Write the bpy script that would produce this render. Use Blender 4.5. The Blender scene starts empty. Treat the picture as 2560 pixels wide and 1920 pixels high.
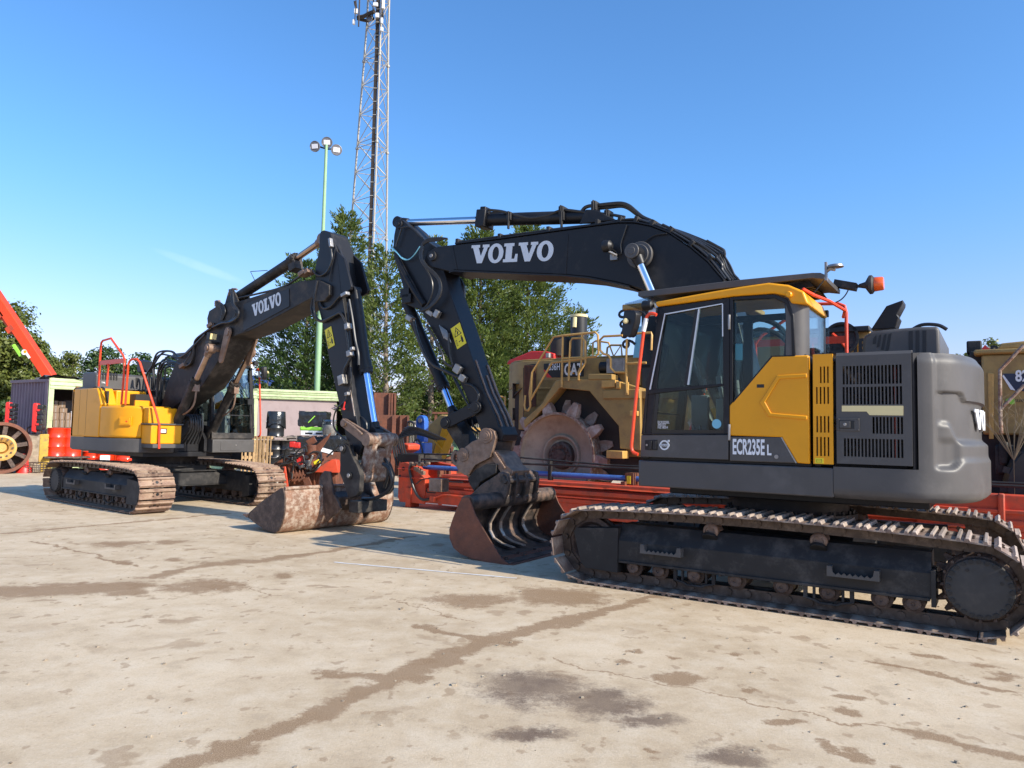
import bpy, math, random
from mathutils import Vector as V, Matrix
from mathutils.geometry import tessellate_polygon
S = bpy.context.scene
COL = S.collection
PI = math.pi
rnd = random.Random(7)
# ---------------------------------------------------------------- camera model (measured from the photograph)
FOC, PIT, ROL, CH = 1834.3, .0665, .0208, 1.6244        # focal length (px of 2560), pitch, roll, lens height
def ray(px, py):
    a = (px-1280)/FOC; b = (960-py)/FOC
    x = a*math.cos(ROL)-b*math.sin(ROL); y = a*math.sin(ROL)+b*math.cos(ROL)
    return V((x, math.cos(PIT)-y*math.sin(PIT), math.sin(PIT)+y*math.cos(PIT)))
def dep(px, py, Y):                                      # point at distance Y
    r = ray(px, py); return r*(Y/r.y)+V((0, 0, CH))
def gnd(px, py, z=0.0):                                  # point at height z
    r = ray(px, py); return r*((z-CH)/r.z)+V((0, 0, CH))
class Frame:                                             # a machine's own axes: x forward, y left
    def __init__(s, X, Y, yaw): s.X, s.Y, s.yaw = X, Y, yaw; s.c, s.s = math.cos(yaw), math.sin(yaw)
    def w2l(s, p): d = V((p.x-s.X, p.y-s.Y)); return V((d.x*s.c+d.y*s.s, -d.x*s.s+d.y*s.c, p.z))
    def l2w(s, p): return V((s.X+s.c*p[0]-s.s*p[1], s.Y+s.s*p[0]+s.c*p[1], p[2]))
    def _hit(s, px, py, n, o):
        r = ray(px, py); q = o-V((0, 0, CH)); return s.w2l(r*(q.dot(n)/r.dot(n))+V((0, 0, CH)))
    def side(s, px, py, y): return s._hit(px, py, V((-s.s, s.c, 0)), s.l2w((0, y, 0)))
    def front(s, px, py, x): return s._hit(px, py, V((s.c, s.s, 0)), s.l2w((x, 0, 0)))
NF = Frame(3.1611, 8.3615, 2.5581)                       # near excavator and the machines parked parallel behind it
LF = Frame(-7.4077, 15.7891, -.668)                      # far left excavator
WIN = dict(Zb=(960,480,.40687), R3=(1400,480,.217), A=(960,520,.22905), S4=(980,720,.21706), C=(940,980,.18083), H=(1960,660,.14465),
 Q=(1560,680,.14467), D5=(1560,860,.18079), K=(1560,640,.45208), CW=(2260,860,.26525), C2=(2060,660,.3618), T1=(1340,1200,.22604),
 T4=(2160,1240,.24111), T2=(1340,1140,.55154), B=(1000,1240,.22604), L1=(160,820,.20492), L2=(440,880,.16883), L3=(620,1020,.19293), LB=(560,900,.3014),
 L4=(380,720,.22905), L5=(380,540,.30742), L6=(740,560,.205), L7=(780,720,.24096), B1=(640,920,.16275), B2=(0,900,.18083),
 B3=(0,720,.16275), D=(1180,700,.31335), P=(0,0,1), Z7=(640,600,.36166), M1=(740,0,.24116), M2=(740,320,.24116))
def W(w, x, y): o = WIN[w]; return (o[0]+x*o[2], o[1]+y*o[2])
def sd(fr, y, w, *pts): return [(lambda q: (q.x, q.z))(fr.side(*W(w, *p), y)) for p in pts]
def s3(fr, y, w, *pts): return [fr.side(*W(w, *p), y) for p in pts]
# ---------------------------------------------------------------- materials
MATS = {}
def mat(name, col, rough=.5, metal=0, var=.15, vs=5, dirt=None, da=.5, ds=3, bump=0, bs=60, coat=0, spec=.5, stretch=None):
    m = bpy.data.materials.new(name); m.use_nodes = True; nt = m.node_tree; N = nt.nodes; L = nt.links
    b = N['Principled BSDF']; MATS[name] = m
    b.inputs['Metallic'].default_value = metal; b.inputs['Roughness'].default_value = rough
    b.inputs['Coat Weight'].default_value = coat; b.inputs['Specular IOR Level'].default_value = spec
    tc = N.new('ShaderNodeTexCoord'); src = tc.outputs['Object']
    if stretch:
        mp = N.new('ShaderNodeMapping'); mp.inputs['Scale'].default_value = stretch; L.new(src, mp.inputs[0]); src = mp.outputs[0]
    n = N.new('ShaderNodeTexNoise'); n.inputs['Scale'].default_value = vs; n.inputs['Detail'].default_value = 6; n.inputs['Roughness'].default_value = .62
    L.new(src, n.inputs['Vector'])
    mr = N.new('ShaderNodeMapRange'); mr.inputs[1].default_value = .3; mr.inputs[2].default_value = .7
    mr.inputs[3].default_value = 1-var; mr.inputs[4].default_value = 1+var; L.new(n.outputs[0], mr.inputs[0])
    mx = N.new('ShaderNodeVectorMath'); mx.operation = 'SCALE'; mx.inputs[0].default_value = col[:3]; L.new(mr.outputs[0], mx.inputs['Scale'])
    out = mx.outputs[0]
    if name.startswith('shoe'):
        oi = N.new('ShaderNodeObjectInfo'); sc = N.new('ShaderNodeMapRange'); sc.inputs[3].default_value = .68; sc.inputs[4].default_value = 1.25; L.new(oi.outputs['Random'], sc.inputs[0]); m2 = N.new('ShaderNodeVectorMath'); m2.operation = 'SCALE'; L.new(out, m2.inputs[0]); L.new(sc.outputs[0], m2.inputs['Scale']); out = m2.outputs[0]
    if dirt:
        n2 = N.new('ShaderNodeTexNoise'); n2.inputs['Scale'].default_value = ds; n2.inputs['Detail'].default_value = 9; n2.inputs['Roughness'].default_value = .7
        L.new(src, n2.inputs['Vector'])
        cr = N.new('ShaderNodeMapRange'); cr.inputs[1].default_value = .62-.35*da; cr.inputs[2].default_value = .80-.35*da; cr.inputs[4].default_value = min(1, da*1.6)
        L.new(n2.outputs[0], cr.inputs[0])
        mc = N.new('ShaderNodeMix'); mc.data_type = 'RGBA'; mc.inputs[7].default_value = (*dirt, 1); L.new(cr.outputs[0], mc.inputs[0]); L.new(out, mc.inputs[6]); out = mc.outputs[2]
        rm = N.new('ShaderNodeMapRange'); rm.inputs[3].default_value = rough; rm.inputs[4].default_value = max(rough, .8); L.new(cr.outputs[0], rm.inputs[0]); L.new(rm.outputs[0], b.inputs['Roughness'])
        if metal:
            me = N.new('ShaderNodeMapRange'); me.inputs[3].default_value = metal; me.inputs[4].default_value = 0; L.new(cr.outputs[0], me.inputs[0]); L.new(me.outputs[0], b.inputs['Metallic'])
    L.new(out, b.inputs['Base Color'])
    if bump:
        n3 = N.new('ShaderNodeTexNoise'); n3.inputs['Scale'].default_value = bs; n3.inputs['Detail'].default_value = 5; L.new(src, n3.inputs['Vector'])
        bp = N.new('ShaderNodeBump'); bp.inputs['Strength'].default_value = bump; bp.inputs['Distance'].default_value = .02; L.new(n3.outputs[0], bp.inputs['Height']); L.new(bp.outputs[0], b.inputs['Normal'])
    return m
def glassmat(name, tint, refl=.45):
    m = bpy.data.materials.new(name); m.use_nodes = True; nt = m.node_tree; N = nt.nodes; L = nt.links; N.clear(); MATS[name] = m
    o = N.new('ShaderNodeOutputMaterial'); t = N.new('ShaderNodeBsdfTransparent'); t.inputs[0].default_value = (*tint, 1)
    g = N.new('ShaderNodeBsdfGlossy'); g.inputs['Roughness'].default_value = .02; g.inputs[0].default_value = (.9, .95, .95, 1)
    f = N.new('ShaderNodeFresnel'); f.inputs[0].default_value = 1.6; mx = N.new('ShaderNodeMixShader')
    a = N.new('ShaderNodeMath'); a.operation = 'MULTIPLY_ADD'; a.inputs[1].default_value = refl; a.inputs[2].default_value = .0; L.new(f.outputs[0], a.inputs[0])
    L.new(a.outputs[0], mx.inputs[0]); L.new(t.outputs[0], mx.inputs[1]); L.new(g.outputs[0], mx.inputs[2]); L.new(mx.outputs[0], o.inputs[0]); return m
DUST = (.30, .25, .19)
mat('grey_paint', (.078, .074, .072), .46, spec=.35, var=.12, vs=2.5, dirt=(.16,.15,.14), da=.24, ds=2.2, bump=.05, bs=220)
mat('dark_paint', (.0125, .0125, .0145), .42, spec=.3, var=.14, vs=2.0, dirt=(.06,.056,.055), da=.24, ds=2.6, bump=.04, bs=180)
mat('dusty_dark', (.019, .0175, .017), .55, spec=.3, var=.2, vs=3, dirt=(.11,.095,.08), da=.42, ds=3)
mat('hub_dark', (.050, .048, .046), .6, var=.2, vs=5, dirt=(.10,.085,.07), da=.3, ds=5, spec=.3)
mat('frame_dark', (.024, .023, .023), .6, spec=.3, var=.2, vs=4, dirt=(.10,.09,.08), da=.35, ds=4)
mat('black', (.010, .010, .011), .5, var=.1)
mat('black_gloss', (.008, .009, .010), .18, var=.1)
mat('rubber', (.020, .020, .021), .36, var=.3, vs=20)
mat('yellow', (.74, .315, .007), .38, var=.06, vs=2, dirt=(.42,.22,.04), da=.18, ds=3, spec=.35)
mat('old_yellow', (.34, .215, .065), .55, var=.14, vs=3, dirt=(.14,.085,.05), da=.36, ds=2.2, bump=.1, bs=50)
mat('rail_yellow', (.52, .30, .08), .5, var=.14, vs=6, dirt=(.2,.13,.08), da=.3, ds=8)
mat('orange', (.70, .055, .010), .4, var=.08, vs=3, dirt=(.3,.1,.05), da=.2, ds=5)
mat('rail_orange', (.70, .058, .016), .38, var=.1, vs=8)
mat('rig_orange', (.56, .062, .022), .55, var=.22, vs=2.2, dirt=(.17,.07,.045), da=.42, ds=3.5)
mat('chrome', (.80, .81, .83), .10, 1.0, var=.04)
mat('worn_rod', (.42, .30, .23), .30, 1.0, var=.15, vs=8)
mat('sky_tint_rod', (.42, .60, .92), .12, 1.0, var=.08)  # chrome rod; the sky's reflection is put into its blue base colour
mat('steel', (.32, .31, .30), .42, .8, var=.2, vs=9, dirt=(.17,.13,.10), da=.35, ds=8)
mat('shoe', (.20, .138, .108), .55, .25, var=.32, vs=9, dirt=(.42,.35,.28), da=.44, ds=7, bump=.25, bs=40)
mat('shoe_worn', (.37, .30, .25), .55, .15, var=.28, vs=14, dirt=(.17,.115,.085), da=.36, ds=16)
mat('shoe_clay', (.19, .115, .080), .65, .1, var=.35, vs=7, dirt=(.36,.27,.19), da=.44, ds=6, bump=.3, bs=35)
mat('chain', (.085, .062, .048), .5, .5, var=.35, vs=12, dirt=(.25,.2,.16), da=.3, ds=10)
mat('rust', (.155, .052, .026), .68, var=.32, vs=4, dirt=(.07,.04,.03), da=.4, ds=5, bump=.3, bs=50)
mat('rust_light', (.20, .105, .066), .65, var=.3, vs=5, dirt=(.46,.39,.32), da=.50, ds=11, bump=.35, bs=40)
mat('rust_dark', (.075, .050, .040), .6, .3, var=.35, vs=9, dirt=(.16,.11,.08), da=.42, ds=9, bump=.5, bs=26)
mat('bucket_in', (.060, .050, .045), .48, .3, var=.45, vs=6, dirt=(.20,.12,.08), da=.46, ds=6, bump=.2, bs=30)
mat('lit_worn_edge', (.58, .48, .39), .4, .6, var=.25, vs=14, dirt=(.22,.14,.1), da=.3, ds=12)  # worn steel, brightened so the shaded bucket rib edges look sunlit
mat('coupler', (.21, .135, .095), .5, .3, var=.35, vs=9, dirt=(.30,.22,.17), da=.40, ds=8, bump=.2, bs=30)
mat('concrete', (.36, .30, .22), .85, var=.2, vs=6, dirt=(.13,.10,.07), da=.45, ds=5, bump=.4, bs=30)
mat('block_yellow', (.55, .36, .06), .7, var=.15, dirt=(.2,.15,.1), da=.4, ds=9)
mat('purple_steel', (.19, .135, .165), .6, var=.14, vs=2, dirt=(.2,.17,.17), da=.3, ds=4)
mat('pink_steel', (.33, .255, .245), .65, var=.08, vs=1.6, dirt=(.22,.16,.15), da=.3, ds=3)
mat('green_steel', (.42, .50, .27), .6, var=.14, vs=4, dirt=(.24,.24,.13), da=.35, ds=5)
mat('tarp', (.10, .105, .10), .6, var=.3, vs=5)
mat('card', (.20, .135, .085), .85, var=.12, vs=4)
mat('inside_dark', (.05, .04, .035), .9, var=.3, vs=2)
mat('pallet_wood', (.42, .27, .13), .8, var=.3, vs=9, stretch=(1,1,6))
mat('grey_wood', (.25, .21, .18), .85, var=.25, vs=9)
mat('wrap', (.018, .020, .022), .22, var=.2, vs=6, bump=1.0, bs=7)
mat('lime', (.28, .62, .06), .6, var=.1)
mat('white', (.72, .73, .74), .5, var=.05)
mat('white_paint', (.70, .72, .75), .45, var=.05)
mat('decal_grey', (.60, .64, .68), .45, var=.05)
mat('cream', (.72, .60, .30), .5, var=.04)
mat('decal_yellow', (.72, .60, .02), .45, var=.08, dirt=(.3,.25,.05), da=.2, ds=12)
mat('red', (.62, .03, .025), .4, var=.1, dirt=(.25,.04,.03), da=.2)
mat('drum_red', (.70, .036, .008), .3, var=.05, coat=.3)
mat('drum_black', (.020, .021, .023), .3, var=.15)
mat('blue_pipe', (.07, .16, .46), .35, .1, var=.18, vs=6, dirt=(.25,.28,.35), da=.25, ds=12)
mat('blue_roof', (.030, .050, .20), .5, var=.1, vs=2)
mat('blue_hyd', (.035, .13, .47), .35, var=.15, vs=6)
mat('galv', (.34, .32, .275), .5, .2, var=.12, vs=3)
mat('pole_green', (.24, .40, .22), .5, var=.08, vs=2)
mat('lamp_face', (.16, .16, .17), .35, .3, var=.1)
mat('led_white', (.75, .76, .80), .25, var=.05)
mat('amber', (.85, .12, .01), .2, var=.1, coat=.6)
mat('cyan_tag', (.18, .46, .60), .5, var=.05)
mat('teal', (.02, .26, .20), .3, var=.05)
mat('seat_cloth', (.018, .018, .020), .8, var=.2)
mat('cab_trim', (.17, .18, .19), .7, var=.1)
mat('bark', (.13, .10, .075), .9, var=.35, vs=8, bump=.6, bs=25)
mat('pale_bark', (.24, .19, .15), .9, var=.35, vs=8, bump=.6, bs=25)
mat('loader_navy', (.012, .018, .05), .4, var=.1)
mat('bomag_cream', (.46, .40, .20), .6, var=.1)
glassmat('glass', (.74, .83, .82), .40); glassmat('glass_clear', (.90, .95, .94), .7); glassmat('clear_plastic', (.82, .86, .88))
def leafmat(name, c1, c2, tr=.35, rough=.6):
    m = bpy.data.materials.new(name); m.use_nodes = True; nt = m.node_tree; N = nt.nodes; L = nt.links; N.clear(); MATS[name] = m
    o = N.new('ShaderNodeOutputMaterial'); g = N.new('ShaderNodeNewGeometry'); tc = N.new('ShaderNodeTexCoord')
    n = N.new('ShaderNodeTexNoise'); n.inputs['Scale'].default_value = .9; n.inputs['Detail'].default_value = 3; L.new(tc.outputs['Object'], n.inputs['Vector'])
    ad = N.new('ShaderNodeMath'); ad.operation = 'MULTIPLY_ADD'; ad.inputs[1].default_value = .55; L.new(g.outputs['Random Per Island'], ad.inputs[0])
    mr = N.new('ShaderNodeMapRange'); mr.inputs[1].default_value = .3; mr.inputs[2].default_value = .7; mr.inputs[3].default_value = 0; mr.inputs[4].default_value = .5; L.new(n.outputs[0], mr.inputs[0]); L.new(mr.outputs[0], ad.inputs[2])
    mx = N.new('ShaderNodeMix'); mx.data_type = 'RGBA'; mx.inputs[6].default_value = (*c1, 1); mx.inputs[7].default_value = (*c2, 1); L.new(ad.outputs[0], mx.inputs[0])
    d = N.new('ShaderNodeBsdfDiffuse'); t = N.new('ShaderNodeBsdfTranslucent'); gl = N.new('ShaderNodeBsdfGlossy'); gl.inputs['Roughness'].default_value = .45; gl.inputs[0].default_value = (.6,.6,.6,1)
    L.new(mx.outputs[2], d.inputs[0]); L.new(mx.outputs[2], t.inputs[0])
    a = N.new('ShaderNodeMixShader'); a.inputs[0].default_value = tr; L.new(d.outputs[0], a.inputs[1]); L.new(t.outputs[0], a.inputs[2])
    b = N.new('ShaderNodeMixShader'); b.inputs[0].default_value = .05; L.new(a.outputs[0], b.inputs[1]); L.new(gl.outputs[0], b.inputs[2]); L.new(b.outputs[0], o.inputs[0]); return m
leafmat('conifer', (.042, .090, .018), (.19, .235, .052), .4)
leafmat('conifer_dark', (.032, .078, .024), (.12, .18, .045), .4)
leafmat('leaf', (.065, .10, .016), (.21, .23, .050), .4)
leafmat('leaf_dark', (.022, .055, .014), (.075, .13, .030))
leafmat('leaf_yellow', (.085, .115, .016), (.20, .215, .045))
leafmat('dry_twig', (.30, .22, .12), (.42, .33, .2), .1)
# ---------------------------------------------------------------- mesh builder
class MB:
    def __init__(s): s.v = []; s.f = []; s.m = []
    def add(s, vs, fs, mi=0):
        o = len(s.v); s.v += [tuple(p) for p in vs]; s.f += [tuple(i+o for i in f) for f in fs]; s.m += [mi]*len(fs); return s
    def bx(s, x0, x1, y0, y1, z0, z1, mi=0):
        return s.add([(x, y, z) for z in (z0, z1) for y in (y0, y1) for x in (x0, x1)], [(0,2,3,1),(4,5,7,6),(0,1,5,4),(2,6,7,3),(0,4,6,2),(1,3,7,5)], mi)
    def obx(s, c, sx, sy, sz, u=(1,0,0), w=(0,0,1), mi=0):       # oriented box: u its x axis, w its z axis
        u = V(u).normalized(); w = V(w); v = w.cross(u).normalized(); w = u.cross(v); c = V(c)
        return s.add([c+u*(a*sx/2)+v*(b*sy/2)+w*(d*sz/2) for d in (-1,1) for b in (-1,1) for a in (-1,1)], [(0,2,3,1),(4,5,7,6),(0,1,5,4),(2,6,7,3),(0,4,6,2),(1,3,7,5)], mi)
    def prism(s, poly, lo, hi, ax='y', mi=0):
        n = len(poly); f = {'y': lambda a, b, t: (a, t, b), 'x': lambda a, b, t: (t, a, b), 'z': lambda a, b, t: (a, b, t)}[ax]
        area = sum(poly[i][0]*poly[(i+1) % n][1]-poly[(i+1) % n][0]*poly[i][1] for i in range(n))
        if (area < 0) != (ax == 'y'): poly = poly[::-1]
        tri = [tuple(t) for t in tessellate_polygon([[V((a, b, 0)) for a, b in poly]])] if n > 4 else None
        vs = [f(a, b, lo) for a, b in poly]+[f(a, b, hi) for a, b in poly]
        fs = [tuple(range(n))[::-1], tuple(range(n, 2*n))]+[(i, (i+1) % n, n+(i+1) % n, n+i) for i in range(n)]
        return s.add(vs, fs, mi)
    def oprism(s, poly, o, u, v, t, mi=0):                        # polygon in the plane (u,v) at o, thickness t along u x v
        u = V(u).normalized(); v = V(v).normalized(); n = u.cross(v).normalized(); o = V(o); k = len(poly)
        area = sum(poly[i][0]*poly[(i+1) % k][1]-poly[(i+1) % k][0]*poly[i][1] for i in range(k))
        if area < 0: poly = poly[::-1]
        vs = [o+u*a+v*b for a, b in poly]+[o+u*a+v*b+n*t for a, b in poly]
        return s.add(vs, [tuple(range(k))[::-1], tuple(range(k, 2*k))]+[(i, (i+1) % k, k+(i+1) % k, k+i) for i in range(k)], mi)
    def cyl(s, p0, p1, r, r2=None, n=16, mi=0, cap=True):
        p0 = V(p0); p1 = V(p1); r2 = r if r2 is None else r2; d = (p1-p0).normalized()
        a = d.orthogonal().normalized(); b = d.cross(a)
        vs = [p0+(a*math.cos(2*PI*i/n)+b*math.sin(2*PI*i/n))*r for i in range(n)]+[p1+(a*math.cos(2*PI*i/n)+b*math.sin(2*PI*i/n))*r2 for i in range(n)]
        fs = [(i, (i+1) % n, n+(i+1) % n, n+i) for i in range(n)]
        if cap: fs += [tuple(range(n))[::-1], tuple(range(n, 2*n))]
        return s.add(vs, fs, mi)
    def lathe(s, prof, o, d, n=24, mi=0):                         # prof: (radius, height along d)
        o = V(o); d = V(d).normalized(); a = d.orthogonal().normalized(); b = d.cross(a); vs = []; fs = []; k = len(prof)
        for i in range(n):
            c = a*math.cos(2*PI*i/n)+b*math.sin(2*PI*i/n); vs += [o+c*max(r, 1e-4)+d*h for r, h in prof]
        for i in range(n):
            j = (i+1) % n; fs += [(i*k+q, j*k+q, j*k+q+1, i*k+q+1) for q in range(k-1)]
        return s.add(vs, fs, mi)
    def tube(s, pts, r, n=8, mi=0, smooth=0, cap=True):
        pts = [V(p) for p in pts]
        if smooth: pts = spline(pts, smooth)
        k = len(pts); vs = []; fs = []; pa = None
        for i, p in enumerate(pts):
            d = (pts[min(i+1, k-1)]-pts[max(i-1, 0)])
            d = d.normalized() if d.length > 1e-9 else V((0, 0, 1))
            a = d.orthogonal().normalized() if pa is None else (pa-d*pa.dot(d)).normalized()
            pa = a; b = d.cross(a); rr = r[i] if isinstance(r, (list, tuple)) and len(r) == k else r
            vs += [p+(a*math.cos(2*PI*j/n)+b*math.sin(2*PI*j/n))*rr for j in range(n)]
        for i in range(k-1): fs += [(i*n+j, i*n+(j+1) % n, (i+1)*n+(j+1) % n, (i+1)*n+j) for j in range(n)]
        if cap: fs += [tuple(range(n))[::-1], tuple(range((k-1)*n, k*n))]
        return s.add(vs, fs, mi)
    def plate(s, x0, x1, z0, z1, holes, y0, y1, mi=0):            # slotted plate in the xz plane, real openings
        xs = sorted({x0, x1, *[h[0] for h in holes], *[h[1] for h in holes]}); zs = sorted({z0, z1, *[h[2] for h in holes], *[h[3] for h in holes]})
        def solid(i, j):
            if i < 0 or j < 0 or i >= len(xs)-1 or j >= len(zs)-1: return False
            cx = (xs[i]+xs[i+1])/2; cz = (zs[j]+zs[j+1])/2
            return not any(h[0] < cx < h[1] and h[2] < cz < h[3] for h in holes)
        for i in range(len(xs)-1):
            for j in range(len(zs)-1):
                if not solid(i, j): continue
                a, b, c, d = xs[i], xs[i+1], zs[j], zs[j+1]
                s.add([(a,y0,c),(b,y0,c),(b,y0,d),(a,y0,d)], [(0,1,2,3)], mi); s.add([(a,y1,c),(b,y1,c),(b,y1,d),(a,y1,d)], [(3,2,1,0)], mi)
                for di, dj, q in ((-1,0,((a,c),(a,d))), (1,0,((b,d),(b,c))), (0,-1,((b,c),(a,c))), (0,1,((a,d),(b,d)))):
                    if not solid(i+di, j+dj):
                        (p, q1), (r_, q2) = q; s.add([(p,y0,q1),(p,y1,q1),(r_,y1,q2),(r_,y0,q2)], [(0,1,2,3)], mi)
        return s
    def pieces(s):                                                # loose pieces, those whose boxes touch taken together
        par = list(range(len(s.v)))
        def find(a):
            while par[a] != a: par[a] = par[par[a]]; a = par[a]
            return a
        for f in s.f:
            r = find(f[0])
            for i in f[1:]: par[find(i)] = r
        comp = {}
        for i, f in enumerate(s.f): comp.setdefault(find(f[0]), []).append(i)
        if not 1 < len(comp) <= 400: return [list(range(len(s.f)))]
        gs = []
        for fl in comp.values():
            vs = [s.v[i] for j in fl for i in s.f[j]]; gs.append([[min(v[k] for v in vs)-.004 for k in range(3)], [max(v[k] for v in vs)+.004 for k in range(3)], fl])
        go = True
        while go:
            go = False; out = []
            for g in gs:
                for h in out:
                    if all(g[0][k] <= h[1][k] and h[0][k] <= g[1][k] for k in range(3)):
                        h[0] = [min(g[0][k], h[0][k]) for k in range(3)]; h[1] = [max(g[1][k], h[1][k]) for k in range(3)]; h[2] = h[2]+g[2]; go = True; break
                else: out.append(g)
            gs = out
        return sorted((g[2] for g in gs), key=len, reverse=True)
    def build(s, name, mats, parent=None, label=None, bevel=0, ang=35, flat=False, seg=2, each=True):
        if each and parent is not None and len(s.f) < 6000:
            ps = s.pieces()
            if 1 < len(ps) <= 60:
                first = None
                for fl in ps:
                    q = MB(); mp = {}
                    for j in fl:
                        q.f.append(tuple(mp.setdefault(i, len(mp)) for i in s.f[j])); q.m.append(s.m[j])
                    q.v = [None]*len(mp)
                    for i, k in mp.items(): q.v[k] = s.v[i]
                    o = q.build(name, mats, parent, label, bevel, ang, flat, seg, False); first = first or o
                return first
        me = bpy.data.meshes.new(name); me.from_pydata(s.v, [], s.f); ob = bpy.data.objects.new(name, me)
        mats = [mats] if isinstance(mats, str) else mats
        for m in mats: me.materials.append(MATS[m])
        if len(mats) > 1: me.polygons.foreach_set('material_index', s.m)
        if not flat:
            me.polygons.foreach_set('use_smooth', [True]*len(me.polygons)); me.set_sharp_from_angle(angle=math.radians(ang))
        me.update(); COL.objects.link(ob)
        if parent is not None: ob.parent = parent
        if label: ob['label'] = label
        if bevel:
            b = ob.modifiers.new('bevel', 'BEVEL'); b.width = bevel; b.segments = seg; b.limit_method = 'ANGLE'; b.angle_limit = math.radians(40)
        return ob
def spline(p, k):
    out = []; n = len(p)
    for i in range(n-1):
        a, b, c, d = p[max(i-1, 0)], p[i], p[i+1], p[min(i+2, n-1)]
        for j in range(k):
            t = j/k; out.append(.5*((2*b)+(c-a)*t+(2*a-5*b+4*c-d)*t*t+(3*b-a-3*c+d)*t**3))
    return out+[p[-1]]
def thing(name, label, cat, loc=(0,0,0), yaw=0, group=None):
    o = bpy.data.objects.new(name, None); COL.objects.link(o); o.location = loc; o.rotation_euler = (0, 0, yaw); o.empty_display_size = .3
    o['label'] = label; o['category'] = cat
    if group: o['group'] = group
    return o
def tag(o, label, cat, group=None):
    o['label'] = label; o['category'] = cat
    if group: o['group'] = group
    return o
def copy_tree(o, parent=None):
    c = o.copy(); COL.objects.link(c)
    if parent is not None: c.parent = parent
    for ch in list(o.children): copy_tree(ch, c)
    return c
# ---------------------------------------------------------------- lettering
def oval(cx, cy, rx, ry, n=28): return [(cx+rx*math.cos(2*PI*i/n), cy+ry*math.sin(2*PI*i/n)) for i in range(n)]
SLAB_V = [(0,1),(.62,1),(.62,.85),(.53,.85),(.74,.38),(.92,.85),(.82,.85),(.82,1),(1.3,1),(1.3,.85),(1.2,.85),(.85,0),(.5,0),(.12,.85),(0,.85)]
SLAB_L = [(0,0),(.98,0),(.98,.42),(.83,.42),(.77,.17),(.58,.17),(.58,.84),(.7,.84),(.7,1),(0,1),(0,.84),(.15,.84),(.15,.16),(0,.16)]
def slab_word(mp, mb, mi=0):                                      # the boom maker's name in slab capitals; mp maps (u,v,t) to a point
    x = 0
    for ch in 'VOLVO':
        if ch == 'O':
            n = 28; o = oval(x+.54, .5, .54, .53, n); i = oval(x+.54, .5, .23, .36, n)
            vs = [mp(a, b, t) for t in (0, 1) for a, b in o+i]; k = 2*n; fs = []
            for j in range(n):
                q = (j+1) % n; fs += [(k+j, k+q, k+n+q, k+n+j), (j, q, k+q, k+j), (n+q, n+j, k+n+j, k+n+q)]
            mb.add(vs, fs, mi); x += 1.10
        else:
            p = SLAB_V if ch == 'V' else SLAB_L
            if ch == 'V': p = p[::-1]
            n = len(p); pts = [(x+a, b) for a, b in p]
            vs = [mp(a, b, t) for t in (0, 1) for a, b in pts]
            tri = tessellate_polygon([[V((a, b, 0)) for a, b in pts]])
            fs = []
            for t in tri:
                (x0,y0),(x1,y1),(x2,y2) = [pts[i] for i in t]
                if (x1-x0)*(y2-y0)-(x2-x0)*(y1-y0) < 0: t = (t[0], t[2], t[1])
                fs.append(tuple(n+i for i in t))
            fs += [(i, (i+1) % n, n+(i+1) % n, n+i) for i in range(n)]
            mb.add(vs, fs, mi); x += 1.26 if ch == 'V' else 1.0
    return x
def text(s, o, u, v, h, m, parent, name='lettering', bold=.0, xs=1.0, sp=1.0, thick=.004, fit=None):
    cu = bpy.data.curves.new('t', 'FONT'); cu.body = s; cu.size = 1; cu.offset = bold; cu.space_character = sp; cu.extrude = 0; cu.resolution_u = 3
    ob = bpy.data.objects.new('t', cu); COL.objects.link(ob); dg = bpy.context.evaluated_depsgraph_get(); dg.update()
    me = bpy.data.meshes.new_from_object(ob.evaluated_get(dg)); bpy.data.objects.remove(ob); me.name = name
    u = V(u).normalized(); v = V(v).normalized(); n = u.cross(v).normalized(); o = V(o)
    ys = [p.co.y for p in me.vertices] or [0]; hh = h/.72
    if fit: xs = fit/(max(p.co.x for p in me.vertices)*hh)
    for p in me.vertices: p.co = o+u*(p.co.x*hh*xs)+v*(p.co.y*hh)+n*thick
    me.materials.clear(); me.materials.append(MATS[m]); q = bpy.data.objects.new(name, me); COL.objects.link(q)
    if parent is not None: q.parent = parent
    return q
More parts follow.
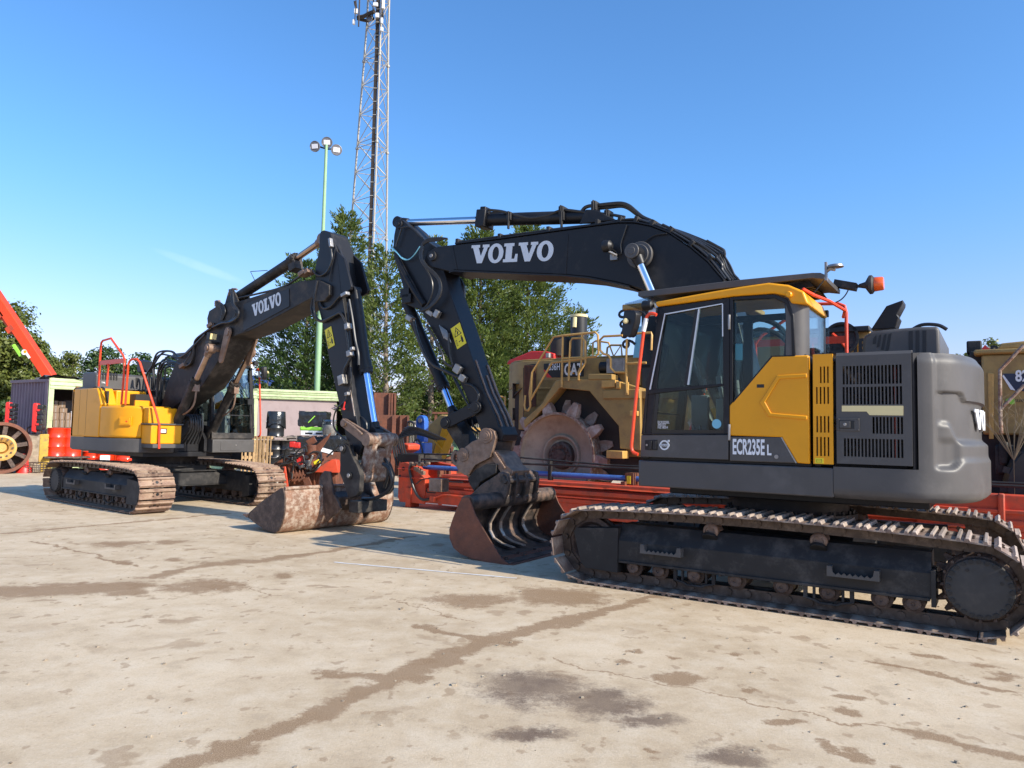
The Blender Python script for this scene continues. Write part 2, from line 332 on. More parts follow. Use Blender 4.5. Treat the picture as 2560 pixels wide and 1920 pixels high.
# ---------------------------------------------------------------- excavators: undercarriage, upper body and cab (built in machine axes)
TR, TZ, TH = .3215, .4145, 1.83                                   # track pin radius, axle height, half wheelbase
NSH = 49; PER = 4*TH+2*PI*TR; PIT_S = PER/NSH
def tpath(s):
    s %= PER
    if s < 2*TH: return V((-TH+s, 0, TZ-TR))
    s -= 2*TH
    if s < PI*TR: a = -PI/2+s/TR; return V((TH+TR*math.cos(a), 0, TZ+TR*math.sin(a)))
    s -= PI*TR
    if s < 2*TH:
        x = TH-s; return V((x, 0, TZ+TR+.052*math.sin(PI*(x+TH)/(2*TH))**.8))
    s -= 2*TH; a = PI/2+s/TR; return V((-TH+TR*math.cos(a), 0, TZ+TR*math.sin(a)))
SW = .33
def shoe_mesh(m, hole):
    b = MB(); h = PIT_S/2
    prof = [(-h+.004,.055),(h+.006,.055),(h+.006,.066),(h-.016,.068),(h-.022,.099),(h-.042,.099),(h-.054,.068),(-h+.052,.068),(-h+.040,.099),(-h+.018,.099),(-h+.008,.067),(-h+.002,.062)]
    k = len(prof); vs = []
    for y, c in ((-SW, .012), (-SW+.02, 0), (SW-.02, 0), (SW, .012)):
        vs += [(t, y, n-(c if n > .08 else 0)) for t, n in prof]
    fs = [(q*k+i, q*k+(i+1) % k, (q+1)*k+(i+1) % k, (q+1)*k+i) for q in range(3) for i in range(k)]; bars = [(i in (3, 4, 5, 7, 8, 9, 10)) for q in range(3) for i in range(k)]
    for base, rev in ((0, 0), (3*k, 1)):
        for t in tessellate_polygon([[V((p[0], p[1], 0)) for p in prof]]):
            fs.append(tuple(base+i for i in (t if rev else t[::-1])))
    b.add(vs, fs); b.m = [3 if i < len(bars) and bars[i] else 0 for i in range(len(fs))]
    for y in (-.075, .075):
        for t in (-.028, .030): b.cyl((t, y, .066), (t, y, .082), .013, n=6, mi=1)
    if hole: b.cyl((.0, 0, .064), (.0, 0, .0695), .030, n=14, mi=2)
    o = b.build('track_shoe', [m, 'chain', 'black', 'shoe_worn' if m == 'shoe' else m], None, flat=False, ang=30); COL.objects.unlink(o); return o.data
def make_track(root, yc, sg, me, offs):
    c = MB()
    for i in range(NSH):
        p, q = tpath(i*PIT_S+offs), tpath((i+1)*PIT_S+offs); t = (q-p).normalized(); n = V((t.z, 0, -t.x)); m = (p+q)/2
        for y in (-.085, .085): c.obx(V((m.x, yc+y, m.z))+n*.002, PIT_S*1.08, .034, .098, t, n)
        c.cyl((p.x, yc-.12, p.z), (p.x, yc+.12, p.z), .033, n=10); c.cyl((p.x, yc-.045, p.z), (p.x, yc+.045, p.z), .036, n=10)
    tr = c.build('track', 'chain', root)
    for i in range(NSH):
        p, q = tpath(i*PIT_S+offs), tpath((i+1)*PIT_S+offs); t = (q-p).normalized(); n = V((t.z, 0, -t.x)); y = n.cross(t); m = (p+q)/2+V((0, yc, 0))
        o = bpy.data.objects.new('track_shoe', me); COL.objects.link(o); o.parent = tr
        o.matrix_local = Matrix(((t.x, y.x, n.x, m.x), (t.y, y.y, n.y, m.y), (t.z, y.z, n.z, m.z), (0, 0, 0, 1)))
def undercarriage(root, shoe, fm, hole, offs):
    me = shoe_mesh(shoe, hole)
    for sg in (1, -1):
        yc = 1.195*sg; Y = lambda a: yc+sg*a
        make_track(root, yc, sg, me, offs)
        b = MB(); sec = [(.205,.285),(.205,.495),(.085,.665),(-.16,.665),(-.2,.5),(-.2,.285)]
        b.prism([(Y(a), z) for a, z in sec], -1.48, 1.45, 'x'); b.prism([(Y(.226),.262),(Y(.226),.288),(Y(-.2),.288),(Y(-.2),.262)], -1.47, 1.44, 'x')
        b.bx(-1.515, -1.478, *sorted((Y(-.1), Y(.222))), .215, .525); b.prism([(1.452,.625),(1.96,.585),(1.99,.54),(1.90,.22),(1.84,.16),(1.452,.15)], *sorted((Y(.02), Y(.216))))
        b.prism([(1.452,.625),(1.7,.60),(1.7,.2),(1.452,.15)], *sorted((Y(-.216), Y(-.02))))
        b.prism([(.85,.345),(.88,.335),(1.01,.335),(1.03,.35),(1.03,.40),(1.0,.41),(.86,.41)], *sorted((Y(.2), Y(.2065))), mi=1)
        for x in (.47, -.56): b.cyl((x, Y(.15), .60), (x, Y(.13), .625), .075, n=16, mi=1)
        b.build('track_frame', [fm, 'black'], root, bevel=.012)
        for x in (1.29, 1.0, .62, .2, -.24, -.65, -1.09, -1.34):
            r = MB(); r.lathe([(0,-.15),(.075,-.15),(.092,-.13),(.092,-.09),(.078,-.08),(.078,.08),(.092,.09),(.092,.13),(.062,.135),(.062,.19),(.05,.2),(.018,.2),(.015,.192),(0,.192)], (x, yc, .218), (0, sg, 0), 20)
            r.build('bottom_roller', 'rust_dark' if sg else fm, root)
        for x in (.47, -.56):
            r = MB(); r.lathe([(0,-.1),(.062,-.1),(.062,.07),(.078,.07),(.078,.12),(.066,.135),(.05,.14),(.045,.13),(0,.13)], (x, yc, .672), (0, sg, 0), 20)
            for a in range(5): r.cyl((x+.030*math.cos(a*1.256), Y(.125), .672+.030*math.sin(a*1.256)), (x+.030*math.cos(a*1.256), Y(.143), .672+.030*math.sin(a*1.256)), .008, n=8)
            r.bx(x-.05, x+.05, *sorted((Y(-.12), Y(-.05))), .6, .69); r.build('carrier_roller', 'coupler', root)
        for x in (.62, -.65):
            g = MB()
            for d in (-.2, .2):
                g.bx(x+d-.018, x+d+.018, *sorted((Y(.15), Y(.185))), .15, .27); g.bx(x+d*.62-.012, x+d*.62+.012, *sorted((Y(.15), Y(.18))), .15, .27)
            g.prism([(x-.22,.15),(x-.12,.125),(x-.08,.105),(x+.08,.105),(x+.12,.125),(x+.22,.15),(x+.22,.165),(x+.11,.145),(x+.07,.125),(x-.07,.125),(x-.11,.145),(x-.22,.165)], *sorted((Y(.15), Y(.187))))
            g.build('chain_guide', fm, root, bevel=.004)
        for x0, x1, z in ((.72, 1.16, .475), (-1.09, -.66, .465)):
            s_ = MB(); n = 7; top = [(x0+.05+(x1-x0-.1)*i/(2*n), z-.035-(.022 if i % 2 else 0)) for i in range(2*n+1)]
            s_.prism([(x0, z-.075), (x0, z+.015), (x0+.04, z+.015)]+top+[(x1-.04, z+.015), (x1, z+.015), (x1, z-.075)], *sorted((Y(.285), Y(.297))))
            for q in (x0+.02, x1-.02): s_.bx(q-.018, q+.018, *sorted((Y(.2), Y(.296))), z-.07, z+.012)
            s_.bx(x0, x1, *sorted((Y(.206), Y(.295))), z-.075, z-.065); s_.build('frame_step', 'grey_paint' if fm == 'frame_dark' else 'dusty_dark', root)
        i_ = MB(); i_.lathe([(.04,-.085),(.2,-.05),(.235,-.085),(.285,-.085),(.285,-.045),(.268,-.04),(.268,.04),(.285,.045),(.285,.085),(.235,.085),(.2,.05),(.1,.05),(.09,.11),(0,.11)], (TH, yc, TZ), (0, sg, 0), 40); i_.build('idler', 'rust_dark', root)
        s_ = MB(); n = 21; pr = []
        for k in range(n*4): pr.append((-TH+(.352 if k % 4 in (1, 2) else .288)*math.cos(2*PI*(k+.5)/(n*4)), TZ+(.352 if k % 4 in (1, 2) else .288)*math.sin(2*PI*(k+.5)/(n*4))))
        s_.prism(pr, *sorted((Y(-.03), Y(.03)))); s_.lathe([(.27,-.03),(.285,.03),(.285,.13),(.262,.17),(.25,.17)], (-TH, yc, TZ), (0, sg, 0), 40)
        for k in range(16): a = 2*PI*k/16; s_.cyl((-TH+.272*math.cos(a), Y(.13), TZ+.272*math.sin(a)), (-TH+.272*math.cos(a), Y(.178), TZ+.272*math.sin(a)), .014, n=6)
        s_.build('sprocket', 'rust_dark', root)
        h = MB(); h.lathe([(.25,.08),(.25,.22),(.244,.235),(.22,.24),(0,.24)], (-TH, yc, TZ), (0, sg, 0), 48)
        for k in range(24): a = 2*PI*k/24; h.cyl((-TH+.226*math.cos(a), Y(.225), TZ+.226*math.sin(a)), (-TH+.226*math.cos(a), Y(.252), TZ+.226*math.sin(a)), .0185, n=10, mi=1)
        for a in (1.05, 2.75): h.cyl((-TH+.17*math.cos(a), Y(.238), TZ+.17*math.sin(a)), (-TH+.17*math.cos(a), Y(.246), TZ+.17*math.sin(a)), .013, n=10, mi=1)
        h.build('drive_hub', ['hub_dark', 'black'], root)
    b = MB(); b.bx(-.62, .62, -.62, .62, .46, .80)
    for sx in (1, -1):
        b.prism([(-1.06,.40),(1.06,.40),(1.06,.52),(.72,.68),(-.72,.68),(-1.06,.52)], *sorted((sx*.50, sx*.78)), 'x'); b.prism([(-.75,.70),(.75,.70),(.72,.682),(-.72,.682)], *sorted((sx*.45, sx*.84)), 'x')
        b.prism([(-1.06,.385),(1.06,.385),(1.06,.40),(-1.06,.40)], *sorted((sx*.47, sx*.83)), 'x')
    b.build('car_body', 'frame_dark', root, bevel=.01)
    b = MB(); b.lathe([(.70,.78),(.70,.83),(.62,.83),(.62,.93),(.66,.93),(.66,1.0),(.5,1.0)], (0, 0, 0), (0, 0, 1), 48)
    for k in range(30): a = 2*PI*k/30; b.cyl((.66*math.cos(a), .66*math.sin(a), .83), (.66*math.cos(a), .66*math.sin(a), .865), .02, n=6)
    b.build('swing_ring', 'frame_dark', root)
def kp(*pts): return sd(NF, 1.35, 'K', *pts)                      # outlines read off the sunlit machine's side, in machine axes
def fx(z): return 1.235-.115*(z-1.36)                             # slope of the windscreen
CWP = [(-.70,1.35),(-1.05,1.35),(-1.34,1.345),(-1.50,1.30),(-1.65,1.20),(-1.76,1.05),(-1.835,.85),(-1.885,.6),(-1.91,.3),(-1.92,0)]
def sst(a, b, x): t = max(0, min(1, (x-a)/(b-a))); return t*t*(3-2*t)
CWS = spline([V((x, y, 0)) for x, y in CWP], 7)
CWS = CWS+[V((p.x, -p.y, 0)) for p in CWS[-2::-1]]
def cw_pt(i, z, off=0, side_off=0):
    n = len(CWS); p = CWS[i]; d = (CWS[min(i+1, n-1)]-CWS[max(i-1, 0)]).normalized(); nn = V((d.y, -d.x, 0)); nn = nn if nn.dot(V((p.x+.7, p.y, 0))) > 0 else -nn
    return V((p.x, p.y, z))+nn*off
def cw_off(t, z):                                                 # moulded ledges of the counterweight; t 0 at the seam, 1 at the rear
    q = lambda a, b, lo, hi: lo+(hi-lo)*sst(a, b, t)
    o = 0; w = sst(.32, .45, t)
    z1 = q(.70, .76, 2.06, 1.985); z2 = q(.52, .68, 1.82, 1.66); z3 = q(.52, .70, 1.372, 1.452)
    o -= .030*w*(1-sst(z1-.006, z1+.012, z))*sst(z2-.07, z2-.0, z)*1.0
    o -= .042*(sst(z3-.01, z3+.05, z))*sst(.28, .34, t)
    o += .022*w*(1-sst(z2-.075, z2-.012, z))*sst(.60, .68, t)*sst(z3-.0, z3+.05, z)
    o -= .016*(1-sst(1.60, 1.67, z))*sst(z3, z3+.06, z)*(1-sst(.55, .66, t))*w
    o -= .05*sst(2.31, 2.43, z)**1.5+.06*(1-sst(1.075, 1.15, z))**2
    return o
def upper(root, cw_mat, near):
    # rotating deck
    b = MB(); b.prism([(-.70,1.35),(1.235,1.35),(1.255,1.33),(1.255,.37),(.2,.33),(-.70,.33)], 1.085, 1.36, 'z')
    b.prism([(-1.30,-1.35),(.45,-1.35),(.70,-1.29),(.98,-1.15),(1.10,-1.02),(1.10,-.36),(-1.30,-.36)], 1.085, 1.36, 'z')
    b.build('deck_skirt', 'grey_paint', root, bevel=.02)
    b = MB(); b.bx(-1.45, 1.05, -.95, .95, 1.0, 1.10); b.bx(-1.2, .9, -.34, .32, 1.1, 1.75); b.prism([(.1,1.1),(1.1,1.1),(1.1,1.35),(.62,1.98),(.15,1.98)], -.36, -.27); b.prism([(.1,1.1),(1.1,1.1),(1.1,1.35),(.62,1.98),(.15,1.98)], .27, .34)
    b.build('revolving_frame', 'dark_paint', root, bevel=.01)
    # counterweight, lofted
    zs = [1.082,1.09,1.105,1.13,1.18,1.25,1.32]+[1.345+.0145*i for i in range(66)]+[2.31,2.33,2.35,2.37,2.385,2.40,2.415]
    zs = sorted(set(round(z, 4) for z in zs)); n = len(CWS); arc = [0]
    for i in range(1, n): arc.append(arc[-1]+(CWS[i]-CWS[i-1]).length)
    half = arc[-1]/2; s0 = .66
    b = MB(); vs = []
    for z in zs:
        for i in range(n):
            t = (-CWS[i].x-1.36)/.56
            vs.append(cw_pt(i, z, cw_off(max(t, .0), z)))
    k0 = next(i for i in range(n) if arc[i] > .685); k1 = n-1-k0
    fs = [(j*n+i, j*n+i+1, (j+1)*n+i+1, (j+1)*n+i) for j in range(len(zs)-1) for i in range(n-1) if zs[j] < 1.372 or k0 <= i < k1]
    mi = [0 if zs[f[0]//n] < 1.355 else 1 for f in fs]
    b.v = [tuple(p) for p in vs]; b.f = [f[::-1] for f in fs]; b.m = mi
    top = [i for i in range(k0, k1+1)]; b.f.append(tuple((len(zs)-1)*n+i for i in top)[::-1]); b.m.append(1)
    b.f.append(tuple(range(n))); b.m.append(0)
    b.add([cw_pt(k0, 1.37, -.04), cw_pt(k0, 2.41, -.05), V((-1.2, .9, 2.41)), V((-1.2, .9, 1.37))], [(0,1,2,3)], 1)
    b.add([cw_pt(k1, 1.37, -.04), cw_pt(k1, 2.41, -.05), V((-1.2, -.9, 2.41)), V((-1.2, -.9, 1.37))], [(3,2,1,0)], 1)
    b.bx(-1.30, -.71, -1.33, 1.33, 1.34, 1.372)
    b.build('counterweight', ['grey_paint', cw_mat], root, ang=60)
    c = MB(); u0 = arc[-1]/2-.80; H_ = .185
    def mp(u, v, t):
        s = u0+u*1.60/5.9; i = max(1, min(n-2, next((k for k in range(n) if arc[k] >= s), n-2))); f = (s-arc[i-1])/(arc[i]-arc[i-1]); z = 1.745+v*H_
        return cw_pt(i-1, z, -.048+.008*t)*(1-f)+cw_pt(i, z, -.048+.008*t)*f
    slab_word(mp, c); c.build('lettering', 'white_paint', root, each=False)
    # left side: grille door with real slots, yellow vent panel, yellow door panel
    def slots(x0, x1, z0, z1, k, f=.5): w = (x1-x0)/k; return [(x0+w*i+w*(1-f)/2, x0+w*i+w*(1+f)/2, z0, z1) for i in range(k)]
    def rect(a, b2): p, q = kp(a, b2); return min(p[0], q[0]), max(p[0], q[0]), min(p[1], q[1]), max(p[1], q[1])
    gx0, gx1, gz0, gz1 = rect((1172,560), (1597,1150))
    hs = []
    for (a, c_, k) in (((1205,610),(1540,705),17), ((1205,725),(1543,820),17), ((1370,890),(1548,985),9), ((1212,1008),(1550,1118),17)):
        x0, x1, z0, z1 = rect(a, c_); hs += slots(x0, x1, z0, z1, k, .60)
    b = MB(); b.plate(gx0, gx1, gz0-.02, 2.405, hs, 1.325, 1.352)
    b.prism([(gx0,2.405),(gx1,2.405),(gx1,2.43),(gx0,2.43)], 1.20, 1.325); b.prism([(1.352,2.405),(1.325,2.435),(1.2,2.445),(1.2,2.40),(1.325,2.40)], gx0, gx1, 'x')
    gd = b.build('grille_door', 'grey_paint', root, flat=True)
    p = kp((1205,828),(1545,828),(1545,882),(1358,880),(1342,860),(1205,860)); MB().prism(p, 1.3535, 1.356).build('stripe', 'cream', gd)
    x0, x1, z0, z1 = rect((1182,897), (1303,968)); b = MB(); b.bx(x0, x1, 1.353, 1.362, z0, z1); b.bx(x0+.04, x1-.012, 1.362, 1.366, z0+.02, z1-.02, 1); b.bx(x0+.075, x1-.02, 1.366, 1.378, z0+.028, z1-.028); b.cyl((x0+.12, 1.378, (z0+z1)/2), (x0+.12, 1.386, (z0+z1)/2), .014, n=12, mi=2)
    for x in (x0+.01, x1-.01):
        for z in (z0+.01, z1-.01): b.cyl((x, 1.36, z), (x, 1.37, z), .008, n=8)
    b.build('latch', ['grey_paint', 'black', 'steel'], gd, bevel=.004)
    b = MB(); b.prism([(gx0-.002,1.335),(gx0-.012,1.335),(gx0-.085,1.27),(gx0-.085,1.2),(gx0-.002,1.2)], 1.374, 2.41, 'z'); b.build('seam_strip', 'dark_paint', root)
    vx0, vx1, vz0, vz1 = rect((1044,545), (1158,1153)); hs = []
    for a, c_, k in (((1078,612),(1138,702),3), ((1056,725),(1140,818),4), ((1058,885),(1142,977),4), ((1058,1000),(1142,1108),4)):
        x0, x1, z0, z1 = rect(a, c_); hs += slots(x0, x1, z0, z1, k, .45)
    b = MB(); b.plate(vx0, vx1, vz0, vz1, hs, 1.32, 1.354); vp = b.build('vent_panel', 'yellow', root, flat=True)
    x0, x1, z0, z1 = rect((1058,1117),(1105,1148)); MB().bx(x0, x1, 1.355, 1.357, z0, z1).build('battery_label', 'decal_yellow', vp)
    b = MB()
    for q0, q1 in (((1066,1124),(1094,1126)),((1066,1140),(1094,1142)),((1066,1124),(1068,1142)),((1092,1124),(1094,1142)),((1072,1132),(1088,1134))): x0, x1, z0, z1 = rect(q0, q1); b.bx(x0, x1, 1.3575, 1.3585, z0, z1)
    b.build('battery_symbol', 'black', vp)
    b = MB(); b.prism(kp((583,827),(818,553),(1020,548),(1028,1150),(957,1145),(872,1002),(583,993)), 1.28, 1.352); yp = b.build('side_panel', 'yellow', root, bevel=.012)
    b = MB(); b.prism(kp((848,660),(1012,650),(1012,672),(862,681),(782,808),(815,868),(1014,884),(1014,905),(800,888),(752,812)), 1.35, 1.366); b.build('panel_ridge', 'yellow', yp, bevel=.012, seg=3)
    x0, x1, z0, z1 = rect((735,710),(775,728)); MB().bx(x0, x1, 1.3515, 1.3535, z0, z1).build('keyhole', 'black', yp)
    b = MB(); b.prism(kp((583,998),(868,1002),(950,1145),(583,1133)), 1.28, 1.350); lp = b.build('lower_panel', 'grey_paint', root, bevel=.008)
    b = MB(); b.prism(kp((866,1002),(873,1002),(957,1145),(948,1145)), 1.3, 1.353); b.build('silver_trim', 'steel', lp)
    x0, x1, z0, z1 = rect((832,1098),(855,1122)); MB().cyl(((x0+x1)/2, 1.35, (z0+z1)/2), ((x0+x1)/2, 1.36, (z0+z1)/2), .02, n=14).build('lock', 'steel', lp)
    if near:
        o, e, t_ = [V((p[0], 1.3515, p[1])) for p in kp((600,1093),(770,1098),(600,1036))]; text('ECR235E', o, e-o, (0,0,1), .15, 'white_paint', root, bold=.03, fit=(e-o).length*1.05)
        o = V((kp((790,1099))[0][0], 1.3515, kp((793,1099))[0][1])); text('L', o, (-1,0,-.02), (0,0,1), .10, 'white_paint', root, bold=.03, fit=.045)
    # engine bay contents and deck
    b = MB(); b.bx(-1.29, -.52, -1.0, 1.12, 1.37, 2.36); b.build('dark_bay_fill', 'black', root)  # solid black box stands in for shade behind the slots
    e = MB(); r_ = random.Random(3)
    for k in range(14):
        x = r_.uniform(-1.2, -.75); z = r_.uniform(1.5, 2.2); e.cyl((x, 1.13, z), (x+r_.uniform(-.2,.2), 1.22, z+r_.uniform(-.2,.2)), r_.uniform(.015,.05), n=10, mi=k % 2)
    e.tube([(-.8,1.2,1.5),(-.86,1.23,1.8),(-.95,1.2,2.0),(-1.0,1.22,2.25)], .02, smooth=5, mi=1); e.bx(-1.22,-1.2,1.15,1.24,1.45,2.3,2); e.build('engine', ['steel', 'rubber', 'rail_orange'], root)
    b = MB(); b.bx(-1.40, -.50, -1.30, 1.22, 2.365, 2.40); b.bx(-.56, -.50, .36, 1.2, 1.36, 2.45); b.build('engine_deck', 'grey_paint', root, bevel=.01)
    # raised engine hood with slots
    hp = lambda *q: sd(NF, .62, 'C2', *q); p = hp((255,600),(268,500),(330,462),(520,442),(680,430),(770,429),(786,436),(797,455),(802,640))
    b = MB(); b.prism([(p[0][0], 2.37)]+p[1:-1]+[(p[-1][0], 2.37)], -1.12, .60)
    hd = b.build('engine_hood', 'grey_paint', root, bevel=.03, seg=3)
    b = MB()
    for q in ([(585,618),(585,462),(612,460),(612,618)], [(632,620),(632,460),(658,458),(658,620)], [(680,620),(680,458),(706,458),(706,620)], [(335,555),(340,510),(362,488),(357,550)], [(362,575),(378,495),(395,483),(383,570)], [(392,592),(412,490),(432,480),(412,592)], [(420,610),(445,485),(467,475),(443,610)]): b.prism(hp(*q), .598, .606)
    for i in range(7):
        y = -1.05+.055*i; b.prism([(y,2.58),(y+.028,2.58),(y+.028,2.72),(y,2.72)], p[1][0]+.0, p[1][0]+.022, 'x')
    for q in (-.3, -.1, .1): b.bx(p[1][0]-.02, p[1][0]+.016, q, q+.05, 2.46, 2.66)
    b.build('hood_slot', 'black', hd)
    if not near: text('TFR', (p[1][0]+.03, -1.02, 2.49), (0,1,0), (0,0,1), .035, 'white', hd, bold=.02)
    ex = s3(NF, .1, 'C2', (325,455),(432,292),(548,250),(546,275),(505,352),(520,370),(492,445))
    b = MB(); b.prism([(q.x, q.z) for q in ex], -.16, .12); b.build('exhaust_deflector', 'dark_paint', root, bevel=.008)
    MB().tube([(-1.25,.3,2.74),(-1.36,.3,2.80),(-1.5,.3,2.79),(-1.58,.3,2.74)], .018, smooth=6).build('hood_hose', 'rubber', root)
    # right side bodywork
    b = MB(); b.prism([(-1.31,1.365),(-.02,1.365),(-.02,1.99),(.02,2.02),(-.12,2.26),(-.20,2.36),(-1.31,2.37)], -1.35, -1.04)
    b.bx(-1.31, -.06, -1.035, -.42, 1.4, 2.33); rp = b.build('rear_side_panel', 'yellow', root, bevel=.03, seg=3)
    b = MB()
    for x in (-.66, -1.0): b.bx(x-.003, x+.003, -1.3515, -1.34, 1.4, 2.34)
    b.build('panel_seam', 'black', rp)
    b = MB(); b.prism([(-.01,-1.352),(.45,-1.35),(.70,-1.29),(.93,-1.17),(1.06,-1.02),(1.075,-.42),(-.01,-.42)], 1.365, 2.0, 'z'); fp = b.build('fuel_tank', 'yellow', root, bevel=.05, seg=4)
    b = MB(); b.obx((.86,-1.235,1.70), .26, .02, .17, (.80,.45,0), (0,0,1)); b.obx((.865,-1.247,1.70), .2, .012, .12, (.80,.45,0), (0,0,1)); b.obx((.84,-1.262,1.71), .03, .006, .07, (.80,.45,0), (0,0,1), mi=1); b.obx((.90,-1.232,1.69), .04, .006, .03, (.80,.45,0), (0,0,1), mi=1); b.build('filler_flap', ['yellow', 'drum_red'], fp, bevel=.006)
    b = MB(); b.bx(1.085, 1.30, -1.0, -.44, 1.66, 1.965); b.bx(1.085, 1.47, -1.02, -.42, 1.27, 1.635); tb = b.build('tool_box', 'yellow', root, bevel=.015)
    b = MB(); b.bx(1.085, 1.50, -1.05, -.40, 1.637, 1.665); b.bx(1.085, 1.52, -1.0, -.38, 1.19, 1.268); b.build('front_step', 'grey_paint', tb, bevel=.006)
    b = MB(); b.bx(1.472, 1.482, -.86, -.72, 1.47, 1.57); b.bx(1.483, 1.487, -.84, -.74, 1.49, 1.55, 1); b.build('front_lamp', ['black', 'white'], tb)
    b = MB(); b.tube([(-.35,-1.2,2.38),(-.2,-1.22,2.36),(0,-1.22,2.0)], .02); b.bx(-.12, .0, -1.24, -1.2, 2.04, 2.3); b.bx(.25, .5, -.9, -.5, 2.0, 2.25); b.cyl((.7,-.6,2.0), (.7,-.6,2.2), .06); b.bx(.55,.6,-.95,-.55,2.0,2.12,1); b.build('deck_fitting', ['black', 'yellow'], root)
    # handrails
    y = -1.24; r = MB(); r.tube([(-.42,y,2.40),(-.42,y,3.22),(-.40,y,3.31),(-.33,y,3.345),(.04,y,3.37),(.09,y,3.33),(.62,y,2.99),(.70,y,2.88),(.70,y,2.72),(.66,y,2.02)], .021, 10)
    r.bx(-.42, .72, y-.012, y+.012, 2.84, 2.93); r.tube([(-.02,y,2.86),(-.03,y,2.40)], .02, 10); hr = r.build('walkway_rail', 'rail_orange', root)
    r = MB(); r.tube([(.83,y,2.02),(.86,y,2.80),(.89,y+.01,2.87),(.95,y+.02,2.90),(1.10,y+.05,2.90),(1.16,y+.08,2.84),(1.44,-.92,1.85),(1.50,-.88,1.62),(1.53,-.88,1.18)], .021, 10); r.build('front_rail', 'rail_orange', root)
    cab(root, near)
def cab(root, near):
    b = MB(); Y0, Y1 = 1.295, 1.35; gl = 'glass' if near else 'glass_clear'
    outer = kp((200,285),(582,232),(582,985),(95,988),(122,740)); o = lambda *p: b.prism(kp(*p), Y0, Y1)
    o((200,285),(232,322),(150,737),(130,765),(112,980),(95,988),(122,740)); o((200,285),(582,232),(545,266),(232,322)); o((582,232),(582,985),(551,980),(551,718),(547,705),(545,266))
    o((150,737),(547,705),(551,718),(130,765)); o((112,980),(551,980),(582,985),(95,988)); o((95,990),(578,987),(579,1130),(90,1112))
    dr = b.build('cab_door', 'dark_paint', root, bevel=.004)
    if near: dr.name = 'cab_door'
    MB().prism(kp((96,992),(577,990),(577,1126),(92,1109)), 1.350, 1.356).build('door_skin', 'grey_paint', dr, bevel=.004)
    MB().prism(kp((232,322),(545,266),(547,705),(150,737)), 1.315, 1.322).build('upper_pane', gl, dr)
    MB().prism(kp((130,765),(551,718),(551,980),(112,980)), 1.315, 1.322).build('lower_pane', gl, dr)
    b = MB(); b.prism(kp((130,765),(190,760),(190,770),(172,962),(545,962),(545,735),(551,718),(551,980),(112,980)), 1.323, 1.327); b.build('pane_border', 'black_gloss', dr)
    b = MB(); b.prism(kp((392,292),(412,290),(352,712),(330,715)), 1.3, 1.345); b.prism(kp((410,291),(416,290),(355,712),(349,712)), 1.3, 1.348, mi=1)
    for q in ([(224,318),(230,316),(148,738),(140,739)], [(232,324),(546,266),(545,261),(230,318)], [(542,266),(548,265),(549,445),(543,445)]): b.prism(kp(*q), 1.34, 1.353, mi=1)
    b.build('pane_slider', ['black', 'decal_grey'], dr)
    b = MB()
    for z in ((325,408), (930,1020)): b.prism(kp((578,z[0]),(590,z[0]),(590,z[1]),(578,z[1])), 1.345, 1.372)
    b.build('door_hinge', 'steel' if near else 'dusty_dark', dr, bevel=.004)
    b = MB(); b.prism(kp((118,1018),(188,1016),(188,1074),(118,1072)), 1.3555, 1.360); b.prism(kp((140,1022),(156,1022),(156,1070),(140,1070)), 1.36, 1.374, mi=1); b.prism(kp((164,1022),(182,1022),(182,1070),(164,1070)), 1.36, 1.372, mi=1); q = kp((129,1045))[0]; b.cyl((q[0], 1.36, q[1]), (q[0], 1.368, q[1]), .012, n=12, mi=2)
    b.build('door_latch', ['dark_paint', 'black', 'steel'], dr, bevel=.002)
    if near:
        q = kp((225,1046))[0]; b = MB(); R1, R2 = .052, .037
        for i in range(28):
            a, c = 2*PI*i/28, 2*PI*(i+1)/28
            b.prism([(q[0]+R2*math.cos(a), q[1]+R2*math.sin(a)), (q[0]+R1*math.cos(a), q[1]+R1*math.sin(a)), (q[0]+R1*math.cos(c), q[1]+R1*math.sin(c)), (q[0]+R2*math.cos(c), q[1]+R2*math.sin(c))], 1.3565, 1.361)
        b.bx(q[0]-.056, q[0]+.056, 1.357, 1.362, q[1]-.012, q[1]+.012); b.obx((q[0]-.046, 1.359, q[1]+.046), .02, .004, .02); b.build('emblem', 'decal_grey', dr)
        q2 = kp((245,1051))[0]; text('VOLVO', (q[0]+.045, 1.3625, q[1]-.008), (-1,0,0), (0,0,1), .015, 'black', dr, bold=.02, xs=1.25)
        q = kp((508,928))[0]; MB().cyl((q[0], 1.323, q[1]), (q[0], 1.326, q[1]), .048, n=24).build('round_sticker', 'cyan_tag', dr)
        for i, tx in enumerate(('ECR235EL', '345157', 'NZ 8054')): q = kp((182, 925+14*i))[0]; text(tx, (q[0], 1.325, q[1]), (-1,0,0), (0,0,1), .026, 'white', dr, bold=.01, xs=.85)
    # fixed frame: B pillar, rear quarter, rear corner
    b = MB(); b.prism(kp((584,232),(602,226),(602,803),(584,825)), 1.28, 1.353); b.prism(kp((602,226),(830,212),(905,236),(940,330),(948,548),(930,548),(924,340),(892,262),(828,232),(602,244)), 1.30, 1.352)
    b.prism(kp((602,803),(815,551),(948,548),(948,556),(822,560),(602,822)), 1.30, 1.352)
    x = lambda z: fx(z)
    for y0, y1 in ((.36, .43), (1.27, 1.335)): b.add([(x(1.40)-.09,y0,1.40),(x(1.40),y0,1.40),(x(1.40),y1,1.40),(x(1.40)-.09,y1,1.40),(x(3.02)-.09,y0,3.02),(x(3.02),y0,3.02),(x(3.02),y1,3.02),(x(3.02)-.09,y1,3.02)], [(0,3,2,1),(4,5,6,7),(0,1,5,4),(1,2,6,5),(2,3,7,6),(3,0,4,7)])
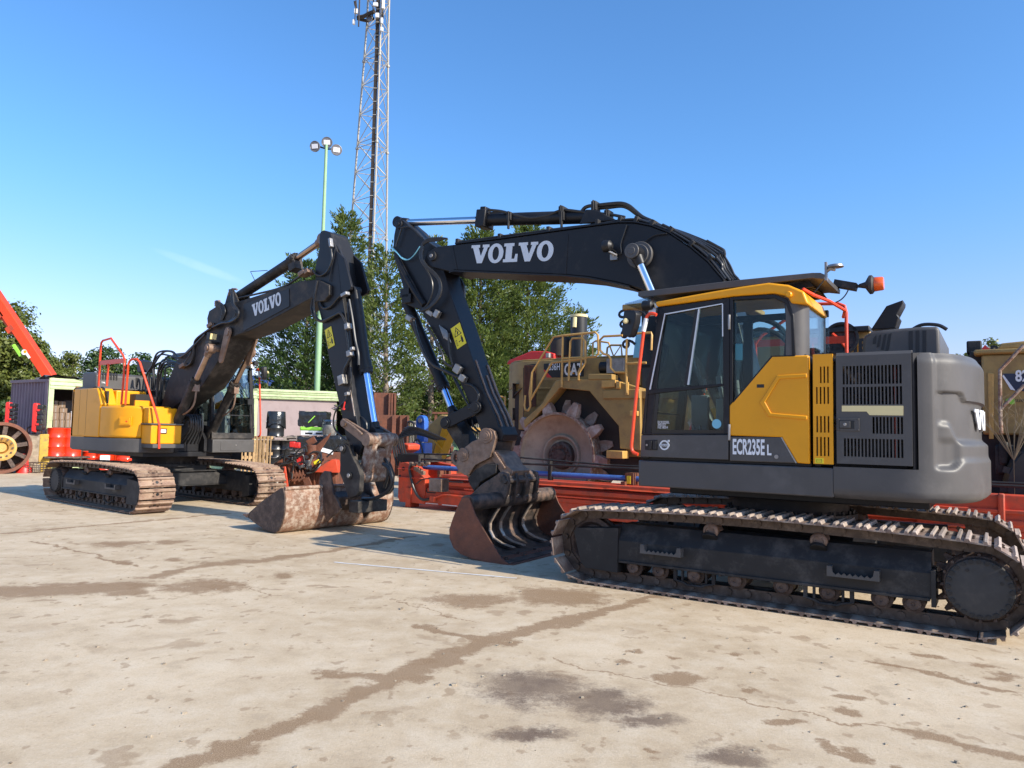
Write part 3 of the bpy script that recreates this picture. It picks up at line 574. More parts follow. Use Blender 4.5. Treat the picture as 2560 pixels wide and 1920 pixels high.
    for z0, z1 in ((1.38, 1.50), (2.92, 3.04)): b.add([(x(z0)-.09,.36,z0),(x(z0)+.004,.36,z0),(x(z0)+.004,1.335,z0),(x(z0)-.09,1.335,z0),(x(z1)-.09,.36,z1),(x(z1)+.004,.36,z1),(x(z1)+.004,1.335,z1),(x(z1)-.09,1.335,z1)], [(0,3,2,1),(4,5,6,7),(0,1,5,4),(1,2,6,5),(2,3,7,6),(3,0,4,7)])
    b.bx(-.50, x(1.45), .36, 1.30, 1.36, 1.42); b.bx(-.455, -.41, .38, 1.28, 1.4, 2.44); b.bx(-.465, -.40, .36, .44, 2.4, 3.0)
    b.prism([(-.46,1.42),(1.19,1.42),(1.17,1.62),(-.46,1.8)], .36, .40); b.bx(.30, .40, .36, .41, 1.7, 3.0); b.bx(-.5, 1.05, .36, .42, 2.93, 3.0); b.bx(.22, .30, 1.27, 1.30, 1.4, 3.0)
    cf = b.build('cab_frame', 'dark_paint' if near else 'dusty_dark', root, bevel=.008)
    MB().prism(kp((602,244),(828,232),(892,262),(924,340),(930,548),(822,553),(602,803)), 1.315, 1.322).build('quarter_pane', gl, cf)
    MB().prism(kp((885,262),(892,262),(926,340),(932,548),(880,551),(893,400)), 1.323, 1.33).build('pane_border', 'black_gloss', cf)
    MB().prism([(-.28,1.347),(-.37,1.335),(-.43,1.29),(-.462,1.23),(-.465,1.18),(-.43,1.18),(-.40,1.24),(-.28,1.30)], 2.42, 3.0, 'z').build('rear_pillar', 'grey_paint', cf, ang=50)
    MB().bx(-.462, -.456, .44, 1.18, 2.44, 2.96).build('rear_pane', 'glass_clear', cf)
    MB().bx(-.5, 1.05, .378, .384, 1.75, 2.95).build('inner_pane', 'glass_clear', cf)
    zz = (1.50, 1.87, 1.89, 2.92)
    for k, (a, c) in enumerate(((0, 1), (2, 3))):
        z0, z1 = zz[a], zz[c]; b = MB(); b.add([(x(z0)-.02,.42,z0),(x(z0)-.02,1.28,z0),(x(z1)-.02,1.28,z1),(x(z1)-.02,.42,z1),(x(z0)-.026,.42,z0),(x(z0)-.026,1.28,z0),(x(z1)-.026,1.28,z1),(x(z1)-.026,.42,z1)], [(0,1,2,3),(7,6,5,4)]); b.build('windscreen', 'glass_clear', cf)
    b = MB(); b.bx(x(1.88)-.03, x(1.88), .42, 1.28, 1.868, 1.888); b.tube([(x(2.95)+.02,.75,2.95),(x(2.4)+.03,1.15,2.35),(x(2.2)+.03,1.22,2.15)], .009, 6); b.tube([(x(2.95)+.02,.70,2.95),(x(2.6)+.03,.9,2.5),(x(2.25)+.03,1.2,2.2)], .007, 6); b.bx(x(2.2), x(2.2)+.05, 1.19, 1.30, 2.12, 2.24); b.tube([(x(2.2)+.03,1.25,2.15),(x(1.9)+.03,1.25,1.75),(x(1.7)+.03,1.24,1.6)], .012, 6); b.build('wiper', 'black', cf)
    b = MB(); b.bx(x(2.98)-.02, x(2.98)+.05, .45, 1.25, 2.93, 3.02); b.cyl((x(3)+.03,1.28,2.97),(x(3)+.11,1.28,2.97), .045, n=16, mi=1); b.bx(x(3)+.02, x(3)+.055, .78, .98, 2.945, 2.99, 2); b.build('front_lamps', ['dark_paint', 'white', 'teal'], cf)
    b = MB(); b.bx(1.2565, 1.262, .55, 1.0, 1.13, 1.31); b.cyl((1.26,.90,1.24),(1.268,.90,1.24), .014, mi=1); b.build('front_cover', ['grey_paint', 'steel'], root, bevel=.003)
    # roof
    b = MB(); b.prism(kp((172,255),(340,224),(500,195),(660,168),(800,148),(910,160),(995,195),(1022,268),(925,262),(905,222),(830,207),(600,224),(182,281)), .40, 1.365); rf = b.build('cab_roof', 'yellow', root, bevel=.02, seg=3)
    q = kp((916,216))[0]; MB().lathe([(.03,0),(.03,.03),(.022,.04),(0,.04)], (q[0], 1.365, q[1]), (0,1,0), 16).build('roof_bolt', 'yellow', rf)
    p = sd(NF, 1.22, 'K', (78,196),(232,179),(640,131),(1040,92),(1085,92),(1110,102),(1108,128),(1040,122),(700,163),(232,214),(90,228),(76,220))
    b = MB(); b.prism(p, .36, 1.22); rg = b.build('roof_guard', 'grey_paint', root, bevel=.006)
    b = MB(); zr = p[6][1]
    for i in range(9): yy = .44+.085*i; b.prism([(p[3][0]+.05, zr+.03),(p[8][0], zr-.045),(p[3][0]-.0, zr-.05),(.1, p[8][1]-.10)], yy, yy+.03)
    b.build('guard_slat', 'dusty_dark', rg)
    # inside
    b = MB(); b.bx(-.22, .30, .62, 1.08, 1.75, 1.90); b.prism([(-.28,1.85),(-.12,1.88),(-.20,2.55),(-.30,2.58),(-.38,2.50)], .62, 1.08); b.prism([(-.33,2.56),(-.20,2.55),(-.22,2.76),(-.30,2.78)], .72, .98); b.bx(-.15, .25, .7, 1.0, 1.42, 1.75)
    st = b.build('operator_seat', 'seat_cloth', root, bevel=.05, seg=3)
    b = MB(); b.bx(-.1, .45, .48, .60, 1.42, 2.02); b.bx(-.1, .45, 1.10, 1.22, 1.42, 2.02); b.tube([(.40,.54,2.0),(.43,.54,2.18)], .025); b.tube([(.40,1.16,2.0),(.43,1.16,2.18)], .025); b.cyl((.43,.54,2.16),(.44,.54,2.26),.03); b.cyl((.43,1.16,2.16),(.44,1.16,2.26),.03); b.bx(.75, .95, .5, .56, 1.45, 2.1); b.obx((.80,.52,2.2), .03, .22, .16, (.9,.3,.1)); b.tube([(.7,.75,1.42),(.78,.75,1.75)],.014); b.tube([(.7,.95,1.42),(.78,.95,1.75)],.014); b.bx(.66,.86,.68,.8,1.42,1.46); b.bx(.66,.86,.9,1.02,1.42,1.46)
    b.build('control_console', 'cab_trim', root, bevel=.015)
    b = MB(); g = s3(NF, 1.25, 'D5', (455,390),(500,390),(545,330),(580,120),(600,40),(560,20),(520,40)); b.tube(g, .018, 8, smooth=4); b.build('grab_handle', 'black', dr)
    if near:
        MB().bx(*sorted(q.x for q in s3(NF,1.30,'Q',(1920,1300),(2050,1300))), 1.29, 1.305, *sorted(q.z for q in s3(NF,1.30,'Q',(1950,1240),(1950,1530)))).build('phone_holder', 'cyan_tag', root, bevel=.02)
    # mirror and its rail on the left front corner
    m_ = lambda w, *q: s3(NF, 1.46, w, *q)
    r = MB(); r.tube(m_('K',(180,326),(160,318),(138,322),(122,345),(112,390),(75,700),(45,1000),(42,1060),(52,1085),(78,1097)), .018, 10, smooth=3); a, c = m_('K', (110,400), (122,350)); mr = r.build('mirror_rail', 'rail_orange', root)
    r = MB(); r.tube([c+(c-a)*.1, a-(c-a)*.35], .026, 12); r.build('rail_tag', 'white', mr)
    q = m_('K', (5,310),(20,303),(78,306),(92,325),(88,370),(60,440),(45,453),(0,445),(-10,420)); b = MB(); b.oprism([((p.x-q[0].x), p.z-q[0].z) for p in q], (q[0].x, 1.50, q[0].z), (1,-.35,0), (0,0,1), .09)
    c2 = m_('K', (30,365))[0]; b.lathe([(0,-.03),(.03,-.03),(.03,.0),(0,.0)], (c2.x, 1.56, c2.z), (-.3,.95,0), 14, mi=1); b.build('mirror', ['dark_paint', 'cream'], root, bevel=.02, seg=3)
    b = MB(); b.tube(m_('K',(25,340),(35,318),(70,305),(110,315),(125,345)), .008, 6, smooth=4); b.build('mirror_cable', 'rubber', root)
    c3 = s3(NF, 1.30, 'K', (150,275))[0]; b = MB(); b.lathe([(0,0),(.05,0),(.058,.02),(.05,.10),(.02,.12),(0,.12)], (c3.x+.08, 1.33, c3.z), (-1,0,0), 16); b.build('work_lamp', 'black', root)
# ---------------------------------------------------------------- near excavator
def capsule(b, p0, p1, r, y0, y1, mi=0, n=10):                    # a link plate in the xz plane with round ends
    p0 = V((p0[0], p0[1])); p1 = V((p1[0], p1[1])); d = (p1-p0).normalized(); a0 = math.atan2(d.y, d.x)
    r0, r1 = r if isinstance(r, tuple) else (r, r)
    pl = [(p1.x+r1*math.cos(a0-PI/2+PI*i/n), p1.y+r1*math.sin(a0-PI/2+PI*i/n)) for i in range(n+1)]+[(p0.x+r0*math.cos(a0+PI/2+PI*i/n), p0.y+r0*math.sin(a0+PI/2+PI*i/n)) for i in range(n+1)]
    b.prism(pl, y0, y1, mi=mi)
def ram(root, base, gland, end, R, r, bm, rm, eye=.09, bw=.09, name=None):     # hydraulic ram: barrel with gland and eye, rod with eye
    base, gland, end = V(base), V(gland), V(end); d = (end-base).normalized(); b = MB()
    b.cyl(base+d*.02, gland, R, n=28); b.cyl(gland-d*.16, gland+d*.03, R*1.17, n=28); b.cyl(gland-d*.05, gland-d*.02, R*1.26, n=28)
    for k in range(10):
        a = d.orthogonal().normalized(); c = d.cross(a); q = (a*math.cos(k*PI/5)+c*math.sin(k*PI/5))*R*1.02; b.cyl(gland+q+d*.02, gland+q+d*.048, .014, n=6)
    b.cyl(base+V((0,bw,0)), base-V((0,bw,0)), eye, n=24); o = b.build(name or 'hydraulic_cylinder', bm, root)
    b = MB(); b.cyl(gland, end-d*eye*.9, r, n=24); b.build('piston_rod', rm, o)
    b = MB(); b.cyl(end+V((0,bw,0)), end-V((0,bw,0)), eye*1.05, n=28); b.cyl(end-d*eye*2.1, end-d*eye*.8, r*1.25, r*1.5, n=20); b.build('rod_eye', bm if rm != 'worn_rod' else 'coupler', o)
    return o
def warning(root, o, u, v, w, h):                                 # yellow keep-clear decal with triangle and figure
    o, u, v = V(o), V(u).normalized(), V(v).normalized(); n = u.cross(v)
    b = MB(); b.oprism([(0,0),(w,0),(w,h),(0,h)], o, u, v, .003); q = b.build('warning_decal', 'decal_yellow', root)
    b = MB(); P_ = o+n*.0035; t = .012; tri = [(w*.12,h*.52),(w*.88,h*.52),(w*.5,h*.93)]; c = (w*.5, h*.66)
    ins = [(c[0]+(a-c[0])*.78, c[1]+(e-c[1])*.78) for a, e in tri]
    for i in range(3): j = (i+1) % 3; b.oprism([tri[i], tri[j], ins[j], ins[i]], P_, u, v, .0015)
    b.oprism([(w*.40,h*.58),(w*.52,h*.58),(w*.62,h*.68),(w*.52,h*.72)], P_, u, v, .0015); b.oprism(oval(w*.44,h*.75,w*.05,h*.02,8), P_, u, v, .0015); b.oprism(oval(w*.56,h*.77,w*.05,h*.02,8), P_, u, v, .0015)
    b.oprism([(w*.66,h*.14),(w*.82,h*.14),(w*.84,h*.32),(w*.80,h*.38),(w*.68,h*.38),(w*.64,h*.3)], P_, u, v, .0015); b.oprism(oval(w*.74,h*.42,w*.06,h*.03,10), P_, u, v, .0015)
    b.oprism([(w*.34,h*.24),(w*.46,h*.21),(w*.46,h*.235),(w*.6,h*.235),(w*.6,h*.26),(w*.46,h*.26),(w*.46,h*.28)], P_, u, v, .0015)
    for a in ((.10,.12,.11,.38),(.20,.22,.11,.38),(.10,.22,.11,.13),(.10,.22,.36,.38)): b.oprism([(w*a[0],h*a[2]),(w*a[1],h*a[2]),(w*a[1],h*a[3]),(w*a[0],h*a[3])], P_, u, v, .0015)
    b.build('warning_symbol', 'black', q, each=False)
def boxbeam(name, m, root, outline, hw, flange=.016, top=None):   # welded box section from a side outline, flange plates slightly proud
    b = MB(); b.prism(outline, -hw, hw); return b.build(name, m, root, bevel=.012)
NX = thing('excavator', 'large crawler excavator in the right foreground, seen from its cab side, boom reaching left', 'excavator', (NF.X, NF.Y, 0), NF.yaw, 'excavators facing each other in the yard')
undercarriage(NX, 'shoe', 'frame_dark', False, 1.9-.05-TH+.0)
upper(NX, 'grey_paint', True)
yB = .25
tip = sd(NF, yB, 'Zb', (250,400),(270,365),(330,335),(440,322),(700,292),(1000,250),(1300,208),(1440,190),(1540,190),(1640,210),(1750,252),(1880,338),(1990,430),(2090,548))
low = sd(NF, yB, 'Zb', (1590,600),(1510,575),(1430,555),(1260,522),(1110,508),(430,480),(405,490),(275,458),(245,430))
foot = [(.52,3.05),(.38,2.45),(.22,1.95),(.15,1.76),(.20,1.64),(.32,1.58),(.45,1.63),(.62,1.9),(.95,2.5),(1.25,2.95)]
bm = boxbeam('boom', 'dark_paint', NX, tip+foot+low, yB)
b = MB(); lo_ = low[::-1]
b.prism([(x, z-.004) for x, z in low[1:-2]]+[(x, z-.024) for x, z in low[1:-2]][::-1], -.275, .275); tp = tip[3:]; b.prism([(x, z+.004) for x, z in tp]+[(x, z+.022) for x, z in tp][::-1], -.27, .27)
b.build('boom_flange', 'dark_paint', bm)
b = MB()
for q in ((418,330,446,478), (1128,258,1114,506)): p = sd(NF, yB, 'Zb', (q[0]-4,q[1]),(q[0]+6,q[1]),(q[2]+6,q[3]),(q[2]-4,q[3])); b.prism(p, yB, yB+.007)
p = sd(NF, yB, 'Zb', (300,395)); b.cyl((p[0][0], .25, p[0][1]), (p[0][0], .285, p[0][1]), .075, n=24); b.cyl((p[0][0], .285, p[0][1]), (p[0][0], .30, p[0][1]), .03, n=12, mi=1)
b.build('boom_weld', ['dark_paint', 'steel'], bm, bevel=.003)
c0 = s3(NF, yB+.002, 'Zb', (562,438),(998,424),(526,358)); u = (c0[1]-c0[0]).normalized(); vv = V((-u.z, 0, u.x)); vv = vv if vv.z > 0 else -vv
A0 = s3(NF, yB+.002, 'Zb', (530,440))[0]; E0 = s3(NF, yB+.002, 'Zb', (1046,420))[0]; u = (E0-A0).normalized(); vv = V((u.z, 0, -u.x)); Lw = (E0-A0).length
b = MB(); slab_word(lambda x, y, t: A0+u*(x*Lw/5.80)+vv*(y*.268)+V((0, .003*t, 0)), b); b.build('lettering', 'decal_grey', bm, each=False)
# boom rams either side of the boom
for sg in (1, -1):
    y = .42*sg; e = s3(NF, .47, 'R3', (850,690))[0]; g = s3(NF, .45, 'R3', (1035,1110))[0]; d = (g-e).normalized(); bs = e+d*2.35
    ram(NX, (bs.x, y, bs.z), (e.x+d.x*.95, y, e.z+d.z*.95), (e.x, y, e.z), .085, .052, 'dark_paint', 'chrome', .085, .075, 'boom_cylinder')
b = MB(); b.cyl((e.x, -.55, e.z), (e.x, .55, e.z), .05, n=20); b.cyl((e.x, .515, e.z), (e.x, .545, e.z), .095, n=24); b.cyl((e.x,.25,e.z),(e.x,.31,e.z),.17,n=28); b.cyl((e.x,.31,e.z),(e.x,.335,e.z),.13,n=28); b.build('boom_pin', 'grey_paint', bm, bevel=.008)
# stick ram on the boom's back
q = s3(NF, 0, 'Zb', (1305,152),(640,168),(600,172),(100,190))
ram(NX, q[0], q[2], q[3], .092, .055, 'dark_paint', 'chrome', .085, .09, 'stick_cylinder')
b = MB(); br = s3(NF, 0, 'Zb', (1230,215),(1270,125),(1330,125),(1460,190))
for y in (-.14, .14): b.prism([(p.x, p.z) for p in br], y-.015, y+.015)
g = q[2]; d = (q[2]-q[3]).normalized(); b.obx(g+d*.06+V((0,0,.0)), .17, .26, .26, d); b.obx(g+d*.08+V((0,.02,.12)), .10, .16, .12, d); b.build('ram_bracket', 'dark_paint', bm, bevel=.015)
# hoses along the boom
b = MB(); tops = [V((x, 0, z)) for x, z in tip]
for k, (y, o, r) in enumerate(((-.18,.055,.022),(-.12,.05,.02),(-.06,.06,.02),(.02,.05,.022),(.09,.06,.018),(.15,.05,.022),(.20,.045,.016))):
    pts = [p+V((0, y, o+.012*math.sin(i*1.7+k))) for i, p in enumerate(tops[3:])]; b.tube(pts, r, 8, smooth=5)
for k, y in enumerate((-.15,-.05,.06,.16)):
    p = s3(NF, y, 'R3', (1180,395-6*k),(1400,462+9*k),(1650,560+22*k),(1860-22*k,655+26*k),(1895-30*k,700+20*k),(1900-12*k,770+22*k),(1960-30*k,900),(2060-34*k,1020)); b.tube(p, .019, 8, smooth=5)
b.tube(s3(NF,.1,'R3',(1690,560),(1800,620),(1880,668),(1893,720),(1840,700),(1830,790),(1880,870)), .016, 8, smooth=5); b.tube(s3(NF,.05,'R3',(1880,720),(1960,850),(2010,960),(2050,1000),(2000,1010),(1930,940)), .014, 8, smooth=5)
for k, y in enumerate((-.1, .02, .12)):
    p = s3(NF, y, 'R3', (1480,520),(1640,640),(1740,740),(1850,860),(1930,960),(2020,1080)); b.tube([a+V((0,0,-.02*k)) for a in p], .018, 8, smooth=4)
b.tube(s3(NF,.05,'R3',(200,270),(250,225),(290,180),(350,160),(430,160)), .026, 8, smooth=5)
b.tube(s3(NF,.05,'R3',(430,155),(560,140),(700,132),(790,160),(870,225),(950,290),(1040,330)), .027, 8, smooth=6); b.tube(s3(NF,.0,'R3',(430,190),(560,180),(700,165),(780,185),(860,240),(940,300),(1030,335)), .022, 8, smooth=6)
b.tube(s3(NF,.08,'Zb',(640,110),(720,118),(800,140),(900,160),(1000,145),(1095,112),(1200,120),(1300,130),(1400,140),(1480,155)), .020, 8, smooth=5)
b.tube(s3(NF,.02,'Zb',(640,130),(700,128),(780,150),(900,168),(1000,155),(1100,122),(1220,132),(1380,152)), .016, 8, smooth=5)
b.build('boom_hose', 'rubber', bm)
b = MB()
for x, z in ((780,150),(1100,115),(1105,150),(1380,140),(1300,85)): p = s3(NF, .06, 'Zb', (x,z))[0]; b.bx(p.x-.035, p.x+.035, -.02, .13, p.z-.07, p.z+.05); b.bx(p.x-.012, p.x+.012, .1, .14, p.z-.2, p.z+.06)
for i in range(3, len(tops)-1):
    p = tops[i]; b.obx(p+V((0,0,.05)), .05, .46, .09, (tops[i+1]-tops[i]))
b.build('hose_clamp', 'frame_dark', bm, bevel=.006)
# boom lamp and its cable
p = s3(NF, .40, 'R3', (530,625))[0]; b = MB(); b.lathe([(0,-.03),(.075,-.03),(.08,-.01),(.07,.06),(.03,.09),(0,.09)], p, (-1,.0,.0), 20); b.lathe([(.045,-.034),(0,-.034)], p, (-1,0,0), 12, mi=1)
w = s3(NF, .27, 'R3', (620,748))[0]; b.tube([p+V((-.04,0,-.07)), p+V((-.12,-.05,-.12)), w+V((.02,.02,.06)), w], .014, 6, mi=2); b.bx(w.x-.05, w.x+.05, .25, .28, w.z-.04, w.z+.04, 2)
b.tube([p+V((-.08,-.02,-.04)), *s3(NF, .27, 'R3', (640,690),(690,715),(705,690),(700,600),(740,470),(770,380))], .010, 6, smooth=4)
b.tube(s3(NF, .28, 'R3', (945,610),(1010,545),(1100,495),(1230,478)), .010, 6, smooth=5); b.build('boom_lamp', ['black', 'led_white', 'steel'], bm)
# stick
yS = .19
st = sd(NF, yS, 'A', (165,118),(195,125),(235,160),(300,215),(400,320),(470,362),(585,440),(640,560),(655,690),(720,930),(850,1290),(970,1659))
st2 = sd(NF, yS, 'S4', (1060,1200),(1190,1470),(1235,1600))
st3 = sd(NF, yS, 'C', (1720,470),(1765,590),(1740,680),(1660,665),(1560,690),(1490,640),(1440,520),(1370,330),(1340,230))
st4 = sd(NF, yS, 'S4', (905,1370),(830,1190),(700,900),(480,520),(330,250))
st5 = sd(NF, yS, 'A', (330,1090),(240,1050),(225,930),(150,660),(112,560),(100,430),(108,300),(130,190),(145,140))
stick_o = st+st2+st3+st4+st5
b = MB(); b.prism(stick_o, -yS, yS); sk = b.build('stick', 'dark_paint', NX, bevel=.012)
b = MB()
for a in ((470,362),(655,690),(850,1290)): pass
rear = [V((x, 0, z)) for x, z in st[7:]+st2]
for k, y in enumerate((-.14, -.02, .13)):
    pts = rear[-4:]; pts = [pts[0].lerp(pts[1], (.1, .45, .0)[k])]+pts[1:]
    for i in range(len(pts)-1): b.obx((pts[i]+pts[i+1])/2+V((-.008, y, 0)), (pts[i+1]-pts[i]).length, .045-.01*k, .022, pts[i+1]-pts[i], (-.8,0,.3))
b.build('wear_strip', 'coupler', sk)
p = s3(NF, yS+.004, 'S4', (752,706),(858,634),(676,470)); warning(sk, p[0], p[1]-p[0], p[2]-p[0], (p[1]-p[0]).length, (p[2]-p[0]).length)
b = MB(); b.tube(s3(NF, .22, 'A', (150,560),(250,760),(350,930),(440,1060)), .05, 8); b.tube(s3(NF, .24, 'A', (170,560),(340,855),(440,1050)), .012, 6); b.tube(s3(NF,.24,'A',(135,600),(160,650),(185,700)), .012, 6)
p = s3(NF, .2, 'A', (160,178))[0]; b.cyl((p.x,-.21,p.z),(p.x,.215,p.z),.075,n=24); b.cyl((p.x,.215,p.z),(p.x,.23,p.z),.035,n=12)
for q in ((240,930),(260,990)): p = s3(NF, .2, 'A', q)[0]; b.bx(p.x-.09, p.x+.09, .1, .24, p.z-.07, p.z+.07)
b.build('stick_fitting', 'dark_paint', sk, bevel=.008)
b = MB()
for o in (0, 14, 26): b.tube(s3(NF, .30, 'A', (690-o*2,335),(600,328+o),(500,335+o),(430,375+o),(400+o,450),(395+o,540),(440+o,630),(520+o,700),(590+o*.6,780),(610+o*.6,880),(570+o,990),(470+o,1090),(380,1130)), .016, 8, smooth=5)
b.tube(s3(NF, .27, 'A', (455,655),(510,760),(530,850),(520,950),(470,1060),(400,1120)), .014, 8, smooth=5)
b.tube(s3(NF, .24, 'A', (75,420),(130,470),(200,545),(270,560),(330,510),(390,420)), .008, 6, smooth=5, mi=1); b.tube(s3(NF, .25, 'A', (75,440),(140,490),(200,555),(265,565),(320,520),(385,430)), .006, 6, smooth=5, mi=1)
b.tube(s3(NF, .24, 'A', (190,230),(170,290),(140,380),(130,420)), .014, 6, smooth=4); b.tube(s3(NF, .24, 'A', (180,220),(260,200),(330,240),(420,330)), .014, 6, smooth=4)
b.tube(s3(NF, .25, 'S4', (250,370),(270,470),(320,640),(390,790),(480,890),(600,950),(720,1005),(790,1030)), .024, 8, smooth=5)
b.tube(s3(NF, .25, 'S4', (400,430),(480,560),(580,760),(610,860),(700,910)), .020, 8, smooth=5); b.tube(s3(NF, .24, 'S4', (655,520),(655,620),(670,760),(700,890)), .016, 8, smooth=4)
b.tube(s3(NF, .24, 'S4', (835,1100),(930,1130),(990,1210),(995,1280),(940,1360),(880,1390)), .018, 8, smooth=5); b.tube(s3(NF, .22, 'S4', (700,1010),(760,1130),(830,1260),(900,1370)), .016, 8, smooth=4); b.tube(s3(NF, .15, 'S4', (730,1050),(800,1180),(890,1380)), .012, 6, smooth=4)
b.tube(s3(NF, 0, 'C', (1230,380),(1260,440),(1330,520),(1400,570)), .016, 8, smooth=4); b.tube(s3(NF, .05, 'C', (1330,380),(1350,470),(1420,540),(1480,560)), .016, 8, smooth=4)
b.tube(s3(NF, -.22, 'A', (790,750),(840,800),(870,880),(865,980)), .03, 8, smooth=4)
b.build('stick_hose', ['rubber', 'cyan_tag'], sk)
b = MB()
for q, s_ in (((760,935),(.12,.09,.12)),((820,1040),(.11,.09,.09)),((210,350),(.12,.1,.08)),((520,300),(.09,.08,.11)),((440,290),(.14,.07,.06))): p = s3(NF, .25, 'S4', q)[0]; b.obx(p, *s_, (.85,0,.5))
for k in range(6): p = s3(NF, .23, 'S4', (545+16*k,425+12*k),(600+16*k,580+10*k)); b.tube(p, .009, 6)
b.build('hose_manifold', 'steel', sk, bevel=.008)
# bucket ram, links, coupler
q = s3(NF, 0, 'S4', (180,190),(590,1140),(720,1470)); ram(NX, (q[0].x, 0, q[0].z), q[1], q[2], .085, .052, 'dark_paint', 'sky_tint_rod', .07, .07, 'bucket_cylinder')
lk = sd(NF, .2, 'C', (1405,215),(985,430),(1245,865),(1560,605)); (ix, iz), (ex_, ez), (cx, cz), (sx, sz) = lk
b = MB()
for sg in (1, -1): capsule(b, (ix,iz), (ex_,ez), (.09,.085), *sorted((sg*.20, sg*.245)))
for x, z, r in ((ix,iz,.062),(ex_,ez,.06)): b.cyl((x,-.27,z),(x,.275,z), r, n=24); b.cyl((x,.245,z),(x,.26,z), r*1.5, n=24)
b.build('bucket_link', 'dark_paint', NX, bevel=.008)
b = MB(); capsule(b, (ex_,ez), (cx,cz), (.10,.09), -.15, .15); b.bx(cx-.02, cx+.1, .15, .17, cz+.1, cz+.3); b.build('push_link', 'dusty_dark', NX, bevel=.012)
cp = sd(NF, .25, 'C', (1500,560),(1570,500),(1640,540),(1665,640),(1630,760),(1590,900),(1540,930),(1380,1010),(1280,1150),(1240,1150),(1150,1090),(1110,1010),(1180,900),(1170,840),(1220,780),(1330,690),(1420,650))
b = MB()
for y0, y1 in ((.20,.27),(-.27,-.20)): b.prism(cp, y0, y1)
mid = sd(NF, .2, 'C', (1330,800),(1600,900),(1640,1000),(1500,1200),(1300,1200),(1160,1080)); b.prism(mid, -.2, .2)
for x, z, r in ((cx,cz,.065),(sx,sz,.072)): b.cyl((x,-.29,z),(x,.29,z), r, n=24); b.cyl((x,.27,z),(x,.283,z), r*1.55, n=24); b.cyl((x,.283,z),(x,.294,z), r*.6, n=8)
hk = sd(NF, .12, 'C', (1130,1060),(1050,1000),(1015,920),(1030,840),(1070,795),(1120,820),(1130,870),(1105,880),(1085,850),(1062,880),(1060,940),(1090,975),(1120,920),(1145,930),(1140,1010)); b.prism(hk, .04, .10); b.prism(hk, -.10, -.04)
cq = b.build('quick_coupler', 'coupler', NX, bevel=.010)
b = MB(); tp_ = sd(NF, .16, 'C', (1600,905),(1640,800),(1720,830),(1790,920),(1830,1010),(1930,1090),(1900,1180),(1760,1120),(1690,1010)); b.prism(tp_, -.22, .22)
for k in range(9):
    p = s3(NF, .235, 'C', (1640+k*16, 850+k*24))[0]; b.cyl((p.x,.2,p.z),(p.x,.25,p.z), .024, n=8)
    p = s3(NF, -.05, 'C', (1760+k*10, 840+k*18))[0]; b.cyl((p.x,.0,p.z),(p.x,.03,p.z), .022, n=8, mi=1)
rt = sd(NF, .2, 'C', (1300,1190),(1400,1080),(1560,990),(1700,1000),(1690,1120),(1480,1240),(1390,1370),(1330,1280)); b.prism(rt, -.26, .26, mi=2); b.build('tilt_rotator', ['coupler', 'steel', 'dusty_dark'], NX, bevel=.012)
# bucket, mouth towards the machine
yb = 1.06
prof = sd(NF, yb, 'B', (735,10),(690,30),(640,130),(590,260),(555,370),(560,470),(600,570),(680,640),(800,690),(930,722),(1010,738),(1215,765))   # outside of the shell, lip to cutting edge
mouth = sd(NF, yb, 'B', (1205,745),(1130,690),(1050,560),(930,360),(840,200),(790,60),(770,15))
N_ = len(prof); cxm = sum(p[0] for p in prof)/N_; czm = sum(p[1] for p in prof)/N_+.05
inn = []
for i, (x, z) in enumerate(prof):
    a, c = prof[max(i-1,0)], prof[min(i+1,N_-1)]; d = V((c[0]-a[0], c[1]-a[1])).normalized(); n = V((-d.y, d.x)); n = n if n.dot(V((cxm-x-.25, czm-z))) > 0 else -n
    inn.append((x+n.x*.032, z+n.y*.032))
b = MB(); b.prism(prof+inn[::-1], -1.06, 1.06); bk = b.build('bucket', 'bucket_in', NX, bevel=.006)
b = MB(); sidep = prof+mouth
for y0, y1 in ((1.06,1.085),(-1.085,-1.06)): b.prism(sidep, y0, y1)
b.build('bucket_side', 'rust', bk, bevel=.006)
b = MB(); e0, e1 = prof[-2], prof[-1]; dx = V((e1[0]-e0[0], e1[1]-e0[1])).normalized()
b.prism([e0, (e1[0]+dx.x*.05, e1[1]+dx.y*.05), (e1[0]+dx.x*.05, e1[1]+.012), (e0[0], e0[1]+.045)], -1.06, 1.06); b.build('cutting_edge', 'rust', bk, bevel=.004)
b = MB()
for k in range(5):
    for o in (.0, .10): x = e0[0]+o*-1-.02; b.cyl((x, .9-.42*k, e0[1]+.02), (x, .9-.42*k, e0[1]+.065), .022, n=8)
b.build('edge_bolt', 'rust_dark', bk)
# curved ribs and hanger ears inside the shell, torque tube along the lip
b = MB(); rb = [V((x, 0, z)) for x, z in inn[1:9]]
RW = lambda i: (.17, .15, .10, .07, .06, .07, .10, .13)[min(i, 7)]
for y in (.30, .04, -.55):
    pr = [(p.x, p.z) for p in rb]+[(p.x-RW(i), p.z+.03) for i, p in enumerate(rb)][::-1]; b.prism(pr, y-.03, y+.03)
b.build('bucket_rib', 'bucket_in', bk, bevel=.01)
b = MB()
for y in (.30, .04, -.55):
    for i in range(len(rb)-1):
        p, q = rb[i], rb[i+1]; a = V((p.x-RW(i)-.002, y, p.z+.03)); c = V((q.x-RW(i+1)-.002, y, q.z+.03)); b.obx((a+c)/2, (c-a).length+.006, .066, .010, c-a, (-.8,0,.6))
b.build('rib_edge', 'lit_worn_edge', bk)  # bright strips paint sunlight along the rib edges
b = MB(); l0 = inn[1]; b.cyl((l0[0]-.05, -1.06, l0[1]-.03), (l0[0]-.05, 1.06, l0[1]-.03), .105, n=24); b.build('torque_tube', 'bucket_in', bk)
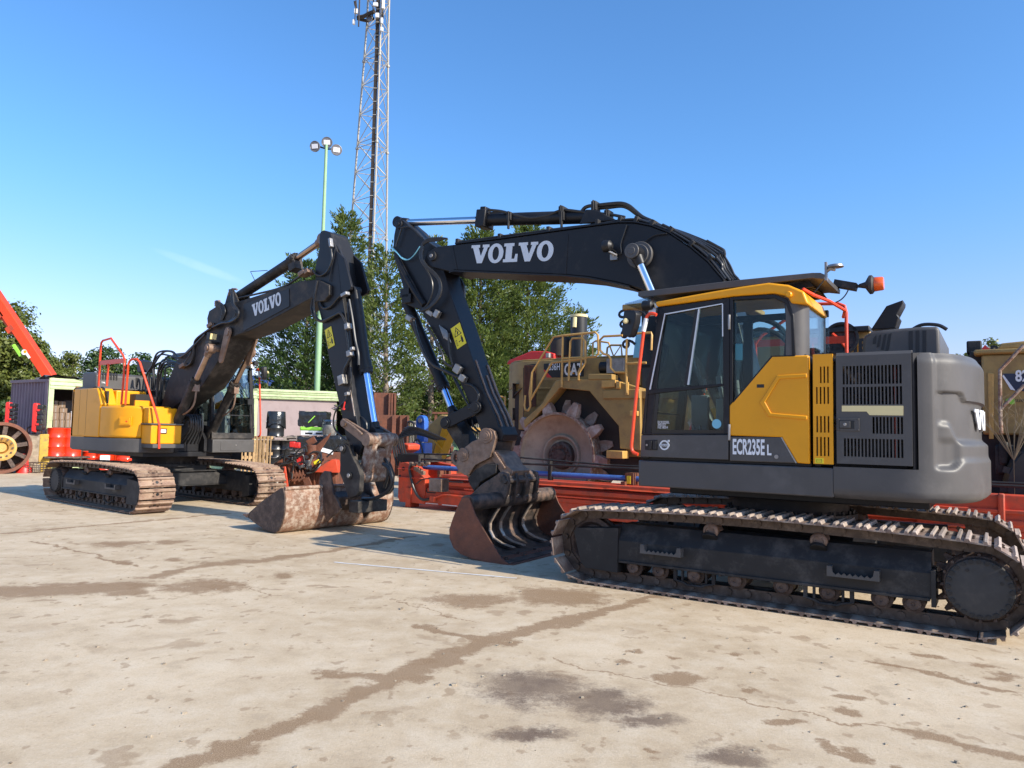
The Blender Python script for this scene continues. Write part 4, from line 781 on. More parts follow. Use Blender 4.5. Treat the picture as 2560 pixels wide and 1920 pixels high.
er = sd(NF, .34, 'C', (1300,1440),(1480,1270),(1690,1140),(1760,1105),(1830,1130),(1850,1240),(1830,1400),(1780,1520),(1600,1560),(1400,1480))
b = MB()
for y in (.34, .12, -.12, -.42): b.prism(er, y-.03, y+.03)
sh = [(x+.05, z-.02) for x, z in er[:9]]; b.prism(sh, -.40, .32)
for k in (0, 1, 2): p = s3(NF, .2, 'C', (1830+k*28, 1150+k*38))[0]; b.cyl((p.x,-.4,p.z),(p.x,.4,p.z), .05-.006*k, n=18)
b.build('bucket_ear', 'bucket_in', bk, bevel=.012)
# beacon on the roof guard
p = s3(NF, .45, 'H', (950,350),(1180,390),(1390,380),(1480,360),(1530,352),(1670,340)); b = MB(); b.obx((p[0]+p[1])/2, .22, .14, .07, p[1]-p[0]); b.tube([p[1], p[2]], .016, 8); d = (p[5]-p[3]).normalized()
b.lathe([(.02,-.10),(.035,-.04),(.085,-.01),(.098,.0),(.098,.025),(.072,.045)], p[3], d, 24); b.lathe([(.072,.045),(.075,.05),(.070,.12),(.062,.132),(0,.135)], p[3], d, 24, mi=1)
b.build('beacon', ['frame_dark', 'amber'], NX)
p = s3(NF, 1.18, 'H', (725,170),(730,90),(800,80),(890,55)); b = MB(); b.obx((p[0]+p[1])/2, .02, .05, .18, (1,0,0)); b.tube([p[1]+V((0,0,-.02)), p[2], p[3]+V((0,0,-.02))], .02, 8); b.lathe([(0,0),(.075,0),(.07,.02),(.03,.03),(0,.03)], p[3], (0,0,1), 20); b.build('antenna', 'steel', NX)
p = s3(NF, 1.1, 'H', (400,560),(560,570),(780,640),(960,720),(870,790)); b = MB(); b.tube([p[0]+V((0,.2,.04)), p[1]+V((0,.1,0)), p[2], p[3]+V((0,-.3,0)), p[4]+V((0,-.5,0))], .016, 8); b.build('roof_rail', 'rail_orange', NX)
b = MB(); b.tube(s3(NF, .9, 'H', (1115,440),(1060,540),(980,620),(890,665)), .007, 6, smooth=4); b.tube(s3(NF, 1.2, 'H', (690,280),(600,400),(500,520)), .006, 6); b.build('beacon_cable', 'rubber', NX)
b = MB(); b.tube([(-.05,-.2,2.3),(.05,-.15,2.75),(.35,-.05,2.9),(.6,.0,2.7)], .03, 8, smooth=5); b.tube([(-.05,.1,2.3),(.0,.12,2.8),(.3,.1,3.0),(.58,.1,2.85)], .03, 8, smooth=5); b.build('feed_hose', 'rubber', NX)
b = MB(); a, c = s3(NF, 1.2, 'Q', (180,535))[0], s3(NF, .9, 'Q', (560,470))[0]; b.obx((1.28,.85,fx(2.9)*0+s3(NF,1.2,'Q',(560,490))[0].z), .34, .9, .012, (1,0,-.18)); b.build('rain_visor', 'clear_plastic', NX)
# ---------------------------------------------------------------- far left excavator
LX = thing('excavator', 'farther crawler excavator at the left, front towards us, pale rusty bucket curled on the concrete', 'excavator', (LF.X, LF.Y, 0), LF.yaw, 'excavators facing each other in the yard')
undercarriage(LX, 'shoe_clay', 'frame_dark', True, .03)
upper(LX, 'yellow', False)
yB = -.25
def l4(*q): return sd(LF, yB, 'L4', *q)
def l5(*q): return sd(LF, yB, 'L5', *q)
top = l4((610,440),(600,330),(622,250),(700,200),(830,160))+l5((720,690),(1000,600),(1200,530),(1345,515))
nose = l5((1440,560),(1440,640),(1400,690),(1330,700))
bot = l5((1300,665),(1236,700),(1050,802),(857,905),(795,933))+l4((900,525),(860,540),(820,640),(690,850),(540,1080))
foot = [(.80,2.02),(.60,1.80),(.45,1.63),(.32,1.58),(.20,1.64),(.15,1.76),(.22,1.95),(.40,2.40),(.75,2.95)]
back = l4((470,590),(520,520))
lb = boxbeam('boom', 'dusty_dark', LX, top+nose+bot+foot+back, .25)
b = MB(); c = l4((1035,200),(1010,470)); b.prism(l4((1005,180),(1500,5),(1505,200),(1000,475)), -.262, -.25); b.build('side_plate', 'dark_paint', lb, bevel=.003)
A0, E0, T0 = s3(LF, -.265, 'L5', (838,822),(1052,728),(805,768)); u = (E0-A0).normalized(); vv = V((-u.z, 0, u.x)); Lw = (s3(LF, -.265, 'L5', (1062,722))[0]-s3(LF, -.265, 'L5', (822,820))[0]).length
A0 = s3(LF, -.265, 'L5', (818,822))[0]
b = MB(); slab_word(lambda x, y, t: A0+u*(x*Lw/5.80)+vv*(y*.235)-V((0, .003*t, 0)), b); b.build('lettering', 'decal_grey', lb, each=False)
# joint plate and boom rams
b = MB(); p = s3(LF, -.30, 'L4', (825,480),(750,780)); capsule(b, (p[0].x,p[0].z), (p[1].x,p[1].z), (.10,.07), -.31, -.27); b.cyl((p[0].x,-.33,p[0].z),(p[0].x,.33,p[0].z),.07,n=20); capsule(b, (p[0].x,p[0].z), (p[1].x,p[1].z), (.10,.07), .27, .31); b.build('joint_plate', 'coupler', lb, bevel=.006)
for sg in (-1, 1):
    q = s3(LF, -.42, 'L4', (640,660),(475,1020),(225,1490)); e, g = q[0], q[1]; d = (g-e).normalized(); bs = e+d*2.15
    ram(LX, (bs.x, sg*.42, bs.z), (g.x, sg*.42, g.z), (e.x, sg*.42, e.z), .088, .052, 'dusty_dark', 'worn_rod', .085, .075, 'boom_cylinder')
    b = MB(); o = g+d*.12; o = V((o.x, sg*.42, o.z)); b.obx(o+V((.10, 0, -.02)), .10, .10, .16, (1,0,0)); b.tube([o+V((.12,0,-.1)), o+V((.10,0,-.3))+d*.1, o+d*.7+V((.13,0,0)), bs*.0+V((bs.x+.14, sg*.42, bs.z+.45))], .018, 8, smooth=4); b.build('ram_pipe', 'coupler', LX)
b = MB(); b.cyl((e.x,-.52,e.z),(e.x,.52,e.z),.05,n=16); b.build('boom_pin', 'coupler', lb)
q = s3(LF, 0, 'L5', (700,660),(1110,395),(1170,350),(1400,190)); ram(LX, q[0], q[2], q[3], .095, .055, 'dusty_dark', 'worn_rod', .085, .09, 'stick_cylinder')
b = MB()
for y in (-.14, .14): b.prism([(q[0].x-.3, q[0].z-.35),(q[0].x+.35, q[0].z-.22),(q[0].x+.1, q[0].z+.09),(q[0].x-.1, q[0].z+.09)], y-.018, y+.018)
b.obx(q[2]+V((.0,0,-.14)), .2, .18, .16, q[3]-q[0]); b.tube([q[0]+(q[2]-q[0])*.35+V((-.1,0,.1)), q[0]+(q[2]-q[0])*.35+V((-.25,0,.28)), q[0]+(q[2]-q[0])*.55+V((-.05,0,.13))], .008, 6); b.build('ram_bracket', 'dusty_dark', lb, bevel=.01)
# lamps on the boom
for sg in (-1, 1):
    p = s3(LF, -.34, 'L4', (668,530))[0]; b = MB(); b.obx((p.x+.02, sg*.38, p.z), .10, .15, .13, (1,0,-.2)); b.obx((p.x+.075, sg*.38, p.z-.01), .012, .13, .11, (1,0,-.2), mi=1); b.obx((p.x, sg*.36, p.z-.12), .12, .2, .05); b.build('boom_lamp', ['black', 'cream'], lb)
# hose bundle from the deck up to the boom
b = MB()
for k in range(9):
    y = -.30+.06*k
    w = (k*5) % 9; j_ = random.Random(40+k); b.tube([s3(LF, y, 'L4', (z[0]+j_.uniform(-22,22), z[1]+j_.uniform(-26,26)))[0] for z in ((-60+22*w,1250),(-50+24*w,1000),(-20+21*w,840+5*w),(80+12*w,715+20*w),(200+7*w,695+22*w),(310+4*w,735+17*w),(400+3*w,700+8*k),(475,610+7*w),(560,520+4*w))], .0195, 8, smooth=6)
for k in range(5):
    y = -.30+.04*k
    b.tube(s3(LF, y, 'L4', (330+14*k,860),(400+14*k,840),(440+13*k,780),(455+10*k,640),(480+8*k,560),(580,480),(650,440)), .018, 8, smooth=5)
for k in range(3): b.tube(s3(LF, -.29-.02*k, 'L4', (845+12*k,20),(868+8*k,60),(878+10*k,180),(915+14*k,250),(900+16*k,320),(840+10*k,370),(760,385),(660,430)), .020, 8, smooth=6)
for k in range(4): b.tube(s3(LF, -.27, 'L4', (700,140+18*k),(770-8*k,180+10*k),(800-10*k,260),(770-8*k,350)), .015, 8, smooth=5)
for k in range(4): b.tube(s3(LF, -.2+.1*k, 'L5', (705,668),(860,632),(1000,598),(1100,560),(1190,500),(1260,460)), .020, 8, smooth=5)
for k in range(6): b.tube(s3(LF, -.26+.06*k, 'L4', (260+50*k,1500),(300+45*k,1400),(390+30*k,1390),(425+25*k,1450),(400+30*k,1560),(300+40*k,1700)), .019, 8, smooth=5)
b.build('boom_hose', 'rubber', lb)
b = MB()
for w, q, s_ in (('L4',(360,850),.16),('L4',(660,410),.13),('L5',(1240,470),.14),('L5',(1280,455),.09)): p = s3(LF, -.25, w, q)[0]; b.obx(p, s_, .18, .07, (.9,.1,.35))
for k in range(3): b.tube(s3(LF, -.28, 'L4', (842+20*k,80),(845+22*k,25),(880+18*k,8),(930,20)), .017, 8)
for k in range(3): p = s3(LF, -.1, 'L4', (715,150+18*k))[0]; b.cyl(p+V((-.07,0,0)), p+V((.07,0,0)), .03, n=10)
b.build('hose_clamp', 'coupler', lb, bevel=.006)
# stick, nearly upright
yS = -.19
def l6(*q): return sd(LF, yS, 'L6', *q)
near_edge = l6((285,130),(300,90),(335,75),(380,85),(420,110))
fe = [V((x, 0, z)) for x, z in l6((425,150),(500,330),(555,840),(620,1250),(650,1659))]
bk_ = l6((240,900),(330,1250),(400,1640)); lo = sd(LF, yS, 'LB', (985,500),(1010,640),(1060,740))
fl = sd(LF, yS, 'LB', (1065,310),(1110,560),(1150,720),(1110,790))
outl = near_edge+[(p.x, p.z) for p in fe[:4]]+fl+lo[::-1]+bk_[::-1]+l6((232,560),(245,470),(280,330))
b = MB(); b.prism(outl, -.19, .19); sk = b.build('stick', 'dark_paint', LX, bevel=.012)
# ram tower on the stick's front
lug = l6((500,330),(590,420),(680,760),(668,800),(620,830),(560,850)); b = MB()
for y0, y1 in ((-.20,-.15),(.15,.20)): b.prism(lug, y0, y1)
b.build('ram_lug', 'dark_paint', sk, bevel=.008)
q = s3(LF, 0, 'L7', (445,30),(560,860),(572,905),(665,1500)); ram(LX, q[0], q[1], q[3], .095, .055, 'dark_paint', 'sky_tint_rod', .08, .08, 'bucket_cylinder')
p = s3(LF, yS-.004, 'L7', (170,632),(238,592),(132,437)); warning(sk, p[0], p[1]-p[0], p[2]-p[0], (p[1]-p[0]).length, (p[2]-p[0]).length)
b = MB()
for k in range(5): b.tube([V((x.x, x.y, x.z)) for x in s3(LF, -.14+.07*k, 'L6', (430+12*k,210),(480+10*k,250),(540+8*k,340),(610+6*k,520),(650+4*k,640),(660,700))], .017, 8, smooth=5)
b.tube(s3(LF,-.22,'L6',(425,290),(440,400),(420,500),(370,590),(300,630),(240,610),(180,560),(110,545),(30,600)), .017, 8, smooth=6); b.tube(s3(LF,-.21,'L6',(480,290),(460,420),(430,560),(405,700)), .008, 6, smooth=4)
for k in range(2): b.tube(s3(LF,-.22-.03*k,'L6',(235+28*k,690),(210+22*k,880),(190+28*k,1030),(230+18*k,1140),(310,1190-8*k),(400,1160-10*k),(480,1110),(540,1090),(600,1180),(618,1230)), .021, 8, smooth=6)
b.tube(s3(LF,-.22,'L6',(295,690),(290,850),(300,980),(350,1030),(430,1000),(500,920),(560,870),(640,860)), .021, 8, smooth=6)
b.tube(s3(LF,-.22,'L7',(350,370),(370,520),(385,660),(390,740),(345,830),(330,900)), .026, 8, smooth=4); b.tube(s3(LF,-.21,'L7',(385,120),(420,320),(450,540),(480,680),(485,800)), .022, 8, smooth=5)
b.tube(s3(LF,-.2,'L7',(375,150),(385,400),(410,640),(430,720)), .02, 8, smooth=4)
b.tube(s3(LF,-.22,'L7',(405,820),(410,960),(380,1080),(340,1170),(280,1230)), .012, 6, smooth=5); b.tube(s3(LF,-.22,'L7',(290,1210),(240,1290),(222,1390),(240,1470),(330,1560),(360,1580)), .014, 6, smooth=6)
for k in range(3): b.tube(s3(LF,.02+.05*k,'L7',(460+14*k,850),(450+20*k,930),(490-10*k,1010),(470+20*k,1100),(520-16*k,1190),(500,1330)), .010, 6, smooth=6)
for k in range(2): b.tube(s3(LF,-.1+.2*k,'L7',(460+70*k,1440),(470+70*k,1370),(510+70*k,1340),(560+50*k,1390),(570+40*k,1460)), .016, 6, smooth=5)
b.build('stick_hose', 'rubber', sk)
b = MB()
for w, q_, s_ in (('L7',(315,955),(.13,.10,.16)),('L7',(375,400),(.09,.10,.1)),('L7',(395,680),(.1,.09,.1)),('L7',(425,632),(.07,.08,.06)),('L6',(600,860),(.14,.09,.06)),('L6',(425,230),(.05,.07,.16)),('L7',(365,1100),(.08,.06,.06))): p = s3(LF,-.24,w,q_)[0]; b.obx(p, *s_, (.95,0,.25))
b.build('hose_manifold', 'steel', sk, bevel=.01)
p = s3(LF, -.25, 'L7', (342,1180),(325,1255)); b = MB(); b.tube([p[0], p[1]], .012, 8); b.obx(p[1], .05, .03, .03); b.build('red_tag', 'red', sk)
b = MB(); wq = s3(LF, -.1, 'LB', (1080,590),(1140,720)); b.obx((wq[0]+wq[1])/2, (wq[1]-wq[0]).length, .16, .02, wq[1]-wq[0], (.9,0,.3)); wq = s3(LF, -.17, 'L7', (405,1060),(450,1330)); b.obx((wq[0]+wq[1])/2+V((.01,0,0)), (wq[1]-wq[0]).length, .05, .02, wq[1]-wq[0], (.9,0,.3)); b.build('wear_strip', 'lit_worn_edge', sk)
# links and coupler
def pt(w, q, y): p = s3(LF, y, w, q)[0]; return p.x, p.z
ix, iz = pt('LB', (1020,525), -.2); ex_, ez = pt('LB', (1190,660), -.26); sx, sz = pt('LB', (1010,735), -.3); cx, cz = pt('LB', (1100,960), -.3)
b = MB()
for sg in (1, -1): capsule(b, (ix,iz), (ex_,ez), (.075,.10), *sorted((sg*.21, sg*.26)))
for x, z in ((ix,iz),(ex_,ez)): b.cyl((x,-.29,z),(x,.29,z),.06,n=24)
for sg in (1,-1): b.cyl((ex_,sg*.26,ez),(ex_,sg*.30,ez),.105,n=24)
b.tube([(ix,-.29,iz+.06),(ix*.5+ex_*.5,-.30,iz*.5+ez*.5+.07),(ex_-.08,-.30,ez+.08)], .02, 8); b.build('bucket_link', 'coupler', LX, bevel=.008)
lx, lz = pt('LB', (1230,960), 0)
b = MB(); b.cyl((ex_,-.2,ez),(ex_,.2,ez),.11,n=24); capsule(b, (ex_,ez), (lx,lz), (.10,.09), -.21, -.11); capsule(b, (ex_,ez), (lx,lz), (.10,.09), .11, .21); capsule(b, (ex_+(lx-ex_)*.35,ez+(lz-ez)*.35), (lx,lz), (.08,.09), -.12, .12); b.cyl((lx,-.27,lz),(lx,.27,lz),.10,n=24); b.build('push_link', 'rust_light', LX, bevel=.012)
cpl = sd(LF, -.3, 'LB', (1020,690),(1055,720),(1080,790),(1130,880),(1155,960),(1145,1090),(1120,1125),(1060,1145),(1040,1090),(1010,1000),(985,940),(988,850),(990,760))
b = MB()
for y0, y1 in ((-.36,-.27),(.27,.36)): b.prism(cpl, y0, y1)
for x, z, r in ((sx,sz,.07),((sx+cx)/2+.05,cz,.06)): b.cyl((x,-.38,z),(x,.38,z),r,n=24); b.cyl((x,-.395,z),(x,-.38,z),r*.6,n=12,mi=1)
b.bx(cx-.16, cx+.06, -.3, .3, .34, .52); b.build('quick_coupler', ['dusty_dark', 'steel'], LX, bevel=.012)
b = MB(); b.tube(s3(LF,-.1,'LB',(1320,860),(1370,900),(1395,990),(1380,1060),(1330,1110),(1240,1150),(1150,1150)), .03, 8, smooth=5); b.tube(s3(LF,.1,'LB',(1310,800),(1350,850),(1360,950),(1330,1060)), .025, 8, smooth=5); b.build('coupler_hose', 'rubber', LX)
# bucket lying on its back
prof = [(5.86,.705),(5.90,.62),(5.925,.50),(5.925,.38),(5.90,.26),(5.85,.14),(5.78,.05),(5.70,.012),(5.60,.012),(5.40,.045),(5.15,.11),(4.93,.19)]
inn = []
for i, (x, z) in enumerate(prof):
    a, c = prof[max(i-1,0)], prof[min(i+1,len(prof)-1)]; d = V((c[0]-a[0], c[1]-a[1])).normalized(); n = V((-d.y, d.x)); n = n if n.dot(V((5.45-x, .6-z))) > 0 else -n; inn.append((x+n.x*.03, z+n.y*.03))
b = MB(); b.prism(prof+inn[::-1], -1.05, 1.13); bk = b.build('bucket', 'rust_light', LX, bevel=.006)
sidep = prof+[(4.97,.26),(5.3,.46),(5.62,.62),(5.80,.705)]
b = MB()
for y0, y1 in ((-1.075,-1.05),(1.13,1.155)): b.prism(sidep, y0, y1)
b.build('bucket_side', 'rust_dark', bk, bevel=.006)
b = MB(); b.prism([(4.95,.185),(4.84,.215),(4.84,.235),(4.97,.245)], -1.1, 1.18); b.build('cutting_edge', 'rust_light', bk, bevel=.004)
b = MB(); b.cyl((5.87,-1.05,.70),(5.87,1.13,.70),.03,n=12); b.build('bucket_lip', 'rust_light', bk)
ear = sd(LF, -.33, 'LB', (800,1020),(805,970),(840,920),(890,925),(900,1000),(920,1110),(960,1180),(980,1230),(965,1260),(900,1300),(860,1345))
b = MB()
for y in (-.34, .42): b.prism(ear, y-.02, y+.02)
b.build('bucket_ear', 'rust_dark', bk, bevel=.008)
b = MB(); b.prism([(5.95,.30),(6.2,.42),(6.22,.55),(5.95,.62)], -.30, .36); b.build('hanger_beam', 'rust_dark', bk, bevel=.02)
# ---------------------------------------------------------------- machines parked in the row behind (axes of the near excavator)
def rowthing(name, label, cat, x=0, y=0, group=None):            # root at the machine's foot; parts stay in row axes through this offset
    t = thing(name, label, cat, NF.l2w((x, y, 0)), NF.yaw, group); return t
class Part(MB):                                                  # mesh written in row axes, stored relative to its thing
    def put(s, t, name, m, parent=None, org=None, **k):
        s.v = [(a-org[0], b-org[1], c-org[2]) for a, b, c in s.v]; return s.build(name, m, parent or t, **k)
# --- orange drilling rig mast lying on the ground
O = (3.2, -3.8, 0); RG = rowthing('drill_rig', 'long orange drilling rig frame with blue pipe, lying on the ground behind both buckets', 'drill rig', O[0], O[1])
y0 = -3.26
b = Part()
b.bx(-9, 8.60, -3.42, y0, .10, .36); b.bx(-9, 8.0, -3.40, y0+.02, .36, .44); b.bx(-9, 7.9, -3.5, y0+.05, .52, .60); b.bx(-9, 7.9, -4.3, -3.34, .44, .62); b.bx(-9, 7.6, -3.60, y0+.06, .68, .735); b.bx(-9, 8.5, -4.3, -4.14, .10, .7)
b.put(RG, 'main_beam', 'rig_orange', org=O, bevel=.012)
b = Part(); b.prism([(8.05,.10),(8.75,.10),(8.80,.2),(8.80,.93),(8.62,.95),(8.40,.90),(8.05,.62)], -3.46, y0+.03); b.prism([(8.05,.10),(8.75,.10),(8.80,.2),(8.80,.93),(8.62,.95),(8.05,.9)], -4.3, -4.1); b.bx(8.70, 8.82, -4.2, -3.3, .12, .9); b.bx(8.42, 8.56, -3.5, y0+.06, 0, .42)
for z in (.62, .80): b.bx(8.1, 8.78, -3.3, y0+.1, z, z+.02)
for x in (-6.5, -3, .5, 4): b.bx(x, x+.3, -4.2, -3.4, 0, .1)
b.put(RG, 'end_frame', 'rig_orange', org=O, bevel=.01)
b = Part()
for q in ((390,1310,490,1380),(555,1320,650,1395),(695,1325,835,1405)):
    p = s3(NF, y0+.0, 'C', (q[0],q[1]),(q[2],q[3])); x0, x1 = sorted((p[0].x, p[1].x)); z0, z1 = sorted((p[0].z, p[1].z)); c = .03
    b.prism([(x0+c,z0),(x1-c,z0),(x1,z0+c),(x1,z1-c),(x1-c,z1),(x0+c,z1),(x0,z1-c),(x0,z0+c)], y0-.01, y0+.004)
for q, r in (((380,1060),.045),((330,1165),.035)): p = s3(NF, y0+.03, 'C', q)[0]; b.cyl((p.x,y0+.0,p.z),(p.x,y0+.034,p.z), r, n=18)
b.put(RG, 'lightening_hole', 'black', org=O)
b = Part(); pl = s3(NF, -3.6, 'P', (1058,1167),(1580,1197)); b.cyl((8.40,-3.6,.845),(-9,-3.6,.845), .052, n=20); b.put(RG, 'pipe', 'blue_pipe', org=O)
b = Part()
for k in range(18): b.obx((7.7-.95*k, -3.4, .70), .05, .34, .06)
for x in (1.2, 3.6, 6.0, 7.8): b.bx(x-.04, x+.04, -3.72, -3.36, .72, .80)
b.bx(3.44, 3.60, -3.75, -3.45, .74, .95); b.bx(3.49, 3.56, -3.449, -3.44, .76, .90, 1); b.put(RG, 'chain_guide', ['rust', 'decal_yellow'], org=O)
b = Part(); T = lambda *q: s3(NF, y0+.08, 'C', *q)
b.tube(T((500,985),(465,1060),(480,1160),(505,1270),(540,1370),(590,1450),(650,1490),(740,1480)), .030, 8, smooth=5); b.tube(T((540,985),(600,975),(650,980),(700,970)), .022, 8, smooth=4)
b.tube(T((560,1270),(640,1210),(760,1200),(900,1230),(1200,1250)), .014, 6, smooth=4); b.put(RG, 'hydraulic_hose', 'rubber', org=O)
b = Part(); b.tube(T((720,1490),(850,1450),(940,1420),(1060,1432),(1300,1460)), .020, 8, smooth=4); b.tube([(7.0,y0+.05,.47),(-2,y0+.05,.47)], .014, 6); p = T((780,1480))[0]; b.obx(p, .12, .05, .1); b.put(RG, 'hard_pipe', 'rig_orange', org=O)
b = Part()
for k in range(7): p = T((490+38*k, 985+(k%2)*22))[0]; b.cyl(p-V((.05,0,0)), p+V((.05,0,0)), .03, n=8)
for k in range(4): p = T((560+30*k, 1060+20*k))[0]; b.obx(p, .09, .07, .08)
b.bx(8.0, 8.22, -3.7, -3.5, .74, .93); b.put(RG, 'valve_block', 'coupler', org=O, bevel=.008)
q = s3(NF, y0+.006, 'C', (942,1478),(1135,1490),(1135,1550)); u = q[0]-q[1]                # lettering stands upside down on the frame
text('PAYEN', q[1]+V((0,0,.0)), (1,0,.0), (0,0,-1), .085, 'white', RG, bold=.01, xs=1.0); t_ = RG.children[-1]; t_.location = V((-O[0], -O[1], 0))
b = Part(); q = s3(NF, y0+.006, 'C', (680,1545),(855,1565),(910,1568),(1120,1590)); b.bx(q[1].x, q[0].x, y0, y0+.004, .112, .128); b.bx(q[3].x, q[2].x, y0, y0+.004, .108, .125); b.put(RG, 'white_stripe', 'white', org=O)
b = Part(); b.bx(8.4, 9.0, -4.2, -3.4, .95, 1.12); b.tube([(8.9,-3.5,1.02),(4,-3.5,1.03),(-1,-3.5,1.04),(-8,-3.5,1.04)], .022, 8); b.tube([(8.9,-3.6,1.12),(6.5,-3.6,1.16),(4,-3.6,1.07),(-8,-3.6,1.08)], .018, 8)
for x in (8.7, 5.2, 2.4, -.5): b.bx(x-.02, x+.02, -3.62, -3.48, .72, 1.1)
b.put(RG, 'tensioner_rod', 'frame_dark', org=O)
b = Part()
for k in range(6): b.tube([(9.1-.03*k,-3.5-.05*k,.85),(9.2,-3.5-.05*k,1.35+.04*k),(8.7,-3.6,1.55+.03*k),(8.2-.06*k,-3.7,1.45)], .022, 6, smooth=5)
b.put(RG, 'hose_loop', 'rubber', org=O)
b = Part(); b.prism(sd(NF, -3.8, 'C', (190,850),(210,780),(290,720),(400,705),(455,730),(450,800),(350,850)), -4.2, -3.8); b.put(RG, 'motor_hood', 'rig_orange', org=O, bevel=.03)
b = Part(); b.bx(-6.5, -1.0, -3.55, y0+.02, .44, .93); b.bx(-2.05, -1.97, y0, y0+.08, .5, .95); b.bx(-3.4, -3.3, y0, y0+.08, .5, .95); b.put(RG, 'rear_box', 'rig_orange', org=O, bevel=.02)
# --- blue ram and yellow arm standing behind the rig's head
O = (8.0, -5.2, 0); t = rowthing('blue_ram', 'blue hydraulic ram with round eye standing upright beside the yellow arm, hoses at its side', 'hydraulic ram', O[0], O[1])
b = Part(); p = s3(NF, -5.2, 'C', (640,395),(640,690),(660,830)); b.cyl((p[0].x,-5.28,p[0].z),(p[0].x,-5.12,p[0].z), .13, n=28); b.bx(p[0].x-.14, p[0].x+.14, -5.28, -5.12, p[1].z, p[0].z); b.bx(p[0].x-.22, p[0].x+.2, -5.35, -5.05, 0, p[1].z-.02); b.put(t, 'ram_body', 'blue_hyd', org=O, bevel=.01)
b = Part(); b.cyl((p[0].x,-5.3,p[0].z),(p[0].x,-5.10,p[0].z), .055, n=20); b.put(t, 'eye_bush', 'steel', org=O)
b = Part(); T = lambda *q: s3(NF, -5.05, 'C', *q); b.tube(T((440,420),(480,410),(530,450),(550,560),(545,680)), .028, 8, smooth=5); b.tube(T((440,430),(450,500),(520,590)), .02, 6, smooth=4); b.tube(T((520,690),(545,750),(550,820)), .025, 8, smooth=4); b.tube(T((570,650),(610,700),(640,800),(650,870)), .025, 8, smooth=4); b.put(t, 'ram_hose', 'rubber', org=O)
O = (7.3, -6.0, 0); t = rowthing('loader_arm', 'ochre curved machine arm standing behind the orange rig, its front edge bright yellow', 'machine arm', O[0], O[1])
b = Part(); pl = sd(NF, -6.0, 'C', (870,330),(900,312),(945,330),(960,400),(930,480),(880,600),(820,740),(770,880),(690,960),(690,500),(760,430),(830,370)); b.prism(pl, -6.5, -6.0); b.put(t, 'arm_plate', 'old_yellow', org=O, bevel=.02)
b = Part(); pl = sd(NF, -5.98, 'C', (925,480),(1020,520),(960,680),(900,830),(840,960),(775,960),(830,740),(890,600)); b.prism(pl, -6.3, -5.95); p = s3(NF, -5.9, 'C', (800,670),(870,750),(910,790),(870,860)); b.tube(p, .02, 8); b.put(t, 'arm_edge', 'yellow', org=O, bevel=.015)
# --- landfill compactor with steel wheels
O = (5.6, -6.0, 0); CPT = rowthing('landfill_compactor', 'dusty ochre landfill compactor with a big spiked steel wheel, behind the near excavator', 'compactor', O[0], O[1])
yh = -4.95; d_ = lambda *q: sd(NF, yh, 'D', *q)
b = Part(); hx = d_((405,645),(935,615)); x1 = hx[0][0]; zt = 3.22
b.prism([(3.4,yh),(x1,yh),(x1+.35,yh-.16),(x1+.72,yh-.55),(x1+.78,yh-1.0),(x1+.78,-7.0),(3.4,-7.0)], 2.62, zt, 'z')
b.prism([(x1-.75,yh),(x1,yh),(x1+.35,yh-.16),(x1+.72,yh-.55),(x1+.78,yh-1.0),(x1+.78,-7.0),(x1-.75,-7.0)], 1.7, 2.62, 'z'); b.prism(d_((405,1195),(500,1085),(660,820),(700,790),(405,790)), yh-.3, yh)
b.prism([(3.4,yh-.02),(x1-.02,yh-.02),(x1+.34,yh-.18),(x1+.7,yh-.57),(x1+.7,-7.0),(3.4,-7.0)], zt, zt+.035, 'z')
b.put(CPT, 'hood', 'old_yellow', org=O, bevel=.02)
b = Part()
for u0, u1, v0, v1, w in (((325),(365),825,830,0),): pass
for q in ([(322,822),(326,822),(326,945),(322,945)], [(330,822),(362,826),(362,830),(330,826)], [(330,920),(390,862),(392,868),(332,926)], [(322,1020),(326,1020),(326,1120),(322,1120)], [(408,700),(412,700),(412,1180),(408,1180)], [(400,1095),(414,1090),(414,1130),(400,1135)]): b.prism(sd(NF, yh+.012, 'D', *q), yh-.2, yh+.01)
b.put(CPT, 'panel_seam', 'rust_dark', org=O)
b = Part(); q = d_((418,680),(512,668),(512,1000),(418,1040)); b.prism(q, yh-.02, yh+.008, mi=1)
for k in range(9): u = 420+10.5*k; p = d_((u,682),(u+5,682),(u+5,1010),(u,1010)); b.prism(p, yh, yh+.02)
b.put(CPT, 'radiator_grille', ['rust', 'black'], org=O)
b = Part(); b.prism(d_((575,668),(708,662),(708,778),(635,778),(575,715)), yh, yh+.012); b.prism(d_((725,662),(892,652),(892,770),(725,776)), yh, yh+.012); b.prism(sd(NF, yh, 'D', (575,718),(580,715),(640,778),(600,778)), yh, yh+.015, mi=1); b.prism(sd(NF, yh, 'D', (765,752),(795,722),(822,750)), yh, yh+.018, mi=2); b.put(CPT, 'name_plate', ['black', 'red', 'yellow'], org=O)
p = s3(NF, yh+.022, 'D', (612,720),(735,752)); t1 = text('836H', p[0]-V((0,0,.0)), (-1,0,0), (0,0,1), .15, 'white', CPT, bold=.015, xs=.62); t2 = text('CAT', p[1]-V((0,0,.02)), (-1,0,0), (0,0,1), .25, 'white', CPT, bold=.03, xs=.66)
for q in (t1, t2): q.location = V((-O[0], -O[1], 0))
b = Part(); d2 = lambda *q: sd(NF, -4.62, 'D', *q)
b.prism(d2((670,800),(930,790),(935,760),(1130,800),(1340,860),(1345,1360),(1180,1345),(1170,1165),(935,885),(700,862),(520,1080),(420,1180),(410,1120),(560,985)), -4.95, -4.62); b.prism(d2((1052,880),(1340,870),(1340,945),(1052,948)), -4.66, -4.58)
